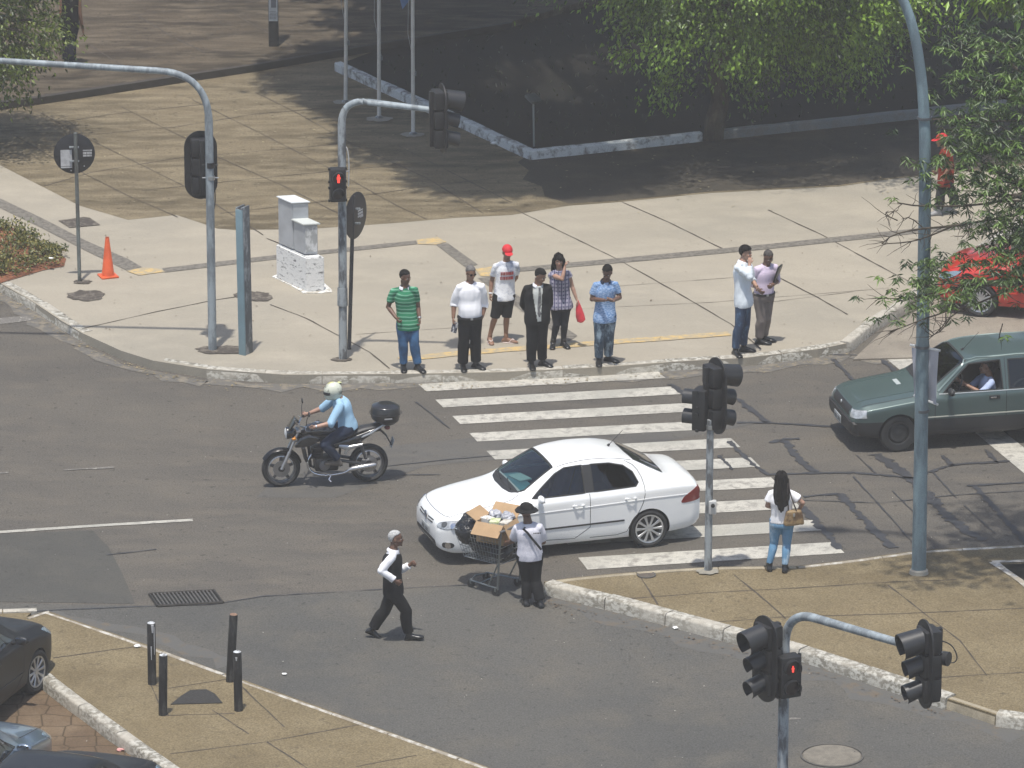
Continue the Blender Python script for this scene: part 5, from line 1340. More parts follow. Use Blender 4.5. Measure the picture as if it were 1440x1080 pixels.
for v in bm.verts:
    co = v.co; ln = (p.J['neck'] - p.J['pel']); t_ = (co - p.J['pel']).dot(ln) / ln.length_squared; c = p.spine(max(0, min(1, t_))); x = (co - c).dot(p.lat(t_)); y = (co - c).dot(p.fwd)
    half = .022 + .052 * max(0, min(1.1, (t_ + .1))) if t_ > -.1 else .03 + .1 * (-.1 - t_)
    if y > .02 and abs(x) < half: kill.append(v)
bmesh.ops.delete(bm, geom=kill, context='VERTS'); me = bpy.data.meshes.new('j'); bm.to_mesh(me); bm.free(); wrinkle(me, .007, 8, 5); mobj('suit_jacket', me, black_c, p.t)
def belly_pt(p, x, t, off):
    be = p.belly * math.exp(-((t - .22) / .22) ** 2); dd = np.interp(t, [.05, .22, .42, .62, .78, .9, 1.0], [.115, .102, .1, .112, .114, .098, .07]) * p.g + be + off; return p.spine(t) + p.lat(t) * x + p.fwd * dd
bm = B(); tube(bm, [belly_pt(p, 0, t_, .016) for t_ in (.97, .92, .8, .6, .4, .2, .1)], [(.020, .010), (.014, .007), (.019, .006), (.024, .006), (.029, .006), (.033, .006), (.012, .005)], p.right, 8); obj('tie', bm, wear('grey tie', (.10, .10, .11), (.22, .22, .2), .4, 20., .6, .05, (1, 1, 1), 0), sh)
p.t.location.y += .13
# 5 plaid woman
p = Person((786, 487.5), ZP, dict(head=(785.8, 366.5, -.0), neck=(786.6, 380, 0), pel=(788.5, 428, 0), sh_a=(775, 386, 0), sh_b=(799, 384, 0), el_a=(790.5, 392.5, -.20), wr_a=(794.6, 375, -.12), el_b=(804.6, 403, .03), wr_b=(811, 421, -.04), kn_a=(782.5, 457), kn_b=(794, 457), an_a=(777.5, 485), an_b=(792.5, 484.5)), R(6),
           'dark-haired woman in a plaid blouse with her hand to her ear and a red bag', SK_L, (R(4), R(8)), G_P, male=False, girth=1.02)
ft = ((R(-4),), (R(30),))
p.body((.8, .9), ft); p.shirt(pattern_mat('plaid cotton', 'plaid', (.12, .11, .19), (.36, .34, .42), (.07, .07, .14)), (.26, .30), -.10, off=.020, soff=.020); p.trousers(black_c if False else cloth('charcoal jeans', (.022, .024, .03), .3), .008, 1.9, 0., name='trousers', amp=.004); p.shoes(black_s, ft, 'flat_shoe'); p.hair(thick=.016, line=.04, long=.13)
def bagb(bm, c):
    tube(bm, [c + Vector((.0, 0, .06)), c + Vector((.005, 0, .02)), c + Vector((.02, 0, -.08)), c + Vector((.04, 0, -.20)), c + Vector((.06, 0, -.28)), c + Vector((.07, 0, -.31))], [(.014, .014), (.024, .02), (.052, .035), (.072, .05), (.07, .05), (.03, .02)], Vector((1, 0, 0)), 14)
b5 = held(p, 'plastic_bag', 'b', 'small bright red carrier bag hanging from the plaid woman\'s hand', 'bag', bagb, mat('red plastic', (.72, .05, .07), .35, var=.3, vscale=9), (.015, -.02, -.07))
# 6 blue polo
p = Person((850, 516), ZP, dict(head=(854.2, 386, -.04), neck=(852.3, 399, 0), pel=(850.8, 449, 0), sh_a=(838, 404, 0), sh_b=(866.5, 402.5, 0), el_a=(832.5, 424, .0), wr_a=(851, 425.5, -.24), el_b=(871.5, 421.5, .02), wr_b=(862.5, 426, -.24), kn_a=(843, 481), kn_b=(856.5, 480), an_a=(842.5, 512), an_b=(855.5, 508.5)), R(4),
           'man in a mottled blue polo and faded jeans looking down at his joined hands', SK_D, (R(-16), R(30)), G_P)
ft = ((R(0),), (R(60),))
p.body((1., 1.), ft, palm=((0, 0, 1), (0, 0, 1))); p.shirt(pattern_mat('mottled blue knit', 'heather', (.10, .21, .42), (.36, .48, .66)), (.68, .68), -.12, collar=cloth('navy collar', (.02, .03, .06))); p.trousers(denim_w, .020, cuff=.012); p.shoes(black_s, ft); p.hair(thick=.013); p.t.location.y += .13
# 7 white shirt man talking
p = Person((1041, 500), ZP, dict(head=(1049.3, 358, .0), neck=(1045.3, 371, .0), pel=(1046, 424, 0), sh_a=(1037.5, 377, -.14), sh_b=(1053, 377, .14), el_a=(1054.5, 392, -.22), wr_a=(1054.5, 374, -.14), el_b=(1058, 396, .2), wr_b=(1064, 405, .02), kn_a=(1039.5, 462), kn_b=(1049, 458), an_a=(1034.5, 498), an_b=(1046, 493)), R(62),
           'dark-haired man in an untucked white shirt and dark jeans facing right, hand at his chin', SK_L, (R(62), R(6)), G_P)
ft = ((R(25),), (R(78),))
p.body((.8, .6), ft); p.shirt(cloth('pale white shirt', (.74, .80, .84), .05), (1.85, 1.35), -.16, collar=white_c, amp=.009, soff=.020, off=.020); p.trousers(denim_d, .016, cuff=.008); p.shoes(black_s, ft); p.hair(thick=.020, line=.04); p.t.location.y += .10
# 8 pink shirt man
p = Person((1073, 483.5), ZP, dict(head=(1080.5, 361.5, -.02), neck=(1077.8, 374, 0), pel=(1074, 415, 0), sh_a=(1064.5, 379, -.06), sh_b=(1090, 376, .05), el_a=(1060, 399, .0), wr_a=(1067, 407.5, -.16), el_b=(1093.5, 394, .06), wr_b=(1086.5, 401, -.14), kn_a=(1070.5, 451), kn_b=(1078, 448), an_a=(1067.8, 481), an_b=(1074.5, 477)), R(22),
           'man in a pink shirt and grey trousers with a dark folder under his arm', SK_D, (R(30), R(26)), G_P, belly=.02)
ft = ((R(80),), (R(75),))
p.body((.8, .9), ft); p.shirt(cloth('pink shirt cloth', (.62, .53, .66), .06), (1.1, 1.2), -.02, collar=cloth('pale pink', (.68, .6, .7)), amp=.008, soff=.022, off=.020); p.trousers(cloth('grey brown twill', (.20, .17, .155), .15), .020, cuff=.010, waist=.08, belt=black_s); p.shoes(black_s, ft); p.hair(mat('cropped grey hair', (.07, .06, .055), .8, var=.5, vscale=60), .004)
held(p, 'folder', 'b', 'dark folder with a white edge tucked under the pink-shirted man\'s arm', 'folder', lambda bm, c: box(bm, c + Vector((.085, .10, .19)), (.03, .20, .27), R(-20), .006, Matrix.Rotation(R(18), 4, 'Y')), black_s, (0, 0, -.02))
# 9 walker with waistcoat
p = Person((549, 900), 0, dict(head=(556.8, 757.5, 0), neck=(553.3, 773.5, 0), pel=(553, 828, 0), sh_a=(551.5, 783, -.17), sh_b=(555.5, 781, .17), el_a=(535.5, 803, -.26), wr_a=(556, 817, -.24), el_b=(556, 806, .26), wr_b=(577, 794, .20), kn_a=(571.5, 859), kn_b=(541, 859), an_a=(574.5, 894.5), an_b=(524, 893, .10)), R(86),
           'white-haired man in a black waistcoat and white shirt striding right across the side street', SK_D, (R(84), R(0)))
p.J['an_b'].z = .13
ft = ((R(86), R(-10)), (R(86), R(26)))
p.body((1.15, 1.2), ft); sh = p.shirt(white_c, (1.9, 1.9), -.02, collar=white_c, amp=.009, soff=.018, off=.010); p.trousers(black_c, .020, cuff=.014, waist=.10); p.shoes(black_s, ft); p.hair(mat('hair white', (.52, .52, .51), .85, var=.45, vscale=60), .008, .062, back=-.02)
bm = B(); p.torso(bm, .034, -.15, .91, .96); p.garment('waistcoat', bm, black_c, amp=.005)
# 10 man with cart
p = Person((748, 851), 0, dict(head=(740.3, 719.5, 0), neck=(742.3, 734.5, 0), pel=(745, 781, 0), sh_a=(757.5, 742, -.03), sh_b=(728.5, 743, .03), el_a=(764, 762, .10), wr_a=(757, 764, .30), el_b=(720.5, 761, .14), wr_b=(712, 764, .34), kn_a=(753, 818), kn_b=(741, 816), an_a=(760, 848.5), an_b=(740, 846)), R(190),
           'man in a black brimmed hat and white t-shirt, pushing the loaded cart', SK_D, (R(200), R(0)))
ft = ((R(196),), (R(190),))
p.body((1., 1.), ft); sh = p.shirt(wear('grey white tee', (.66, .65, .70), (.52, .52, .58), .4, 7., .9, .03, (1, 1, 1), 0), (.80, .80), -.12, off=.024, soff=.028, amp=.009); p.trousers(black_c, .024, cuff=.010, amp=.008); p.shoes(black_s, ft)
bm = B(); p.hell(bm, (0, -.01, .060), (.098, .115, .092), 3); p.hell(bm, (0, -.005, .030), (.178, .185, .018), 4); me = remesh(bm, .009, 2); wrinkle(me, .012, 12, 4, (1, 1, 1)); mobj('brimmed_hat', me, black_c, p.t)
bm = B(); bk = -p.fwd; pts = [belly_pt(p, .0, 1, 0)] if False else []
L_ = [(-.07, .98, .03), (-.10, .93, .02), (-.04, .80, .005), (.02, .62, .005), (.085, .44, .008), (.14, .28, .012)]
pts = [p.spine(t_) - p.lat(t_) * x + bk * (.152 * p.g + o) for x, t_, o in L_]; tube(bm, pts, [(.016, .005)] * 6, p.right, 8); obj('bag_strap', bm, black_s, p.t)
bm = B(); c = p.spine(.78) + bk * .158 - p.lat(.7) * .09
for i in range(5): box(bm, c - p.lat(.7) * (i * .022 - .04), (.014, .01, .016), p.phi)
obj('shirt_print', bm, mat('black print', (.03, .03, .03), .8), sh)
# 11 woman with handbag from behind
p = Person((1093, 801.5), ZP, dict(head=(1098.8, 673, 0), neck=(1098, 688, 0), pel=(1099.5, 733, 0), sh_a=(1111.5, 694, 0), sh_b=(1085, 694.5, 0), el_a=(1129, 707, -.02), wr_a=(1122, 720, .18), el_b=(1079, 711, .0), wr_b=(1090, 715, .22), kn_a=(1106, 766), kn_b=(1088.5, 765), an_a=(1103.8, 799), an_b=(1081.5, 797)), R(180),
           'long-haired woman in a white t-shirt and light jeans, seen from behind at the near kerb', SK_L, (R(182), R(-4)), male=False, girth=1.0)
ft = ((R(172),), (R(190),))
p.body((.7, .7), ft); p.shirt(white_c, (.62, .62), -.02, off=.018, soff=.024); p.trousers(denim_l, .010, 1.95, 0., waist=.08, amp=.004, k=1.06); p.shoes(black_s, ft); p.hair(thick=.018, long=.30)
def hb(bm, c): pass
hbag = thing('handbag', p.b + Vector((.22, -.06, .83)), 'brown leather handbag hanging on the shoulder of the long-haired woman', 'bag')
leather = wear('tan leather', (.27, .19, .10), (.12, .075, .04), .45, 7., .45, .06)
bm = B(); box(bm, (0, -.04, 0), (.30, .12, .22), R(12), .03)
for v in bm.verts:
    k = 1 - .28 * max(0, (v.co.z + .02) / .13); v.co.x *= k; v.co.y = -.04 + (v.co.y + .04) * k
me = remesh(bm, .012, 2); wrinkle(me, .006, 14, 2); mobj('pouch', me, leather, hbag)
for dy in (-.065, -.015):
    bm = B(); tube(bm, smooth_line([(-.07, dy, .09), (-.085, dy - .01, .25), (-.09, -.06, .42), (-.085, .06, .56), (-.05, .1, .52), (.0, dy + .06, .3), (.05, dy, .1)], 2), [(.010, .004)] * 25, Vector((0, 1, 0)), 6) if False else tube(bm, smooth_line([(-.075, dy, .08), (-.09, dy, .26), (-.095, -.07, .42), (-.09, .02, .56)], 2), .008, n=6); tube(bm, smooth_line([(.045, dy, .08), (-.02, dy, .24), (-.07, -.07, .42), (-.08, .02, .56)], 2), .008, n=6); obj('handle', bm, mat('dark strap', (.03, .02, .018), .5), hbag)
bm = B(); box(bm, (0, -.108, .055), (.03, .012, .05), bev=.004); obj('clasp', bm, steel, hbag)
# 12 red walker behind the branches
p = Person((1328, 301), ZP, dict(head=(1324, 197.5, 0), neck=(1329, 209, 0), pel=(1330, 255, 0), sh_a=(1329, 215, -.16), sh_b=(1331, 214, .16), el_a=(1337, 233, -.2), wr_a=(1328, 246, -.24), el_b=(1328, 233, .2), wr_b=(1318, 241, .2), kn_a=(1322, 276), kn_b=(1341, 277), an_a=(1318.5, 299), an_b=(1340, 294, .1)), R(-78),
           'person in a red cap and red shirt walking left behind the airy tree branches', SK_M, (R(-78), R(10)))
p.J['an_b'].z = .15; ft = ((R(-78),), (R(-78), R(20)))
p.body((.7, .7), ft); p.shirt(cloth('red shirt cloth', (.26, .035, .02), .3), (.7, .7), -.12); p.trousers(cloth('dark grey trousers', (.03, .03, .032)), .024, cuff=.02); p.shoes(mat('white sneaker', (.28, .28, .28), .6), ft, 'sneaker'); p.hair(thick=.004); cap(p, redcap)
# 13 person at top left
p = Person((98, 91), ZP + .14, dict(head=(99, -31, 0), neck=(99.5, -18, 0), pel=(97.5, 35, 0), sh_a=(110.5, -10, 0), sh_b=(88, -10, 0), el_a=(112, 18, .0), wr_a=(116.5, 42, .06), el_b=(86, 18, 0), wr_b=(86, 40, .06), kn_a=(101, 62), kn_b=(94, 62), an_a=(100, 89), an_b=(93, 88)), R(185),
           'person in dark clothes walking away at the top left corner, bare arm hanging', SK_M, None)
ft = ((R(180),), (R(188),))
p.body((.5, .5), ft); p.shirt(black_c, (.25, .25), -.15); p.trousers(cloth('dark navy', (.012, .013, .022)), .026, cuff=.02); p.shoes(black_s, ft); p.hair(thick=.012)
# ================================================================== VEHICLES
glass_dark = mat('tinted glass', (.012, .014, .016), .04, spec=.8)
rubber = mat('rubber', (.018, .018, .018), .75)
chrome = mat('chrome', (.65, .65, .66), .12, 1.)
blackp = mat('black plastic', (.02, .02, .021), .55)
inter = mat('cabin dark', (.02, .02, .022), .9)
alu = mat('alloy silver', (.50, .51, .52), .3, .7)
lampg = mat('lamp glass', (.55, .57, .58), .12, .3, var=.5, vscale=14)
def glass_clear():
    if 'clear pane' in MATS: return MATS['clear pane']
    m = bpy.data.materials.new('clear pane'); m.use_nodes = True; nt = m.node_tree; nt.nodes.remove(nt.nodes['Principled BSDF'])
    a = nt.nodes.new('ShaderNodeBsdfTransparent'); a.inputs[0].default_value = (.55, .62, .62, 1); g_ = nt.nodes.new('ShaderNodeBsdfGlossy'); g_.inputs['Roughness'].default_value = .02
    f = nt.nodes.new('ShaderNodeFresnel'); f.inputs[0].default_value = 1.7; x = nt.nodes.new('ShaderNodeMixShader')
    nt.links.new(f.outputs[0], x.inputs[0]); nt.links.new(a.outputs[0], x.inputs[1]); nt.links.new(g_.outputs[0], x.inputs[2]); nt.links.new(x.outputs[0], nt.nodes['Material Output'].inputs[0]); MATS['clear pane'] = m; return m
def tint_pane():
    if 'smoked pane' in MATS: return MATS['smoked pane']
    m = glass_clear().copy(); m.name = 'smoked pane'
    for n_ in m.node_tree.nodes:
        if n_.type == 'BSDF_TRANSPARENT': n_.inputs[0].default_value = (.16, .17, .18, 1)
    MATS['smoked pane'] = m; return m
def paint(name, col, rough=.35, coat=1., metal=0.): return mat(name, col, rough, metal, coat=coat, var=.04, vscale=2)
def bspl(cp, n):
    """clamped quadratic B-spline"""
    cp = [np.array(c, float) for c in cp]; cp = [cp[0]] + cp + [cp[-1]]; out = []
    segs = len(cp) - 2
    for i in range(n):
        t = i / (n - 1) * segs; k = min(int(t), segs - 1); u = t - k
        a, b_, c = cp[k], cp[k + 1], cp[k + 2]
        out.append(.5 * (1 - u) ** 2 * a + (.5 + u - u * u) * b_ + .5 * u * u * c)
    return out
class Car:
    def __init__(s, spec, name, label, cat, pm, loc, rz, group=None, crown=.045, sc=1.):
        s.t = thing(name, loc, label, cat, group, rz, sc); s.pm = pm; s.L = spec[-1][0]
        A = np.array(spec, float); e = .02
        xs = np.unique(np.concatenate([np.linspace(0, .3, 12), np.linspace(.3, s.L - .3, 84), np.linspace(s.L - .3, s.L, 12)]))
        cols = []
        for c in range(1, A.shape[1]):
            f = lambda x: np.interp(x, A[:, 0], A[:, c])
            ker = .10; v = sum(f(np.clip(xs + o, 0, s.L)) * w for o, w in ((-ker, .15), (-ker / 2, .22), (0, .26), (ker / 2, .22), (ker, .15)))
            fac = np.clip(np.minimum(xs, s.L - xs) / .15, 0, 1); cols.append(v * fac + f(xs) * (1 - fac))
        s.xs = xs; s.cols = cols; s.A = A; s.crown = crown
        bm = B(); rings = []
        for i, x in enumerate(xs):
            zl, zb, w, zt, wt = [c[i] for c in cols]; rings.append([bm.verts.new((x, y, z)) for y, z in s.section(zl, zb, w, zt, wt)])
        n = len(rings[0])
        for D, E in zip(rings, rings[1:]):
            for k in range(n): bm.faces.new((D[k], D[(k + 1) % n], E[(k + 1) % n], E[k]))
        bm.faces.new(rings[0][::-1]); bm.faces.new(rings[-1]); bmesh.ops.recalc_face_normals(bm, faces=bm.faces)
        me = bpy.data.meshes.new('body'); bm.to_mesh(me); s.bvh = BVHTree.FromBMesh(bm); bm.free()
        me.materials.append(pm); me.materials.append(inter); me.materials.append(blackp)
        s.body = bpy.data.objects.new('body', me); C.objects.link(s.body); s.body.parent = s.t
        s.cutters = []
    def section(s, zl, zb, w, zt, wt):
        cr = min(s.crown, max(.005, (zt - zb) * .5)); T = (wt, zt - cr); S = (w * .972, zb)
        lp = lambda t: (S[0] + (T[0] - S[0]) * t, S[1] + (T[1] - S[1]) * t)
        half = bspl([(0, zl), (w * .84, zl), (w * .965, zl + .04), (w * .992, zl + (zb - zl) * .35), (w, zb - (zb - zl) * .22), (w * .995, zb - .03), S, lp(.12), lp(.5), lp(.9), T, (wt * .80, zt - cr * .38), (wt * .4, zt - cr * .08), (0, zt)], 34)
        return [(-y, z) for y, z in half] + [(y, z) for y, z in half[::-1]][1:-1]
    def cut(s, bm, mats):
        me = bpy.data.meshes.new('c'); bmesh.ops.recalc_face_normals(bm, faces=bm.faces); bm.to_mesh(me); bm.free()
        for m_ in mats: me.materials.append(m_)
        o = bpy.data.objects.new('c', me); C.objects.link(o); o.parent = s.t
        md = s.body.modifiers.new('b', 'BOOLEAN'); md.operation = 'DIFFERENCE'; md.object = o; md.solver = 'EXACT'
        try: md.material_mode = 'TRANSFER'
        except Exception: pass
        s.cutters.append(o)
    def cabin(s, x0, x1, floor=.48, t=.045):
        bm = B(); rings = []
        for x in np.linspace(x0, x1, 22):
            zl, zb, w, zt, wt = [np.interp(x, s.xs, c) for c in s.cols]; zz = zt - t; ww = w - t * 1.4; wtt = wt - t * .6
            L_ = [(0, floor), (ww, floor), (ww, zb), (wtt, max(zz - .04, zb + .005)), (wtt * .6, max(zz, zb + .01)), (0, max(zz + .005, zb + .012))]
            L_ = [(-y, z) for y, z in L_] + [(y, z) for y, z in L_[::-1]][1:-1]; rings.append([bm.verts.new((x, y, z)) for y, z in L_])
        for D, E in zip(rings, rings[1:]):
            for k in range(len(D)): bm.faces.new((D[k], D[(k + 1) % len(D)], E[(k + 1) % len(D)], E[k]))
        bm.faces.new(rings[0][::-1]); bm.faces.new(rings[-1]); s.cut(bm, [inter])
    def prism_side(s, poly, y0=-1.2, y1=1.2, m_=None):
        bm = B(); a = [bm.verts.new((x, y0, z)) for x, z in poly]; c = [bm.verts.new((x, y1, z)) for x, z in poly]; bm.faces.new(a); bm.faces.new(c[::-1])
        for k in range(len(a)): bm.faces.new((a[k], c[k], c[(k + 1) % len(a)], a[(k + 1) % len(a)]))
        s.cut(bm, [m_ or s.pm])
    def prism_top(s, poly, z0, z1):
        bm = B(); a = [bm.verts.new((x, y, z0)) for x, y in poly]; c = [bm.verts.new((x, y, z1)) for x, y in poly]; bm.faces.new(a); bm.faces.new(c[::-1])
        for k in range(len(a)): bm.faces.new((a[k], c[k], c[(k + 1) % len(a)], a[(k + 1) % len(a)]))
        s.cut(bm, [s.pm])
    def arches(s, xs, r, zc, yin=.48):
        for x in xs:
            for sy in (-1, 1):
                bm = B(); lathe(bm, [(r, 0), (r, 1.0)], (x, sy * yin, zc), (0, sy, 0), 36); s.cut(bm, [blackp])
    def finish(s, low=None):
        dg = bpy.context.evaluated_depsgraph_get(); me = bpy.data.meshes.new_from_object(s.body.evaluated_get(dg)); s.body.modifiers.clear(); s.body.data = me
        if low:   # dark lower cladding
            bm = B(); bm.from_mesh(me)
            bmesh.ops.bisect_plane(bm, geom=bm.verts[:] + bm.edges[:] + bm.faces[:], plane_co=(0, 0, low), plane_no=(0, 0, 1))
            for f in bm.faces:
                if f.material_index == 0 and f.calc_center_median().z < low: f.material_index = 2
            bm.to_mesh(me); bm.free()
        me.polygons.foreach_set('use_smooth', [True] * len(me.polygons)); me.set_sharp_from_angle(angle=R(30))
        for o in s.cutters: bpy.data.objects.remove(o)
    PR = {'S': ((0, -3, 0), (1, 0, 0), (0, 0, 1), (0, 1, 0)), 'S2': ((0, 3, 0), (1, 0, 0), (0, 0, 1), (0, -1, 0)), 'T': ((0, 0, 3), (1, 0, 0), (0, 1, 0), (0, 0, -1)), 'F': ((-2, 0, 0), (0, 1, 0), (0, 0, 1), (1, 0, 0)), 'R': ((8, 0, 0), (0, 1, 0), (0, 0, 1), (-1, 0, 0)),
          'D': ((-3 * .7071, -3 * .7071, 0), (.7071, -.7071, 0), (0, 0, 1), (.7071, .7071, 0)), 'D2': ((-3 * .7071, 3 * .7071, 0), (.7071, .7071, 0), (0, 0, 1), (.7071, -.7071, 0)),
          'E': ((6 * .7071, -6 * .7071, 0), (.7071, .7071, 0), (0, 0, 1), (-.7071, .7071, 0)), 'E2': ((6 * .7071, 6 * .7071, 0), (.7071, -.7071, 0), (0, 0, 1), (-.7071, -.7071, 0))}
    def hit(s, pr, u, v):
        o, ua, va, d = [Vector(q) for q in s.PR[pr]]; l, n_, i, dist = s.bvh.ray_cast(o + ua * u + va * v, d)
        return l, n_
    def patch(s, name, outline, pr, m_, off=.004, back=.012, grid=.045, parent=None, rnd=2):
        pts = [Vector((*p, 0)) for p in outline]
        for _ in range(rnd):
            q = []
            for i in range(len(pts)): a, b_ = pts[i], pts[(i + 1) % len(pts)]; l = (b_ - a).length; k = min(.25, .03 / max(l, .001)); q += [a.lerp(b_, k), a.lerp(b_, 1 - k)]
            pts = q
        loop = []
        for i in range(len(pts)):
            a, b_ = pts[i], pts[(i + 1) % len(pts)]; n_ = max(1, int((b_ - a).length / grid)); loop += [a.lerp(b_, k / n_) for k in range(n_)]
        v2 = [Vector((p.x, p.y)) for p in loop]; nb = len(v2); xs = [p.x for p in v2]; ys = [p.y for p in v2]
        gx = np.arange(min(xs) + grid / 2, max(xs), grid); gy = np.arange(min(ys) + grid / 2, max(ys), grid)
        for x in gx:
            for y in gy:
                if inside((x, y), v2[:nb]) and min((Vector((x, y)) - p).length for p in v2[:nb]) > grid * .4: v2.append(Vector((x, y)))
        vo, ed, fc, *_ = geometry.delaunay_2d_cdt(v2, [], [list(range(nb))], 1, 1e-5)
        bm = B(); bv = []; hn = []
        for p in vo:
            l, n_ = s.hit(pr, p.x, p.y)
            bv.append(None if l is None else bm.verts.new(l + n_ * off)); hn.append(n_)
        for f in fc:
            if all(bv[i] is not None for i in f):
                try: bm.faces.new([bv[i] for i in f])
                except ValueError: pass
        bmesh.ops.delete(bm, geom=[v for v in bm.verts if not v.link_faces], context='VERTS')
        bm.normal_update()
        dd = Vector(s.PR[pr][3])
        for f in bm.faces:
            if f.normal.dot(dd) > 0: f.normal_flip()
        be = [e for e in bm.edges if e.is_boundary]; r_ = bmesh.ops.extrude_edge_only(bm, edges=be)
        for v in [g for g in r_['geom'] if isinstance(g, bmesh.types.BMVert)]: v.co += dd * back
        return obj(name, bm, m_, parent or s.t)
    def ribbon(s, name, line, pr, w, m_, h=.004, off=.001, parent=None, closed=False, step=.05, rnd=0):
        pts = [Vector((*p, 0)) for p in line]
        for _ in range(rnd): pts = smooth_line(pts, 1) if not closed else sum([[a.lerp(b_, .2), a.lerp(b_, .8)] for a, b_ in zip(pts, pts[1:] + pts[:1])], [])
        if closed: pts = pts + [pts[0]]
        out = []
        for a, b_ in zip(pts, pts[1:]): n_ = max(1, int((b_ - a).length / step)); out += [a.lerp(b_, k / n_) for k in range(n_)]
        if not closed: out.append(pts[-1])
        P3, N3 = [], []
        for p in out:
            l, n_ = s.hit(pr, p.x, p.y)
            if l is not None: P3.append(l + n_ * off); N3.append(n_)
        bm = B(); rings = []; N = len(P3)
        for i in range(N):
            d = (P3[(i + 1) % N if closed else min(i + 1, N - 1)] - P3[i - 1 if closed else max(i - 1, 0)]).normalized(); sd = d.cross(N3[i]).normalized()
            rings.append([bm.verts.new(P3[i] + sd * a * w / 2 + N3[i] * b_) for a, b_ in ((-1, -.004), (-.8, h), (.8, h), (1, -.004))])
        for D, E in (list(zip(rings, rings[1:])) + ([(rings[-1], rings[0])] if closed else [])):
            for k in range(3): bm.faces.new((D[k], E[k], E[k + 1], D[k + 1]))
        bmesh.ops.recalc_face_normals(bm, faces=bm.faces); return obj(name, bm, m_, parent or s.t)
    def wheel(s, x, sy, ycen, r, wd=.19, spokes=10, rimr=.62, m_=None, style='alloy', steer=0.):
        m_ = m_ or alu; o = bpy.data.objects.new('wheel', None); C.objects.link(o); o.parent = s.t; o.location = (x, sy * ycen, r); o.rotation_euler = (0, 0, steer); h = wd / 2
        bm = B(); R_ = r; lathe(bm, [(R_ * rimr, -h * .75), (R_ * .86, -h), (R_ * .96, -h * .9), (R_, -h * .55), (R_, h * .55), (R_ * .96, h * .9), (R_ * .86, h), (R_ * rimr, h * .75)], (0, 0, 0), (0, sy, 0), 44, cap=False)
        bmesh.ops.recalc_face_normals(bm, faces=bm.faces); obj('tyre', bm, rubber, o)
        bm = B(); rr = R_ * rimr; lathe(bm, [(rr * 1.03, h * .78), (rr * 1.03, h * .86), (rr * .93, h * .80), (rr * .90, h * .2), (rr * .90, -h * .8)], (0, 0, 0), (0, sy, 0), 44, cap=False)
        if style == 'alloy':
            for k in range(spokes):
                a = 2 * math.pi * k / spokes; d = Vector((math.cos(a), 0, math.sin(a))); tube(bm, [d * rr * .12 + Vector((0, sy * h * .62, 0)), d * rr * .55 + Vector((0, sy * h * .70, 0)), d * rr * .95 + Vector((0, sy * h * .74, 0))], [(rr * .085, .010), (rr * .075, .012), (rr * (.13 if spokes < 12 else .07), .010)], d.cross(Vector((0, 1, 0))), 8)
            lathe(bm, [(rr * .20, h * .5), (rr * .18, h * .78), (.001, h * .8)], (0, 0, 0), (0, sy, 0), 20, cap=False)
        else:
            lathe(bm, [(rr * .95, h * .3), (rr * .7, h * .55), (rr * .45, h * .4), (rr * .2, h * .6), (.001, h * .6)], (0, 0, 0), (0, sy, 0), 30, cap=False)
        bmesh.ops.recalc_face_normals(bm, faces=bm.faces); obj('rim', bm, m_, o)
        bm = B(); lathe(bm, [(rr * .9, 0), (.001, 0)], (0, 0, 0), (0, sy, 0), 30, cap=False); obj('brake_disc', bm, mat('brake dark', (.03, .03, .03), .6), o)
    def mirror(s, x, sy, w, z, m_):
        bm = B(); ell(bm, (x, sy * (w + .11), z), (.05, .105, .06), sub=3)
        for v in bm.verts: v.co.x = max(v.co.x, x - .05) if v.co.x < x else min(v.co.x, x + .03)
        tube(bm, [(x + .01, sy * (w - .04), z - .05), (x, sy * (w + .06), z - .03)], .022, n=8); k = obj('side_mirror', bm, m_, s.t)
        bm = B(); box(bm, (x + .034, sy * (w + .11), z), (.006, .15, .085), bev=.002); obj('mirror_glass', bm, chrome, k)
        return k
    def seat(s, x, y, m_, z=.50):
        bm = B(); box(bm, (x, y, z + .08), (.48, .44, .14), bev=.04); box(bm, (x + .28, y, z + .38), (.12, .44, .56), bev=.04, tilt=Matrix.Rotation(R(16), 4, 'Y')); box(bm, (x + .38, y, z + .74), (.08, .24, .16), bev=.03); return obj('seat', bm, m_, s.t)
def mirror_y(L): return L + [(x, -y) for x, y in L[::-1]]

def place(local, world, rz, sc=1.):
    l = Matrix.Rotation(rz, 3, 'Z') @ (Vector(local) * sc); return Vector(world) - l

# ---------------------------------------------------------------- white sedan
SED = [(0.00, .30, .50, .50, .60, .42), (0.03, .24, .56, .62, .67, .50), (0.10, .19, .62, .72, .745, .58), (0.28, .175, .685, .79, .82, .64), (0.6, .17, .765, .822, .885, .66), (0.95, .17, .83, .828, .94, .665), (1.18, .17, .862, .83, .985, .655), (1.35, .17, .88, .83, 1.075, .635), (1.6, .17, .895, .83, 1.235, .60), (1.85, .17, .905, .83, 1.375, .57), (2.05, .17, .91, .83, 1.435, .555), (2.4, .17, .92, .83, 1.468, .55), (2.8, .17, .93, .83, 1.452, .548), (3.1, .17, .94, .828, 1.39, .552), (3.4, .17, .95, .822, 1.25, .575), (3.62, .18, .955, .815, 1.125, .605), (3.74, .19, .955, .81, 1.07, .62), (3.95, .21, .95, .795, 1.05, .62), (4.12, .24, .92, .755, 1.02, .59), (4.19, .30, .84, .69, .93, .54), (4.21, .36, .72, .60, .78, .48)]
white_car = paint('white car paint', (.86, .87, .86), .3)
rz = R(17.5); SC = .95
loc = place((3.33, -.74, 0), P(911, 768, 0), rz, SC)
c = Car(SED, 'parked_car' if False else 'white_sedan', 'white four-door sedan standing across the crosswalk behind the loaded cart', 'car', white_car, loc, rz, sc=SC)
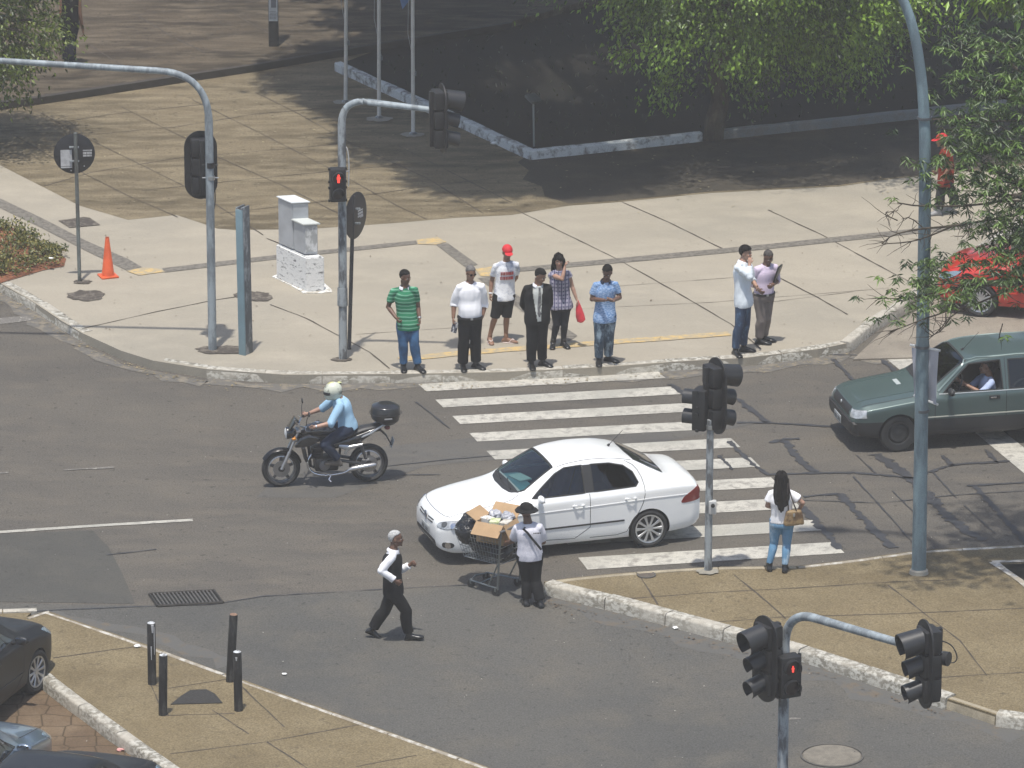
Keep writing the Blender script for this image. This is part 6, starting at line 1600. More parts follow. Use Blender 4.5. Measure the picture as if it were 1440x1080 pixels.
W1 = [(1.46, .955), (1.60, 1.07), (1.86, 1.27), (2.02, 1.345), (2.30, 1.362), (2.30, .975)]; W2 = [(2.44, .98), (2.44, 1.362), (2.74, 1.352), (2.96, 1.30), (3.10, 1.20), (3.17, 1.05), (3.12, 1.0)]
WS = mirror_y([(1.86, .50), (1.62, .555), (1.38, .60), (1.29, .55), (1.24, .35), (1.225, .12)]); WR = mirror_y([(3.62, .53), (3.40, .53), (3.17, .47), (3.12, .2)])
c.arches((.87, 3.33), .335, .30); c.cabin(1.38, 3.5)
c.prism_side(W1); c.prism_side(W2); c.prism_top(WS, .99, 1.8)
c.finish()
pane = tint_pane()
for pr in ('S', 'S2'):
    for W in (W1, W2):
        wd = c.patch('side_window', W, pr, pane, -.012, .004, rnd=0); c.ribbon('window_seal', W, pr, .022, rubber, closed=True, parent=wd, h=.003)
    c.patch('door_pillar', [(2.31, .975), (2.31, 1.36), (2.43, 1.36), (2.43, .975)], pr, blackp, .003, rnd=0)
    seam = mat('panel gap', (.03, .03, .03), .8)
    c.ribbon('door', [(1.30, .90), (1.30, .55), (1.38, .30), (2.37, .26), (2.37, .96)], pr, .010, seam, h=.0015, rnd=1); c.ribbon('door', [(2.37, .26), (2.95, .26), (3.02, .42), (3.16, .60), (3.25, .80), (3.26, 1.06), (3.16, 1.27), (3.0, 1.36)], pr, .010, seam, h=.0015, rnd=1)
    c.ribbon('body_trim', [(1.36, .47), (2.92, .49)], pr, .028, blackp, h=.008)
    for x, z in ((2.18, .80), (3.02, .83)):
        bm = B(); l, n_ = c.hit(pr, x, z); sy = -1 if pr == 'S' else 1; tube(bm, [l + Vector((-.09, 0, 0)), l + Vector((-.05, sy * .035, .008)), l + Vector((.06, sy * .035, .010)), l + Vector((.09, 0, .0))], [.012, .016, .016, .012], n=8); obj('door_handle', bm, white_car, c.t)
    c.ribbon('shoulder_line', [(.55, .70), (1.3, .735), (2.4, .765), (3.4, .80), (3.95, .80)], pr, .014, white_car, h=.006)
    c.mirror(1.56, -1 if pr == 'S' else 1, .80, .985, white_car)
c.patch('windshield', WS, 'T', glass_clear(), -.012, .004, rnd=0); c.ribbon('windshield_seal', WS, 'T', .035, rubber, closed=True)
c.patch('rear_window', WR, 'T', glass_dark, .003, rnd=1); c.ribbon('rear_window_seal', WR, 'T', .02, rubber, closed=True)
c.patch('cowl', mirror_y([(1.30, .57), (1.20, .45), (1.155, .2)]), 'T', blackp, .004, rnd=1)
for y in (-.45, .05):
    bm = B(); a, n1 = c.hit('T', 1.24, y + .05); b2, n2 = c.hit('T', 1.31, y + .42 if y > 0 else y + .45); tube(bm, [a + n1 * .03, b2 + n2 * .018], .009, n=6); obj('wiper', bm, blackp, c.t)
c.ribbon('bonnet_edge', [(.20, -.60), (.5, -.655), (1.15, -.665), (1.28, -.62)], 'T', .010, seam, h=.0015, rnd=1); c.ribbon('bonnet_edge', [(.20, .60), (.5, .655), (1.15, .665), (1.28, .62)], 'T', .010, seam, h=.0015, rnd=1)
c.ribbon('bonnet_edge', [(.20, -.60), (.13, -.45), (.10, 0), (.13, .45), (.20, .60)], 'T', .010, seam, h=.0015, rnd=1)
c.ribbon('roof_gutter', [(1.92, -.535), (2.4, -.525), (3.0, -.52), (3.12, -.51)], 'T', .014, seam, h=.002); c.ribbon('roof_gutter', [(1.92, .535), (2.4, .525), (3.0, .52), (3.12, .51)], 'T', .014, seam, h=.002)
for d_, sg in (('D', 1), ('D2', 1)):
    hl = c.patch('headlight', [(.365, .585), (.42, .655), (.60, .70), (.86, .735), (.90, .715), (.84, .655), (.70, .605), (.50, .578)], d_, lampg, .006, grid=.03)
    for u in (.52, .68):
        l, n_ = c.hit(d_, u, .645); bm = B(); lathe(bm, [(.052, -.002), (.046, .012), (.001, .016)], l + n_ * .002, n_, 18, cap=False); obj('lamp_bowl', bm, chrome if u > .6 else mat('lamp dark bowl', (.08, .085, .09), .15), hl)
    c.ribbon('headlight_rim', [(.365, .585), (.42, .655), (.60, .70), (.86, .735), (.90, .715), (.84, .655), (.70, .605), (.50, .578)], d_, .012, blackp, closed=True, rnd=1, parent=hl)
    fg = c.patch('fog_lamp', [(.50, .285), (.50, .375), (.66, .385), (.70, .34), (.66, .29)], d_, blackp, .004); l, n_ = c.hit(d_, .60, .335); bm = B(); lathe(bm, [(.048, 0), (.052, .012), (.038, .010), (.001, .004)], l, n_, 18, cap=False); obj('fog_bulb', bm, chrome, fg)
for z in (.625, .585):
    c.ribbon('grille_slat', [(-.34, z + .01), (-.12, z), (-.09, z)], 'F', .020, blackp, h=.003); c.ribbon('grille_slat', [(.09, z), (.12, z), (.34, z + .01)], 'F', .020, blackp, h=.003)
c.patch('lower_grille', [(-.46, .25), (-.50, .36), (.50, .36), (.46, .25)], 'F', blackp, .004)
def emblem(c, z, r):
    l, n_ = c.hit('F', 0, z); e = bpy.data.objects.new('emblem', None); C.objects.link(e); e.parent = c.t; l = l + n_ * .012; bm = B()
    k = 24; tube(bm, [l + Vector((0, math.cos(a) * r, math.sin(a) * r)) for a in [2 * math.pi * i / k for i in range(k)]], .007, n=6, closed=True); obj('ring', bm, chrome, e)
    bm = B(); lathe(bm, [(r, -.004), (.001, -.002)], l, (-1, 0, 0), 24, cap=False); obj('backing', bm, mat('emblem dark', (.05, .055, .06), .3), e)
    bm = B()
    for L_ in (((-.5, .8), (0, .12), (.5, .8)), ((-.85, .3), (-.42, -.75), (0, .02), (.42, -.75), (.85, .3))): tube(bm, [l + Vector((-.006, y * r, z_ * r)) for y, z_ in L_], .006, n=6)
    obj('letters', bm, chrome, e)
emblem(c, .615, .062)
def plate(c, pr, z, y=0., w=.36, h=.115, dx=-.012, bg=None):
    l, n_ = c.hit(pr, y, z); k = 1 if pr == 'F' else -1; bm = B(); box(bm, l + Vector((k * dx, 0, 0)), (.012, w, h), bev=.003, tilt=None); o = obj('licence_plate', bm, bg or mat('plate grey', (.36, .38, .38), .6, var=.2, vscale=30), c.t)
    bm = B(); rr = random.Random(5)
    for i in range(7):
        if i == 3: continue
        box(bm, l + Vector((k * (dx - .007), (i - 3) * w * .125, -.006)), (.004, w * .07, h * .5))
    obj('plate_marks', bm, mat('plate marks', (.09, .09, .09), .6), o)
plate(c, 'F', .43)
for d_ in ('E', 'E2'):
    tl = c.patch('tail_light', [(2.14, .66), (2.20, .78), (2.36, .88), (2.50, .90), (2.52, .72), (2.44, .68)], d_, mat('tail red', (.20, .018, .015), .15, coat=1.), .005, grid=.03)
bm = B(); tube(bm, [(2.92, 0, 1.43), (2.95, 0, 1.46)], [.025, .015], n=8); tube(bm, [(2.95, 0, 1.455), (3.16, 0, 1.66)], [.006, .004], n=6); obj('antenna', bm, blackp, c.t)
plate(c, 'R', .62)
for x in (.87, 3.33):
    for sy in (-1, 1): c.wheel(x, sy, .73, .302, .19, 10, .73)
bluseat = mat('blue seat cover', (.05, .13, .42), .8, var=.3, vscale=6); c.seat(2.05, -.36, bluseat); c.seat(2.05, .36, bluseat)
bm = B(); box(bm, (2.95, 0, .60), (.5, 1.2, .14), bev=.04); box(bm, (3.15, 0, .86), (.14, 1.2, .5), bev=.04, tilt=Matrix.Rotation(R(18), 4, 'Y')); obj('rear_seat', bm, inter, c.t)
bm = B(); box(bm, (1.52, 0, .86), (.34, 1.36, .16), bev=.05); dsh = obj('dashboard', bm, mat('dash painted reflection', (.10, .30, .36), .5, var=.3, vscale=3), c.t)  # teal windshield reflection painted into the dashboard colour
bm = B(); tube(bm, [Vector((1.78 + .07 * math.sin(a), -.36 + .18 * math.cos(a), .92 + .17 * math.sin(a))) for a in [2 * math.pi * k / 22 for k in range(22)]], .013, n=6, closed=True); tube(bm, [(1.78, -.54, .92), (1.76, -.36, .9), (1.78, -.18, .92)], .012, n=6); obj('steering_wheel', bm, blackp, c.t)
bm = B(); box(bm, (1.60, .30, .955), (.22, .34, .03), R(15), .008); obj('papers', bm, mat('pale teal papers', (.30, .50, .50), .7), dsh)

# ---------------------------------------------------------------- green station wagon with its driver
ELB = [(0, .34, .52, .62, .62, .56), (.05, .28, .60, .70, .70, .61), (.18, .22, .68, .755, .765, .64), (.6, .2, .745, .772, .825, .65), (1.0, .2, .80, .775, .88, .65), (1.14, .2, .815, .775, .905, .65), (1.30, .2, .835, .775, 1.01, .635), (1.55, .2, .85, .775, 1.21, .60), (1.76, .2, .86, .775, 1.345, .575), (1.95, .2, .87, .775, 1.395, .565), (2.4, .2, .88, .775, 1.425, .562), (3.2, .2, .885, .775, 1.43, .562), (3.75, .2, .885, .77, 1.41, .565), (3.95, .25, .87, .76, 1.28, .59), (4.05, .32, .80, .74, .98, .63)]
green_p = mat('faded green paint', (.085, .125, .120), .38, .35, coat=.4, var=.12, vscale=1.5)
rz = R(11.5); loc = place((.72, -.68, 0), P(1262, 634, 0), rz, 1.0)
w = Car(ELB, 'station_wagon', 'faded green boxy station wagon driving left behind the lamp post, driver\'s window open', 'car', green_p, loc, rz, crown=.03, sc=1.0)
V1 = [(1.42, .90), (1.62, 1.10), (1.84, 1.30), (2.34, 1.335), (2.36, .91)]; V2 = [(2.46, .91), (2.46, 1.335), (3.08, 1.335), (3.18, .915)]; V3 = [(3.30, .93), (3.24, 1.33), (3.66, 1.32), (3.80, .95)]
WS = mirror_y([(1.80, .53), (1.55, .57), (1.28, .60), (1.21, .50), (1.19, .2)])
w.arches((.72, 3.2), .325, .29); w.cabin(1.32, 3.85); w.prism_side(V1); w.prism_side(V2); w.prism_side(V3); w.prism_top(WS, .915, 1.8); w.finish(.50)
for pr in ('S', 'S2'):
    for i, W in enumerate((V1, V2, V3)):
        if i or pr == 'S2': w.patch('side_window', W, pr, pane, -.012, .004, rnd=0)
        w.ribbon('window_seal', W, pr, .024, rubber, closed=True, h=.003)
    w.ribbon('door', [(1.28, .86), (1.28, .30), (2.41, .28), (2.41, .9), (2.41, 1.36)], pr, .011, seam, h=.0015); w.ribbon('door', [(2.41, .28), (2.9, .28), (3.0, .55), (3.2, .72), (3.23, .9)], pr, .011, seam, h=.0015)
    w.ribbon('body_trim', [(1.06, .535), (3.9, .56)], pr, .020, mat('pale trim', (.42, .42, .36), .5), h=.006)
    w.ribbon('beltline', [(1.35, .885), (2.4, .895), (3.85, .905)], pr, .016, mat('pale belt strip', (.5, .53, .52), .4, .3), h=.006)
    w.ribbon('roof_gutter', [(1.34, .92), (1.80, 1.335), (1.98, 1.372), (2.6, 1.395), (3.7, 1.385)], pr, .030, mat('gutter pale green', (.20, .26, .25), .35, .3), h=.010, off=.002)
    sy = -1 if pr == 'S' else 1
    for x, z in ((2.22, .80), (2.98, .81)):
        l, n_ = w.hit(pr, x, z); bm = B(); box(bm, l + Vector((0, sy * .004, 0)), (.17, .012, .06), bev=.004); hd = obj('door_handle', bm, blackp, w.t); bm = B(); box(bm, l + Vector((-.02, sy * .012, .0)), (.10, .01, .02), bev=.003); obj('handle_pull', bm, chrome, hd)
    w.mirror(1.50, sy, .76, .95, blackp)
w.patch('windshield', WS, 'T', tint_pane(), -.010, .004, rnd=0); w.ribbon('windshield_seal', WS, 'T', .035, rubber, closed=True)
w.patch('cowl', mirror_y([(1.27, .60), (1.17, .55), (1.15, .2)]), 'T', blackp, .004, rnd=0)
for y0, y1 in ((-.655, .0), (.655, .0)):
    w.ribbon('bonnet_edge', [(.16, y0 * .94), (.5, y0 * .97), (1.15, y0)], 'T', .011, seam, h=.0015)
w.ribbon('bonnet_crease', [(.14, -.42), (.6, -.44), (1.12, -.46)], 'T', .02, green_p, h=.008); w.ribbon('bonnet_crease', [(.14, .42), (.6, .44), (1.12, .46)], 'T', .02, green_p, h=.008)
w.patch('bonnet_vent', [(.86, -.05), (.86, .22), (.93, .22), (.93, -.05)], 'T', mat('vent pale', (.38, .42, .41), .5), .004, rnd=0)
w.patch('grille', [(-.44, .55), (-.46, .68), (.46, .68), (.44, .55)], 'F', blackp, .006, rnd=0)
w.patch('front_bumper', [(-.66, .28), (-.68, .50), (.68, .50), (.66, .28)], 'F', blackp, .035, .06, rnd=1)
for d_ in ('D', 'D2'):
    hl = w.patch('headlight', [(.385, .555), (.385, .665), (.66, .685), (.68, .575)], d_, lampg, .008, rnd=0); w.ribbon('headlight_rim', [(.385, .555), (.385, .665), (.66, .685), (.68, .575)], d_, .014, blackp, closed=True, parent=hl)
l, n_ = w.hit('F', .0, .635); bm = B(); lathe(bm, [(.032, 0), (.026, .014), (.001, .016)], l + n_ * .006, (-1, 0, 0), 18, cap=False); obj('emblem', bm, mat('emblem pale', (.5, .52, .52), .3, .5), w.t)
plate(w, 'F', .40, 0., .38, .12, -.055)
bm = B(); tube(bm, [(1.86, -.1, 1.375), (1.90, -.1, 1.40)], [.022, .014], n=8); tube(bm, [(1.90, -.1, 1.395), (2.16, -.02, 1.62)], [.005, .003], n=6); obj('antenna', bm, blackp, w.t)
for x in (.72, 3.2):
    for sy in (-1, 1): w.wheel(x, sy, .67, .29, .165, 8, .62, mat('dull wheel', (.03, .031, .032), .5, .2), 'steel')
for y in (-.34, .34): w.seat(2.12, y, mat('grey cloth seat', (.05, .05, .055), .9), .42)
bm = B(); box(bm, (1.46, 0, .80), (.34, 1.3, .16), bev=.05); obj('dashboard', bm, blackp, w.t)
bm = B(); tube(bm, [Vector((1.72 + .08 * math.sin(a), -.36 + .18 * math.cos(a), .90 + .16 * math.sin(a))) for a in [2 * math.pi * k / 22 for k in range(22)]], .014, n=6, closed=True); tube(bm, [(1.72, -.54, .90), (1.70, -.36, .88), (1.72, -.18, .90)], .012, n=6); obj('steering_wheel', bm, blackp, w.t)
dr = thing('person', loc - Vector((0, 0, .06)), 'driver of the green wagon in a pale blue shirt, forearm on the steering wheel', 'person', None, rz, 1.0)
J = dict(pel=(2.12, -.36, .58), neck=(2.24, -.36, 1.07), head=(2.19, -.36, 1.22), sh_a=(2.23, -.555, 1.02), sh_b=(2.23, -.165, 1.02), el_a=(2.04, -.655, .895), wr_a=(1.83, -.50, 1.0), el_b=(2.02, -.14, .84), wr_b=(1.80, -.24, .99), kn_a=(1.72, -.46, .68), kn_b=(1.72, -.26, .68), an_a=(1.52, -.46, .42), an_b=(1.52, -.26, .42), hip_a=(2.12, -.45, .58), hip_b=(2.12, -.27, .58))
p = Person(None, 0, J, R(-90), 'driver of the green wagon', SK_M, None, root=dr); p.body((1.3, 1.3)); p.shirt(cloth('pale blue driver shirt', (.42, .50, .70), .1), (.95, .95), -.02, amp=.008); p.trousers(cloth('driver jeans', (.03, .06, .12), .2), .016); p.hair(thick=.010)
for q in 'ab':
    bm = B(); p.foot(bm, q, R(-90), .009); mobj('shoe', remesh(bm, .009, 1), black_s, p.t)

# ---------------------------------------------------------------- red car, black cars, silver car
HAT = [(0, .30, .50, .52, .60, .44), (.05, .22, .60, .68, .70, .56), (.15, .19, .66, .76, .78, .62), (.35, .18, .72, .81, .86, .66), (.7, .18, .80, .83, .93, .67), (1.05, .18, .86, .83, .99, .66), (1.2, .18, .875, .83, 1.05, .65), (1.5, .18, .90, .83, 1.25, .60), (1.8, .18, .92, .83, 1.42, .57), (2.1, .18, .93, .83, 1.485, .555), (2.6, .18, .94, .83, 1.495, .555), (3.1, .18, .95, .825, 1.46, .555), (3.5, .19, .96, .81, 1.36, .56), (3.8, .22, .95, .78, 1.14, .58), (3.92, .30, .80, .70, .86, .56)]
def simple_car(name, label, pm, local, world, rz, sc=1., spokes=10, steer=0., wm=None, group=None, low=None):
    loc = place(local, world, rz, sc); c = Car(HAT, name, label, 'car', pm, loc, rz, group, sc=sc)
    c.arches((.80, 3.22), .335, .30); c.finish(low)
    A1 = [(1.42, .97), (1.62, 1.10), (1.92, 1.34), (2.25, 1.39), (2.25, .98)]; A2 = [(2.37, .985), (2.37, 1.39), (2.85, 1.385), (3.15, 1.30), (3.28, 1.05), (3.2, 1.0)]
    for pr in ('S', 'S2'):
        for W in (A1, A2): wd = c.patch('side_window', W, pr, glass_dark, .003, rnd=1); c.ribbon('window_seal', W, pr, .02, rubber, closed=True, parent=wd)
        c.ribbon('door', [(1.26, .90), (1.26, .30), (2.31, .28), (2.31, 1.0)], pr, .011, seam, h=.0015, rnd=1); c.ribbon('door', [(2.31, .28), (2.85, .28), (3.0, .6), (3.3, .8), (3.32, 1.05)], pr, .011, seam, h=.0015, rnd=1)
        c.ribbon('body_trim', [(1.3, .46), (2.88, .48)], pr, .03, pm, h=.01)
        sy = -1 if pr == 'S' else 1; c.mirror(1.5, sy, .80, 1.0, pm)
        for x in (2.12, 2.9): l, n_ = c.hit(pr, x, .84); bm = B(); box(bm, l + Vector((0, sy * .012, 0)), (.17, .03, .035), bev=.01); obj('door_handle', bm, pm, c.t)
    c.patch('windshield', mirror_y([(1.86, .50), (1.55, .57), (1.32, .60), (1.24, .45), (1.21, .15)]), 'T', glass_dark, .003); c.patch('rear_window', mirror_y([(3.72, .48), (3.5, .50), (3.44, .2)]), 'T', glass_dark, .003)
    for y in (-1, 1): c.ribbon('bonnet_edge', [(.20, .60 * y), (.5, .655 * y), (1.1, .665 * y)], 'T', .010, seam, h=.0015, rnd=1)
    c.ribbon('bonnet_edge', [(.20, -.60), (.13, -.4), (.10, 0), (.13, .4), (.20, .60)], 'T', .010, seam, h=.0015, rnd=1)
    for d_ in ('D', 'D2'): c.patch('headlight', [(.42, .60), (.46, .68), (.70, .76), (.86, .79), (.84, .72), (.70, .63)], d_, mat('blue grey lamp glass', (.20, .27, .32), .12, .2, coat=1.), .006, grid=.03)
    c.patch('grille', [(-.36, .55), (-.38, .64), (.38, .64), (.36, .55)], 'F', blackp, .004); c.patch('lower_grille', [(-.5, .25), (-.52, .38), (.52, .38), (.5, .25)], 'F', blackp, .004)
    for d_ in ('E', 'E2'): c.patch('tail_light', [(2.0, .75), (2.02, .95), (2.2, .98), (2.24, .78)], d_, mat('tail red', (.2, .018, .015), .15), .005)
    for x in (.80, 3.22):
        for sy in (-1, 1): c.wheel(x, sy, .735, .305, .19, spokes, .70, wm, steer=steer if x < 1 else 0)
    return c
simple_car('red_hatchback', 'bright red car half hidden under the airy tree on the driveway', paint('red car paint', (.50, .022, .012), .35, .6), (.80, -.735, 0), P(1378, 444, .03), R(-14), .95, 16)
simple_car('black_hatchback', 'black car whose front corner overhangs the tan island at the left edge', paint('black car paint', (.008, .008, .009), .5, .12), (.80, .735, 0), P(46, 973, .008), R(180 + 71), 1.0, 10, R(-6), group=None)
simple_car('silver_hatchback', 'silver-blue car with its bonnet showing at the bottom left corner', mat('silver blue paint', (.24, .30, .37), .28, .75, coat=.8), (.22, 0, .80), P(-6, 1014, .80), R(180 + 73))
simple_car('black_hatchback', 'black bonnet of a car at the bottom edge right of the silver one', paint('black car paint', (.012, .013, .014)), (.22, 0, .80), P(152, 1060, .80), R(180 + 73))

# ---------------------------------------------------------------- motorcycle and rider
rz = R(10.5); o = P(395.5, 684, 0); MS = 1.0
mt = thing('motorcycle', o, 'black naked motorcycle with a top box riding left along the middle lane', 'motorcycle', None, rz, MS)
mblack = paint('motorcycle black', (.015, .015, .017), .25)
def mwheel(x, r, wdt, name):
    e = bpy.data.objects.new(name, None); C.objects.link(e); e.parent = mt; e.location = (x, 0, r)
    bm = B(); k = 40; prof = [(r * .74, -.03), (r * .86, -wdt), (r * .96, -wdt * .75), (r, 0), (r * .96, wdt * .75), (r * .86, wdt), (r * .74, .03)]; lathe(bm, prof, (0, 0, 0), (0, 1, 0), 40, cap=False); bmesh.ops.recalc_face_normals(bm, faces=bm.faces); obj('tyre', bm, rubber, e)
    bm = B(); lathe(bm, [(r * .76, -.035), (r * .68, -.028), (r * .68, .028), (r * .76, .035)], (0, 0, 0), (0, 1, 0), 40, cap=False)
    for q in range(5): a = 2 * math.pi * q / 5 + .3; d = Vector((math.cos(a), 0, math.sin(a))); tube(bm, [d * .03, d * r * .70], [(.03, .016), (.022, .014)], d.cross(Vector((0, 1, 0))), 8)
    lathe(bm, [(.05, -.04), (.05, .04)], (0, 0, 0), (0, 1, 0), 16); bmesh.ops.recalc_face_normals(bm, faces=bm.faces); obj('rim', bm, mat('dark alloy', (.10, .10, .105), .35, .6), e)
    bm = B(); lathe(bm, [(r * .66, -.02), (r * .62, -.026), (r * .64, -.012)], (0, 0, 0), (0, 1, 0), 40, cap=False); obj('rim_edge', bm, alu, e)
    bm = B(); lathe(bm, [(.05, -.055), (.13, -.055), (.13, -.06), (.05, -.06)], (0, 0, 0), (0, 1, 0), 28, cap=False); obj('brake_disc', bm, mat('disc steel', (.35, .35, .36), .3, .9), e)
mwheel(0, .295, .052, 'front_wheel'); mwheel(1.33, .300, .062, 'rear_wheel')
def mp(name, fn, m_, parent=None): bm = B(); fn(bm); bmesh.ops.recalc_face_normals(bm, faces=bm.faces); return obj(name, bm, m_, parent or mt)
def fender(bm, cx, r, a0, a1, w_, cz):
    rings = []
    for k in range(15):
        a = R(a0 + (a1 - a0) * k / 14); c_ = Vector((cx + r * math.cos(a), 0, cz + r * math.sin(a))); d = Vector((math.cos(a), 0, math.sin(a)))
        rings.append([bm.verts.new(c_ + Vector((0, y, 0)) - d * (abs(y) / w_) ** 2 * .035) for y in np.linspace(-w_, w_, 7)])
    for A, D in zip(rings, rings[1:]):
        for k in range(6): bm.faces.new((A[k], A[k + 1], D[k + 1], D[k]))
    bmesh.ops.solidify(bm, geom=bm.faces, thickness=.006)
mp('front_fender', lambda bm: fender(bm, 0, .325, 15, 150, .07, .295), mblack)
for sy in (-1, 1): mp('fork', lambda bm: (tube(bm, [(0.0, sy * .085, .295), (.12, sy * .085, .56)], [.026, .028], n=12), tube(bm, [(.12, sy * .085, .56), (.27, sy * .085, .90)], .019, n=12)), mat('fork silver', (.42, .42, .43), .3, .7))
mp('triple_clamp', lambda bm: (box(bm, (.26, 0, .88), (.07, .22, .035), bev=.01), box(bm, (.205, 0, .75), (.07, .22, .035), bev=.01)), mat('fork silver', (.42, .42, .43)))
mp('handlebar', lambda bm: tube(bm, smooth_line([(.42, -.37, .985), (.36, -.25, 1.0), (.29, -.09, .95), (.29, .09, .95), (.36, .25, 1.0), (.42, .37, .985)], 2), .012, n=8), chrome)
for sy in (-1, 1):
    mp('grip', lambda bm: tube(bm, [(.375, sy * .27, .998), (.42, sy * .38, .985)], .019, n=10), rubber)
    mp('lever', lambda bm: tube(bm, [(.34, sy * .24, .99), (.33, sy * .38, .975)], .007, n=6), chrome)
    mi = mp('mirror', lambda bm: (tube(bm, smooth_line([(.36, sy * .22, 1.0), (.36, sy * .27, 1.12), (.38, sy * .33, 1.20)], 1), .006, n=6), ell(bm, (.385, sy * .345, 1.225), (.014, .065, .042), sub=2)), blackp)
    mp('turn_signal', lambda bm: (tube(bm, [(.2, sy * .09, .80), (.18, sy * .17, .80)], .010, n=6), ell(bm, (.175, sy * .19, .80), (.035, .024, .022), sub=2)), mat('amber lens', (.55, .22, .03), .3))
hl = mp('headlight', lambda bm: (lathe(bm, [(.088, -.02), (.095, .0), (.09, .05), (.06, .11), (.001, .13)], (.10, 0, .84), (1, 0, .05), 24, cap=False)), mblack); mp('headlight_lens', lambda bm: lathe(bm, [(.001, -.045), (.06, -.035), (.088, -.018)], (.10, 0, .84), (1, 0, .05), 24, cap=False), mat('headlight bright', (.75, .77, .78), .1, .2), hl)
mp('instrument_screen', lambda bm: (box(bm, (.175, 0, .985), (.03, .24, .20), bev=.012, tilt=Matrix.Rotation(R(35), 4, 'Y')), box(bm, (.24, 0, 1.03), (.06, .18, .03), bev=.008, tilt=Matrix.Rotation(R(20), 4, 'Y'))), mat('screen black', (.015, .015, .016), .15))
mp('screen_trim', lambda bm: tube(bm, [(.20, -.11, 1.085), (.24, -.115, .99)], .016, n=8), chrome)
def tank(bm): tube(bm, [(.34, 0, .83), (.42, 0, .86), (.55, 0, .88), (.68, 0, .865), (.80, 0, .81), (.88, 0, .77)], [(.05, .05), (.14, .09), (.165, .115), (.155, .11), (.12, .075), (.08, .03)], (0, 1, 0), 20)
tk = mp('fuel_tank', tank, mblack); mp('tank_cap', lambda bm: lathe(bm, [(.04, 0), (.036, .012), (.001, .014)], (.56, 0, .99), (.1, 0, 1), 18, cap=False), chrome, tk)
for sy in (-1, 1): mp('tank_shroud', lambda bm: tube(bm, [(.20, sy * .13, .66), (.30, sy * .16, .72), (.42, sy * .17, .76), (.56, sy * .17, .76)], [(.02, .02), (.018, .08), (.018, .09), (.01, .03)], (0, 1, 0), 12), mblack)
def seatf(bm): tube(bm, [(.84, 0, .765), (.95, 0, .775), (1.1, 0, .80), (1.25, 0, .845), (1.45, 0, .875), (1.56, 0, .885)], [(.07, .03), (.115, .04), (.12, .045), (.115, .045), (.10, .038), (.05, .02)], (0, 1, 0), 16)
mp('seat', seatf, mat('seat vinyl', (.025, .025, .026), .5))
mp('side_panel', lambda bm: [tube(bm, [(.80, sy * .12, .64), (1.0, sy * .13, .66), (1.2, sy * .13, .74), (1.42, sy * .10, .84)], [(.02, .05), (.018, .07), (.018, .055), (.01, .02)], (0, 1, 0), 12) for sy in (-1, 1)], mblack)
for sy in (-1, 1):
    mp('frame_plate', lambda bm: (tube(bm, [(.86, sy * .155, .635), (1.0, sy * .16, .60)], [(.012, .022), (.012, .045)], (0, 1, 0), 8), tube(bm, [(1.22, sy * .155, .64), (1.0, sy * .16, .60), (.95, sy * .15, .50)], [(.012, .016), (.012, .035), (.012, .02)], (0, 1, 0), 8)), alu)
    mp('tail_rail', lambda bm: tube(bm, [(1.18, sy * .13, .74), (1.34, sy * .14, .80), (1.50, sy * .14, .90), (1.68, sy * .12, .985)], .016, n=8), mat('rail grey', (.42, .43, .44), .35, .6))
    mp('shock', lambda bm: (tube(bm, [(1.18, sy * .13, .70), (1.27, sy * .13, .40)], .022, n=10)), mat('shock dark', (.05, .05, .052), .4))
    mp('swingarm', lambda bm: tube(bm, [(.86, sy * .11, .40), (1.33, sy * .11, .30)], [.026, .022], n=8), mat('swingarm dark', (.06, .06, .062), .4, .5))
    mp('foot_peg', lambda bm: tube(bm, [(.86, sy * .15, .36), (.86, sy * .27, .36)], .013, n=8), rubber)
mp('frame', lambda bm: (tube(bm, [(.27, 0, .82), (.42, 0, .62), (.45, 0, .30), (.62, 0, .21), (.86, 0, .26), (.92, 0, .66), (1.3, 0, .76)], .022, n=8), tube(bm, [(.27, 0, .86), (.6, 0, .80), (.92, 0, .68)], .024, n=8)), blackp)
def engine(bm):
    box(bm, (.68, 0, .34), (.36, .28, .20), bev=.04); 
    for k in range(7): box(bm, (.53 + k * .004, 0, .45 + k * .024), (.18, .22, .010), bev=.003)
    box(bm, (.55, 0, .53), (.12, .16, .20), bev=.02)
en = mp('engine', engine, mat('engine dark', (.035, .035, .037), .4, .4)); 
for sy in (-1, 1): mp('clutch_cover', lambda bm: lathe(bm, [(.085, 0), (.075, .03), (.03, .04), (.001, .04)], (.64, sy * .14, .34), (0, sy, 0), 24, cap=False), mat('case grey', (.22, .22, .23), .35, .7), en)
mp('radiator_shroud', lambda bm: box(bm, (.36, 0, .50), (.05, .2, .22), bev=.015, tilt=Matrix.Rotation(R(-12), 4, 'Y')), blackp)
ex = mp('exhaust_pipe', lambda bm: tube(bm, smooth_line([(.46, -.05, .50), (.38, -.08, .40), (.42, -.10, .24), (.60, -.12, .17), (.90, -.14, .19), (1.05, -.15, .26)], 2), .020, n=10), chrome)
mp('muffler', lambda bm: tube(bm, [(1.00, -.16, .25), (1.06, -.165, .27), (1.38, -.17, .31), (1.42, -.17, .315)], [.028, .040, .042, .03], n=16), mat('muffler steel', (.50, .50, .50), .25, .8))
mp('side_stand', lambda bm: tube(bm, [(.74, -.13, .18), (.70, -.17, .12), (.73, -.19, .09)], [.012, .012, .016], n=6), chrome)
mp('rear_fender', lambda bm: (tube(bm, [(1.30, 0, .78), (1.50, 0, .82), (1.60, 0, .72), (1.68, 0, .56)], [(.07, .015), (.08, .02), (.075, .012), (.07, .008)], (0, 1, 0), 10)), blackp)
mp('tail_light', lambda bm: ell(bm, (1.62, 0, .84), (.05, .07, .035), sub=2), mat('tail red', (.2, .018, .015)))
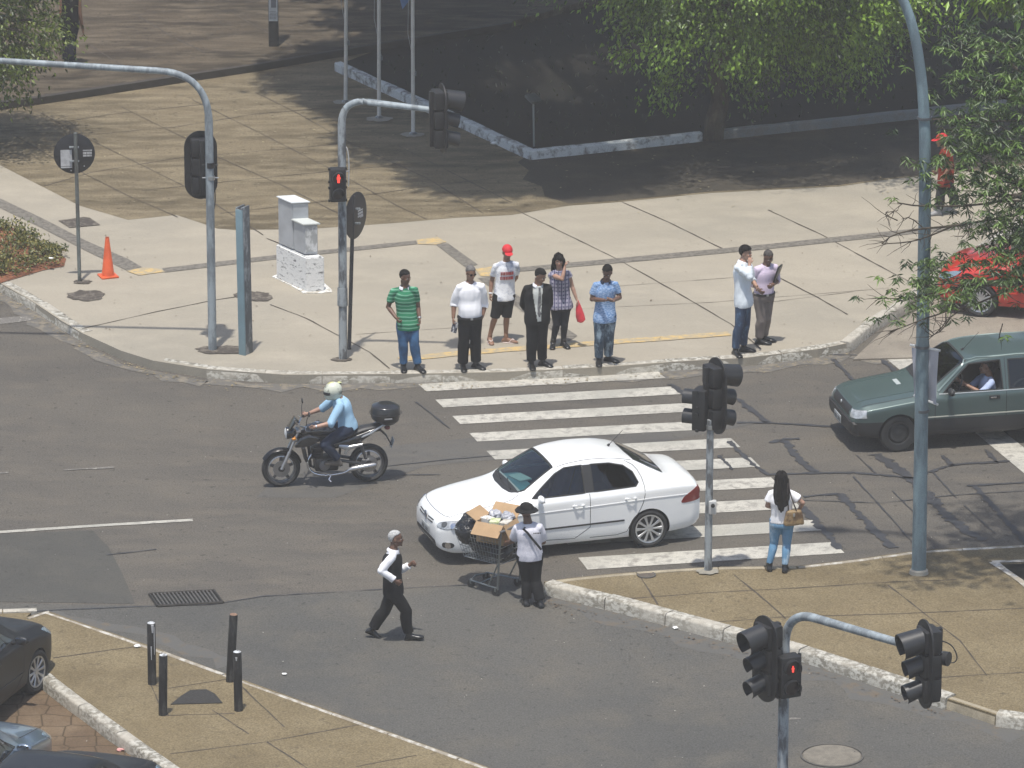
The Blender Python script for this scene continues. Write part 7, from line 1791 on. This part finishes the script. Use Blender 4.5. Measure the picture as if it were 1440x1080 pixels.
def topb(bm):
    tube(bm, [(1.58, 0, .97), (1.59, 0, 1.02), (1.595, 0, 1.12), (1.60, 0, 1.20), (1.60, 0, 1.235)], [(.15, .13), (.20, .19), (.22, .205), (.20, .19), (.11, .10)], (0, 1, 0), 28)
tbx = mobj('top_box', remesh((lambda b_: ((topb(b_), b_.transform(Matrix.Translation((1.60, 0, .955)) @ Matrix.Diagonal((1.12, 1.08, 1.15, 1)) @ Matrix.Translation((-1.60, 0, -1.0)))), b_)[1])(B()), .014, 4), mat('top box black', (.017, .017, .018), .28, coat=.3), mt)
mp('box_seam', lambda bm: tube(bm, [Vector((1.597 + .240 * math.cos(a), .248 * math.sin(a), 1.08)) for a in [2 * math.pi * k / 40 for k in range(40)]], .006, n=6, closed=True), blackp, tbx)
mp('box_latch', lambda bm: box(bm, (1.60, -.248, 1.045), (.12, .012, .02), bev=.004), mat('latch grey', (.3, .3, .3), .4), tbx)
mp('number_plate', lambda bm: box(bm, (1.69, 0, .60), (.01, .18, .14), bev=.003, tilt=Matrix.Rotation(R(18), 4, 'Y')), mat('plate grey', (.36, .38, .38)))

rd = thing('person', o, 'motorcycle rider in a pale blue shirt and a white and yellow full-face helmet', 'person', None, rz, MS)
J = dict(pel=(1.02, 0, .90), neck=(.885, 0, 1.345), head=(.80, 0, 1.455), sh_a=(.88, -.185, 1.29), sh_b=(.88, .185, 1.29), el_a=(.72, -.30, 1.05), wr_a=(.475, -.315, 1.01), el_b=(.68, .30, 1.10), wr_b=(.465, .315, 1.02), kn_a=(.62, -.235, .70), kn_b=(.62, .235, .70), an_a=(.84, -.20, .44), an_b=(.84, .20, .44), hip_a=(1.0, -.10, .87), hip_b=(1.0, .10, .87))
p = Person(None, 0, J, R(-90), 'motorcycle rider', SK_L, (R(-90), R(12)), root=rd); ft = ((R(-90), R(-8)), (R(-90), R(-8)))
p.body((1.5, 1.5), ft); p.shirt(cloth('sky blue shirt', (.33, .52, .68), .10), (1.05, 1.05), -.10, amp=.010, off=.022, soff=.022, k=1.05); p.trousers(cloth('rider dark jeans', (.020, .030, .058), .3), .018, cuff=.006); p.shoes(mat('grey brown shoe', (.10, .085, .07), .7), ft)
def helm(bm):
    p.hell(bm, (0, -.005, .015), (.122, .145, .135), 4); p.hell(bm, (0, .065, -.055), (.085, .085, .075), 3); p.hell(bm, (0, -.02, -.07), (.100, .110, .070), 3)
hm = mobj('helmet', remesh((lambda b_: (helm(b_), b_)[1])(B()), .011, 3), wear('helmet white yellow', (.58, .60, .50), (.10, .10, .085), .15, 6., .25, .03, (1, 1, 1), 0), rd)
bm = B(); p.hell(bm, (0, .035, .004), (.119, .122, .052), 3); bmesh.ops.delete(bm, geom=[v for v in bm.verts if (v.co - p.J['head']).dot(p.hframe()[1]) < .045], context='VERTS'); obj('visor', bm, mat('visor dark glass', (.01, .01, .012), .05), hm)
bm = B(); p.hell(bm, (0, .0, .062), (.050, .098, .095), 3); obj('helmet_crest', bm, mat('helmet yellow', (.50, .48, .16), .3), hm)
p.wristband('a', chrome)

# ---------------------------------------------------------------- shopping cart with its load
A0 = P(700, 839, 0); rz = R(143); sc_ = 1.0
ct = thing('shopping_cart', A0, 'worn shopping cart loaded with bags and a cardboard box, pushed by the hatted man', 'cart', None, rz, 1.0)
# local x: forward (up-left), local -y is ... width runs to the right/back
def cp(x, y, z): return Vector((x, -y, z))
wire = mat('cart wire', (.38, .40, .40), .4, .4); tubem = mat('cart tube', (.20, .22, .22), .35, .7)
Wd, Ln = .52, .80
def cpart(name, fn, m_): bm = B(); fn(bm); return obj(name, bm, m_, ct)
for y in (0, Wd): cpart('upright', lambda bm: tube(bm, [cp(0, y, .10), cp(-.02, y, .55), cp(-.06, y, .98)], .015, n=10), tubem)
cpart('handle', lambda bm: tube(bm, [cp(-.06, -.02, .98), cp(-.06, Wd + .02, .98)], .019, n=10), mat('handle grip', (.12, .12, .12), .6))
cpart('chassis', lambda bm: (tube(bm, [cp(0, 0, .12), cp(.52, .06, .12), cp(.60, Wd / 2, .12), cp(.52, Wd - .06, .12), cp(0, Wd, .12)], .013, n=8), tube(bm, [cp(0, 0, .48), cp(.18, .02, .12)], .012, n=8), tube(bm, [cp(0, Wd, .48), cp(.18, Wd - .02, .12)], .012, n=8), tube(bm, [cp(.35, .03, .12), cp(.35, Wd - .03, .12)], .010, n=6)), tubem)
def basket(bm):
    for z, k in ((.46, .80), (.54, .85), (.62, .89), (.70, .93), (.78, .97), (.86, 1.)):
        y0 = Wd * (1 - k) / 2; x1 = Ln * k; tube(bm, [cp(0, y0, z), cp(x1, y0 + .02, z), cp(x1, Wd - y0 - .02, z), cp(0, Wd - y0, z)],   .006 if z < .85 else .010, n=5, closed=True)
    for i in range(15):
        x = i / 14; tube(bm, [cp(x * Ln * .80, Wd * .1, .46), cp(x * Ln, 0 + .01, .86)], .003, n=4); tube(bm, [cp(x * Ln * .80, Wd * .9, .46), cp(x * Ln, Wd - .01, .86)], .003, n=4)
    for i in range(9):
        y = i / 8; tube(bm, [cp(Ln * .8, Wd * (.1 + .8 * y), .46), cp(Ln, .02 + (Wd - .04) * y, .86)], .003, n=4); tube(bm, [cp(0, Wd * (.1 + .8 * y), .46), cp(Ln * .8, Wd * (.1 + .8 * y), .46)], .003, n=4)
cpart('basket', basket, wire)
for x, y in ((.02, 0), (.02, Wd), (.52, .08), (.52, Wd - .08)):
    bm = B(); lathe(bm, [(.02, -.014), (.06, -.014), (.062, 0), (.06, .014), (.02, .014)], cp(x + .02, y, .062), (0, 1, 0), 20); w_ = obj('wheel', bm, rubber, ct); bm = B(); box(bm, cp(x + .015, y, .10), (.03, .045, .07), bev=.006); obj('caster_fork', bm, tubem, w_)
Mc = Matrix.Translation(A0) @ Matrix.Rotation(rz, 4, 'Z')
def wobj(name, bm, m_, label, cat, wr=None, group=None):
    bm.transform(Mc)
    if wr: me = remesh(bm, wr, 2); wrinkle(me, .022, 16, len(label), (1, 1, 1)); o_ = mobj(name, me, m_)
    else: o_ = obj(name, bm, m_, None, False)
    return tag(o_, label, cat, group)
bagm = mat('black bin bag', (.012, .012, .013), .28, bump=.9, bscale=22)
bm = B(); ell(bm, cp(.62, .20, .80), (.24, .22, .20)); ell(bm, cp(.70, .30, .92), (.14, .14, .13)); tube(bm, [cp(.66, .22, .95), cp(.64, .2, 1.07)], [.06, .03], n=8); wobj('garbage_bag', bm, bagm, 'shiny black bin bag at the front of the shopping cart', 'bag', .016)
bm = B(); ell(bm, cp(.34, .26, .64), (.32, .21, .17)); ell(bm, cp(.12, .25, .60), (.16, .20, .14)); ell(bm, cp(.52, .28, .66), (.16, .18, .14)); wobj('garbage_bag', bm, bagm, 'dark bag lying low in the cart basket below the cardboard box', 'bag', .018)
card = mat('cardboard', (.42, .28, .155), .9, var=.12, vscale=5, fine=.05); cardd = mat('cardboard', (.42, .28, .155))
bx = thing('cardboard_box', Mc @ cp(.20, .24, .75), 'open brown cardboard box with four flaps lying on the cart', 'box', None, rz + R(8))
def bp_(x, y, z): return Vector((x, y, z))
bw, bl, bh = .20, .22, .30
bm = B()
for (a, b_) in (((-bl, -bw), (bl, -bw)), ((bl, -bw), (bl, bw)), ((bl, bw), (-bl, bw)), ((-bl, bw), (-bl, -bw))):
    m1 = Vector(((a[0] + b_[0]) / 2, (a[1] + b_[1]) / 2, bh / 2)); dx, dy = abs(a[0] - b_[0]), abs(a[1] - b_[1]); box(bm, m1, (dx if dx > .01 else .008, dy - .008 if dy > .01 else .008, bh))
box(bm, (0, 0, .008), (2 * bl - .01, 2 * bw - .01, .008)); obj('box_body', bm, card, bx, False)
def flap(p0, p1, out, z=bh):
    bm = B(); o_ = Vector(out); n_ = (Vector(p1) - Vector(p0)).cross(o_).normalized() * .005; q = [Vector(p0), Vector(p1), Vector(p1) + o_, Vector(p0) + o_]
    a = [bm.verts.new(v + n_) for v in q]; b_ = [bm.verts.new(v - n_) for v in q]; bm.faces.new(a); bm.faces.new(b_[::-1])
    for k in range(4): bm.faces.new((a[k], b_[k], b_[(k + 1) % 4], a[(k + 1) % 4]))
    bmesh.ops.recalc_face_normals(bm, faces=bm.faces); obj('flap', bm, card, bx, False)
flap((-bl, bw, bh), (bl, bw, bh), (0, .17, -.14)); flap((-bl, -bw, bh), (bl, -bw, bh), (0, -.17, .13)); flap((bl, -bw, bh), (bl, bw, bh), (.17, 0, .10)); flap((-bl, -bw, bh), (-bl, bw, bh), (-.10, 0, -.20))
Mb = Matrix.Translation(bx.location) @ Matrix.Rotation(rz + R(8), 4, 'Z')
for k, (x, y, z, sx, sy_, sz, a, col, lab) in enumerate(((-.03, .10, .27, .14, .20, .12, 20, (.62, .62, .45), 'small pale yellow and green carton nearest the front flap in the cardboard box'), (.14, .02, .27, .16, .14, .10, -15, (.66, .66, .62), 'small white carton further back in the cardboard box'), (-.16, .02, .26, .13, .2, .10, 5, (.58, .56, .50), 'cream carton beside the man\'s arm in the cardboard box'))):
    bm = B(); box(bm, (x, y, z), (sx, sy_, sz), R(a), .006); bm.transform(Mb); tag(obj('small_carton', bm, wear('carton print %d' % k, col, (.35, .42, .16) if k == 0 else (.4, .36, .3), .35, 16., .6, .03, (1, 1, 1), 0), None, False), lab, 'carton', 'small cartons in the cardboard box')
for k, (x, y, z, r_, lab) in enumerate(((.10, -.14, .31, .085, 'crumpled clear plastic bag at the back of the cardboard box'), (-.10, -.14, .31, .09, 'crumpled greyish plastic bag beside the cartons in the cardboard box'))):
    bm = B(); ell(bm, (x, y, z), (r_ * 1.2, r_, r_ * .8)); bm.transform(Mb); me = remesh(bm, .010, 1); wrinkle(me, .022, 30, k, (1, 1, 1)); tag(mobj('plastic_wrap', me, mat('crumpled plastic', (.45, .46, .50), .3, var=.3, vscale=30)), lab, 'bag')
# ================================================================== AIR
m = bpy.data.materials.new('added_haze'); m.use_nodes = True; nt = m.node_tree; nt.nodes.remove(nt.nodes['Principled BSDF'])  # volume added to lift the blacks evenly
pv = nt.nodes.new('ShaderNodeVolumePrincipled'); pv.inputs['Density'].default_value = .0009; pv.inputs['Color'].default_value = (1, .965, .91, 1); pv.inputs['Anisotropy'].default_value = 0
nt.links.new(pv.outputs[0], nt.nodes['Material Output'].inputs['Volume'])
bm = B(); box(bm, (0, 30, 14), (330, 330, 30)); tag(obj('added_haze', bm, m, None, False), kind='stuff')
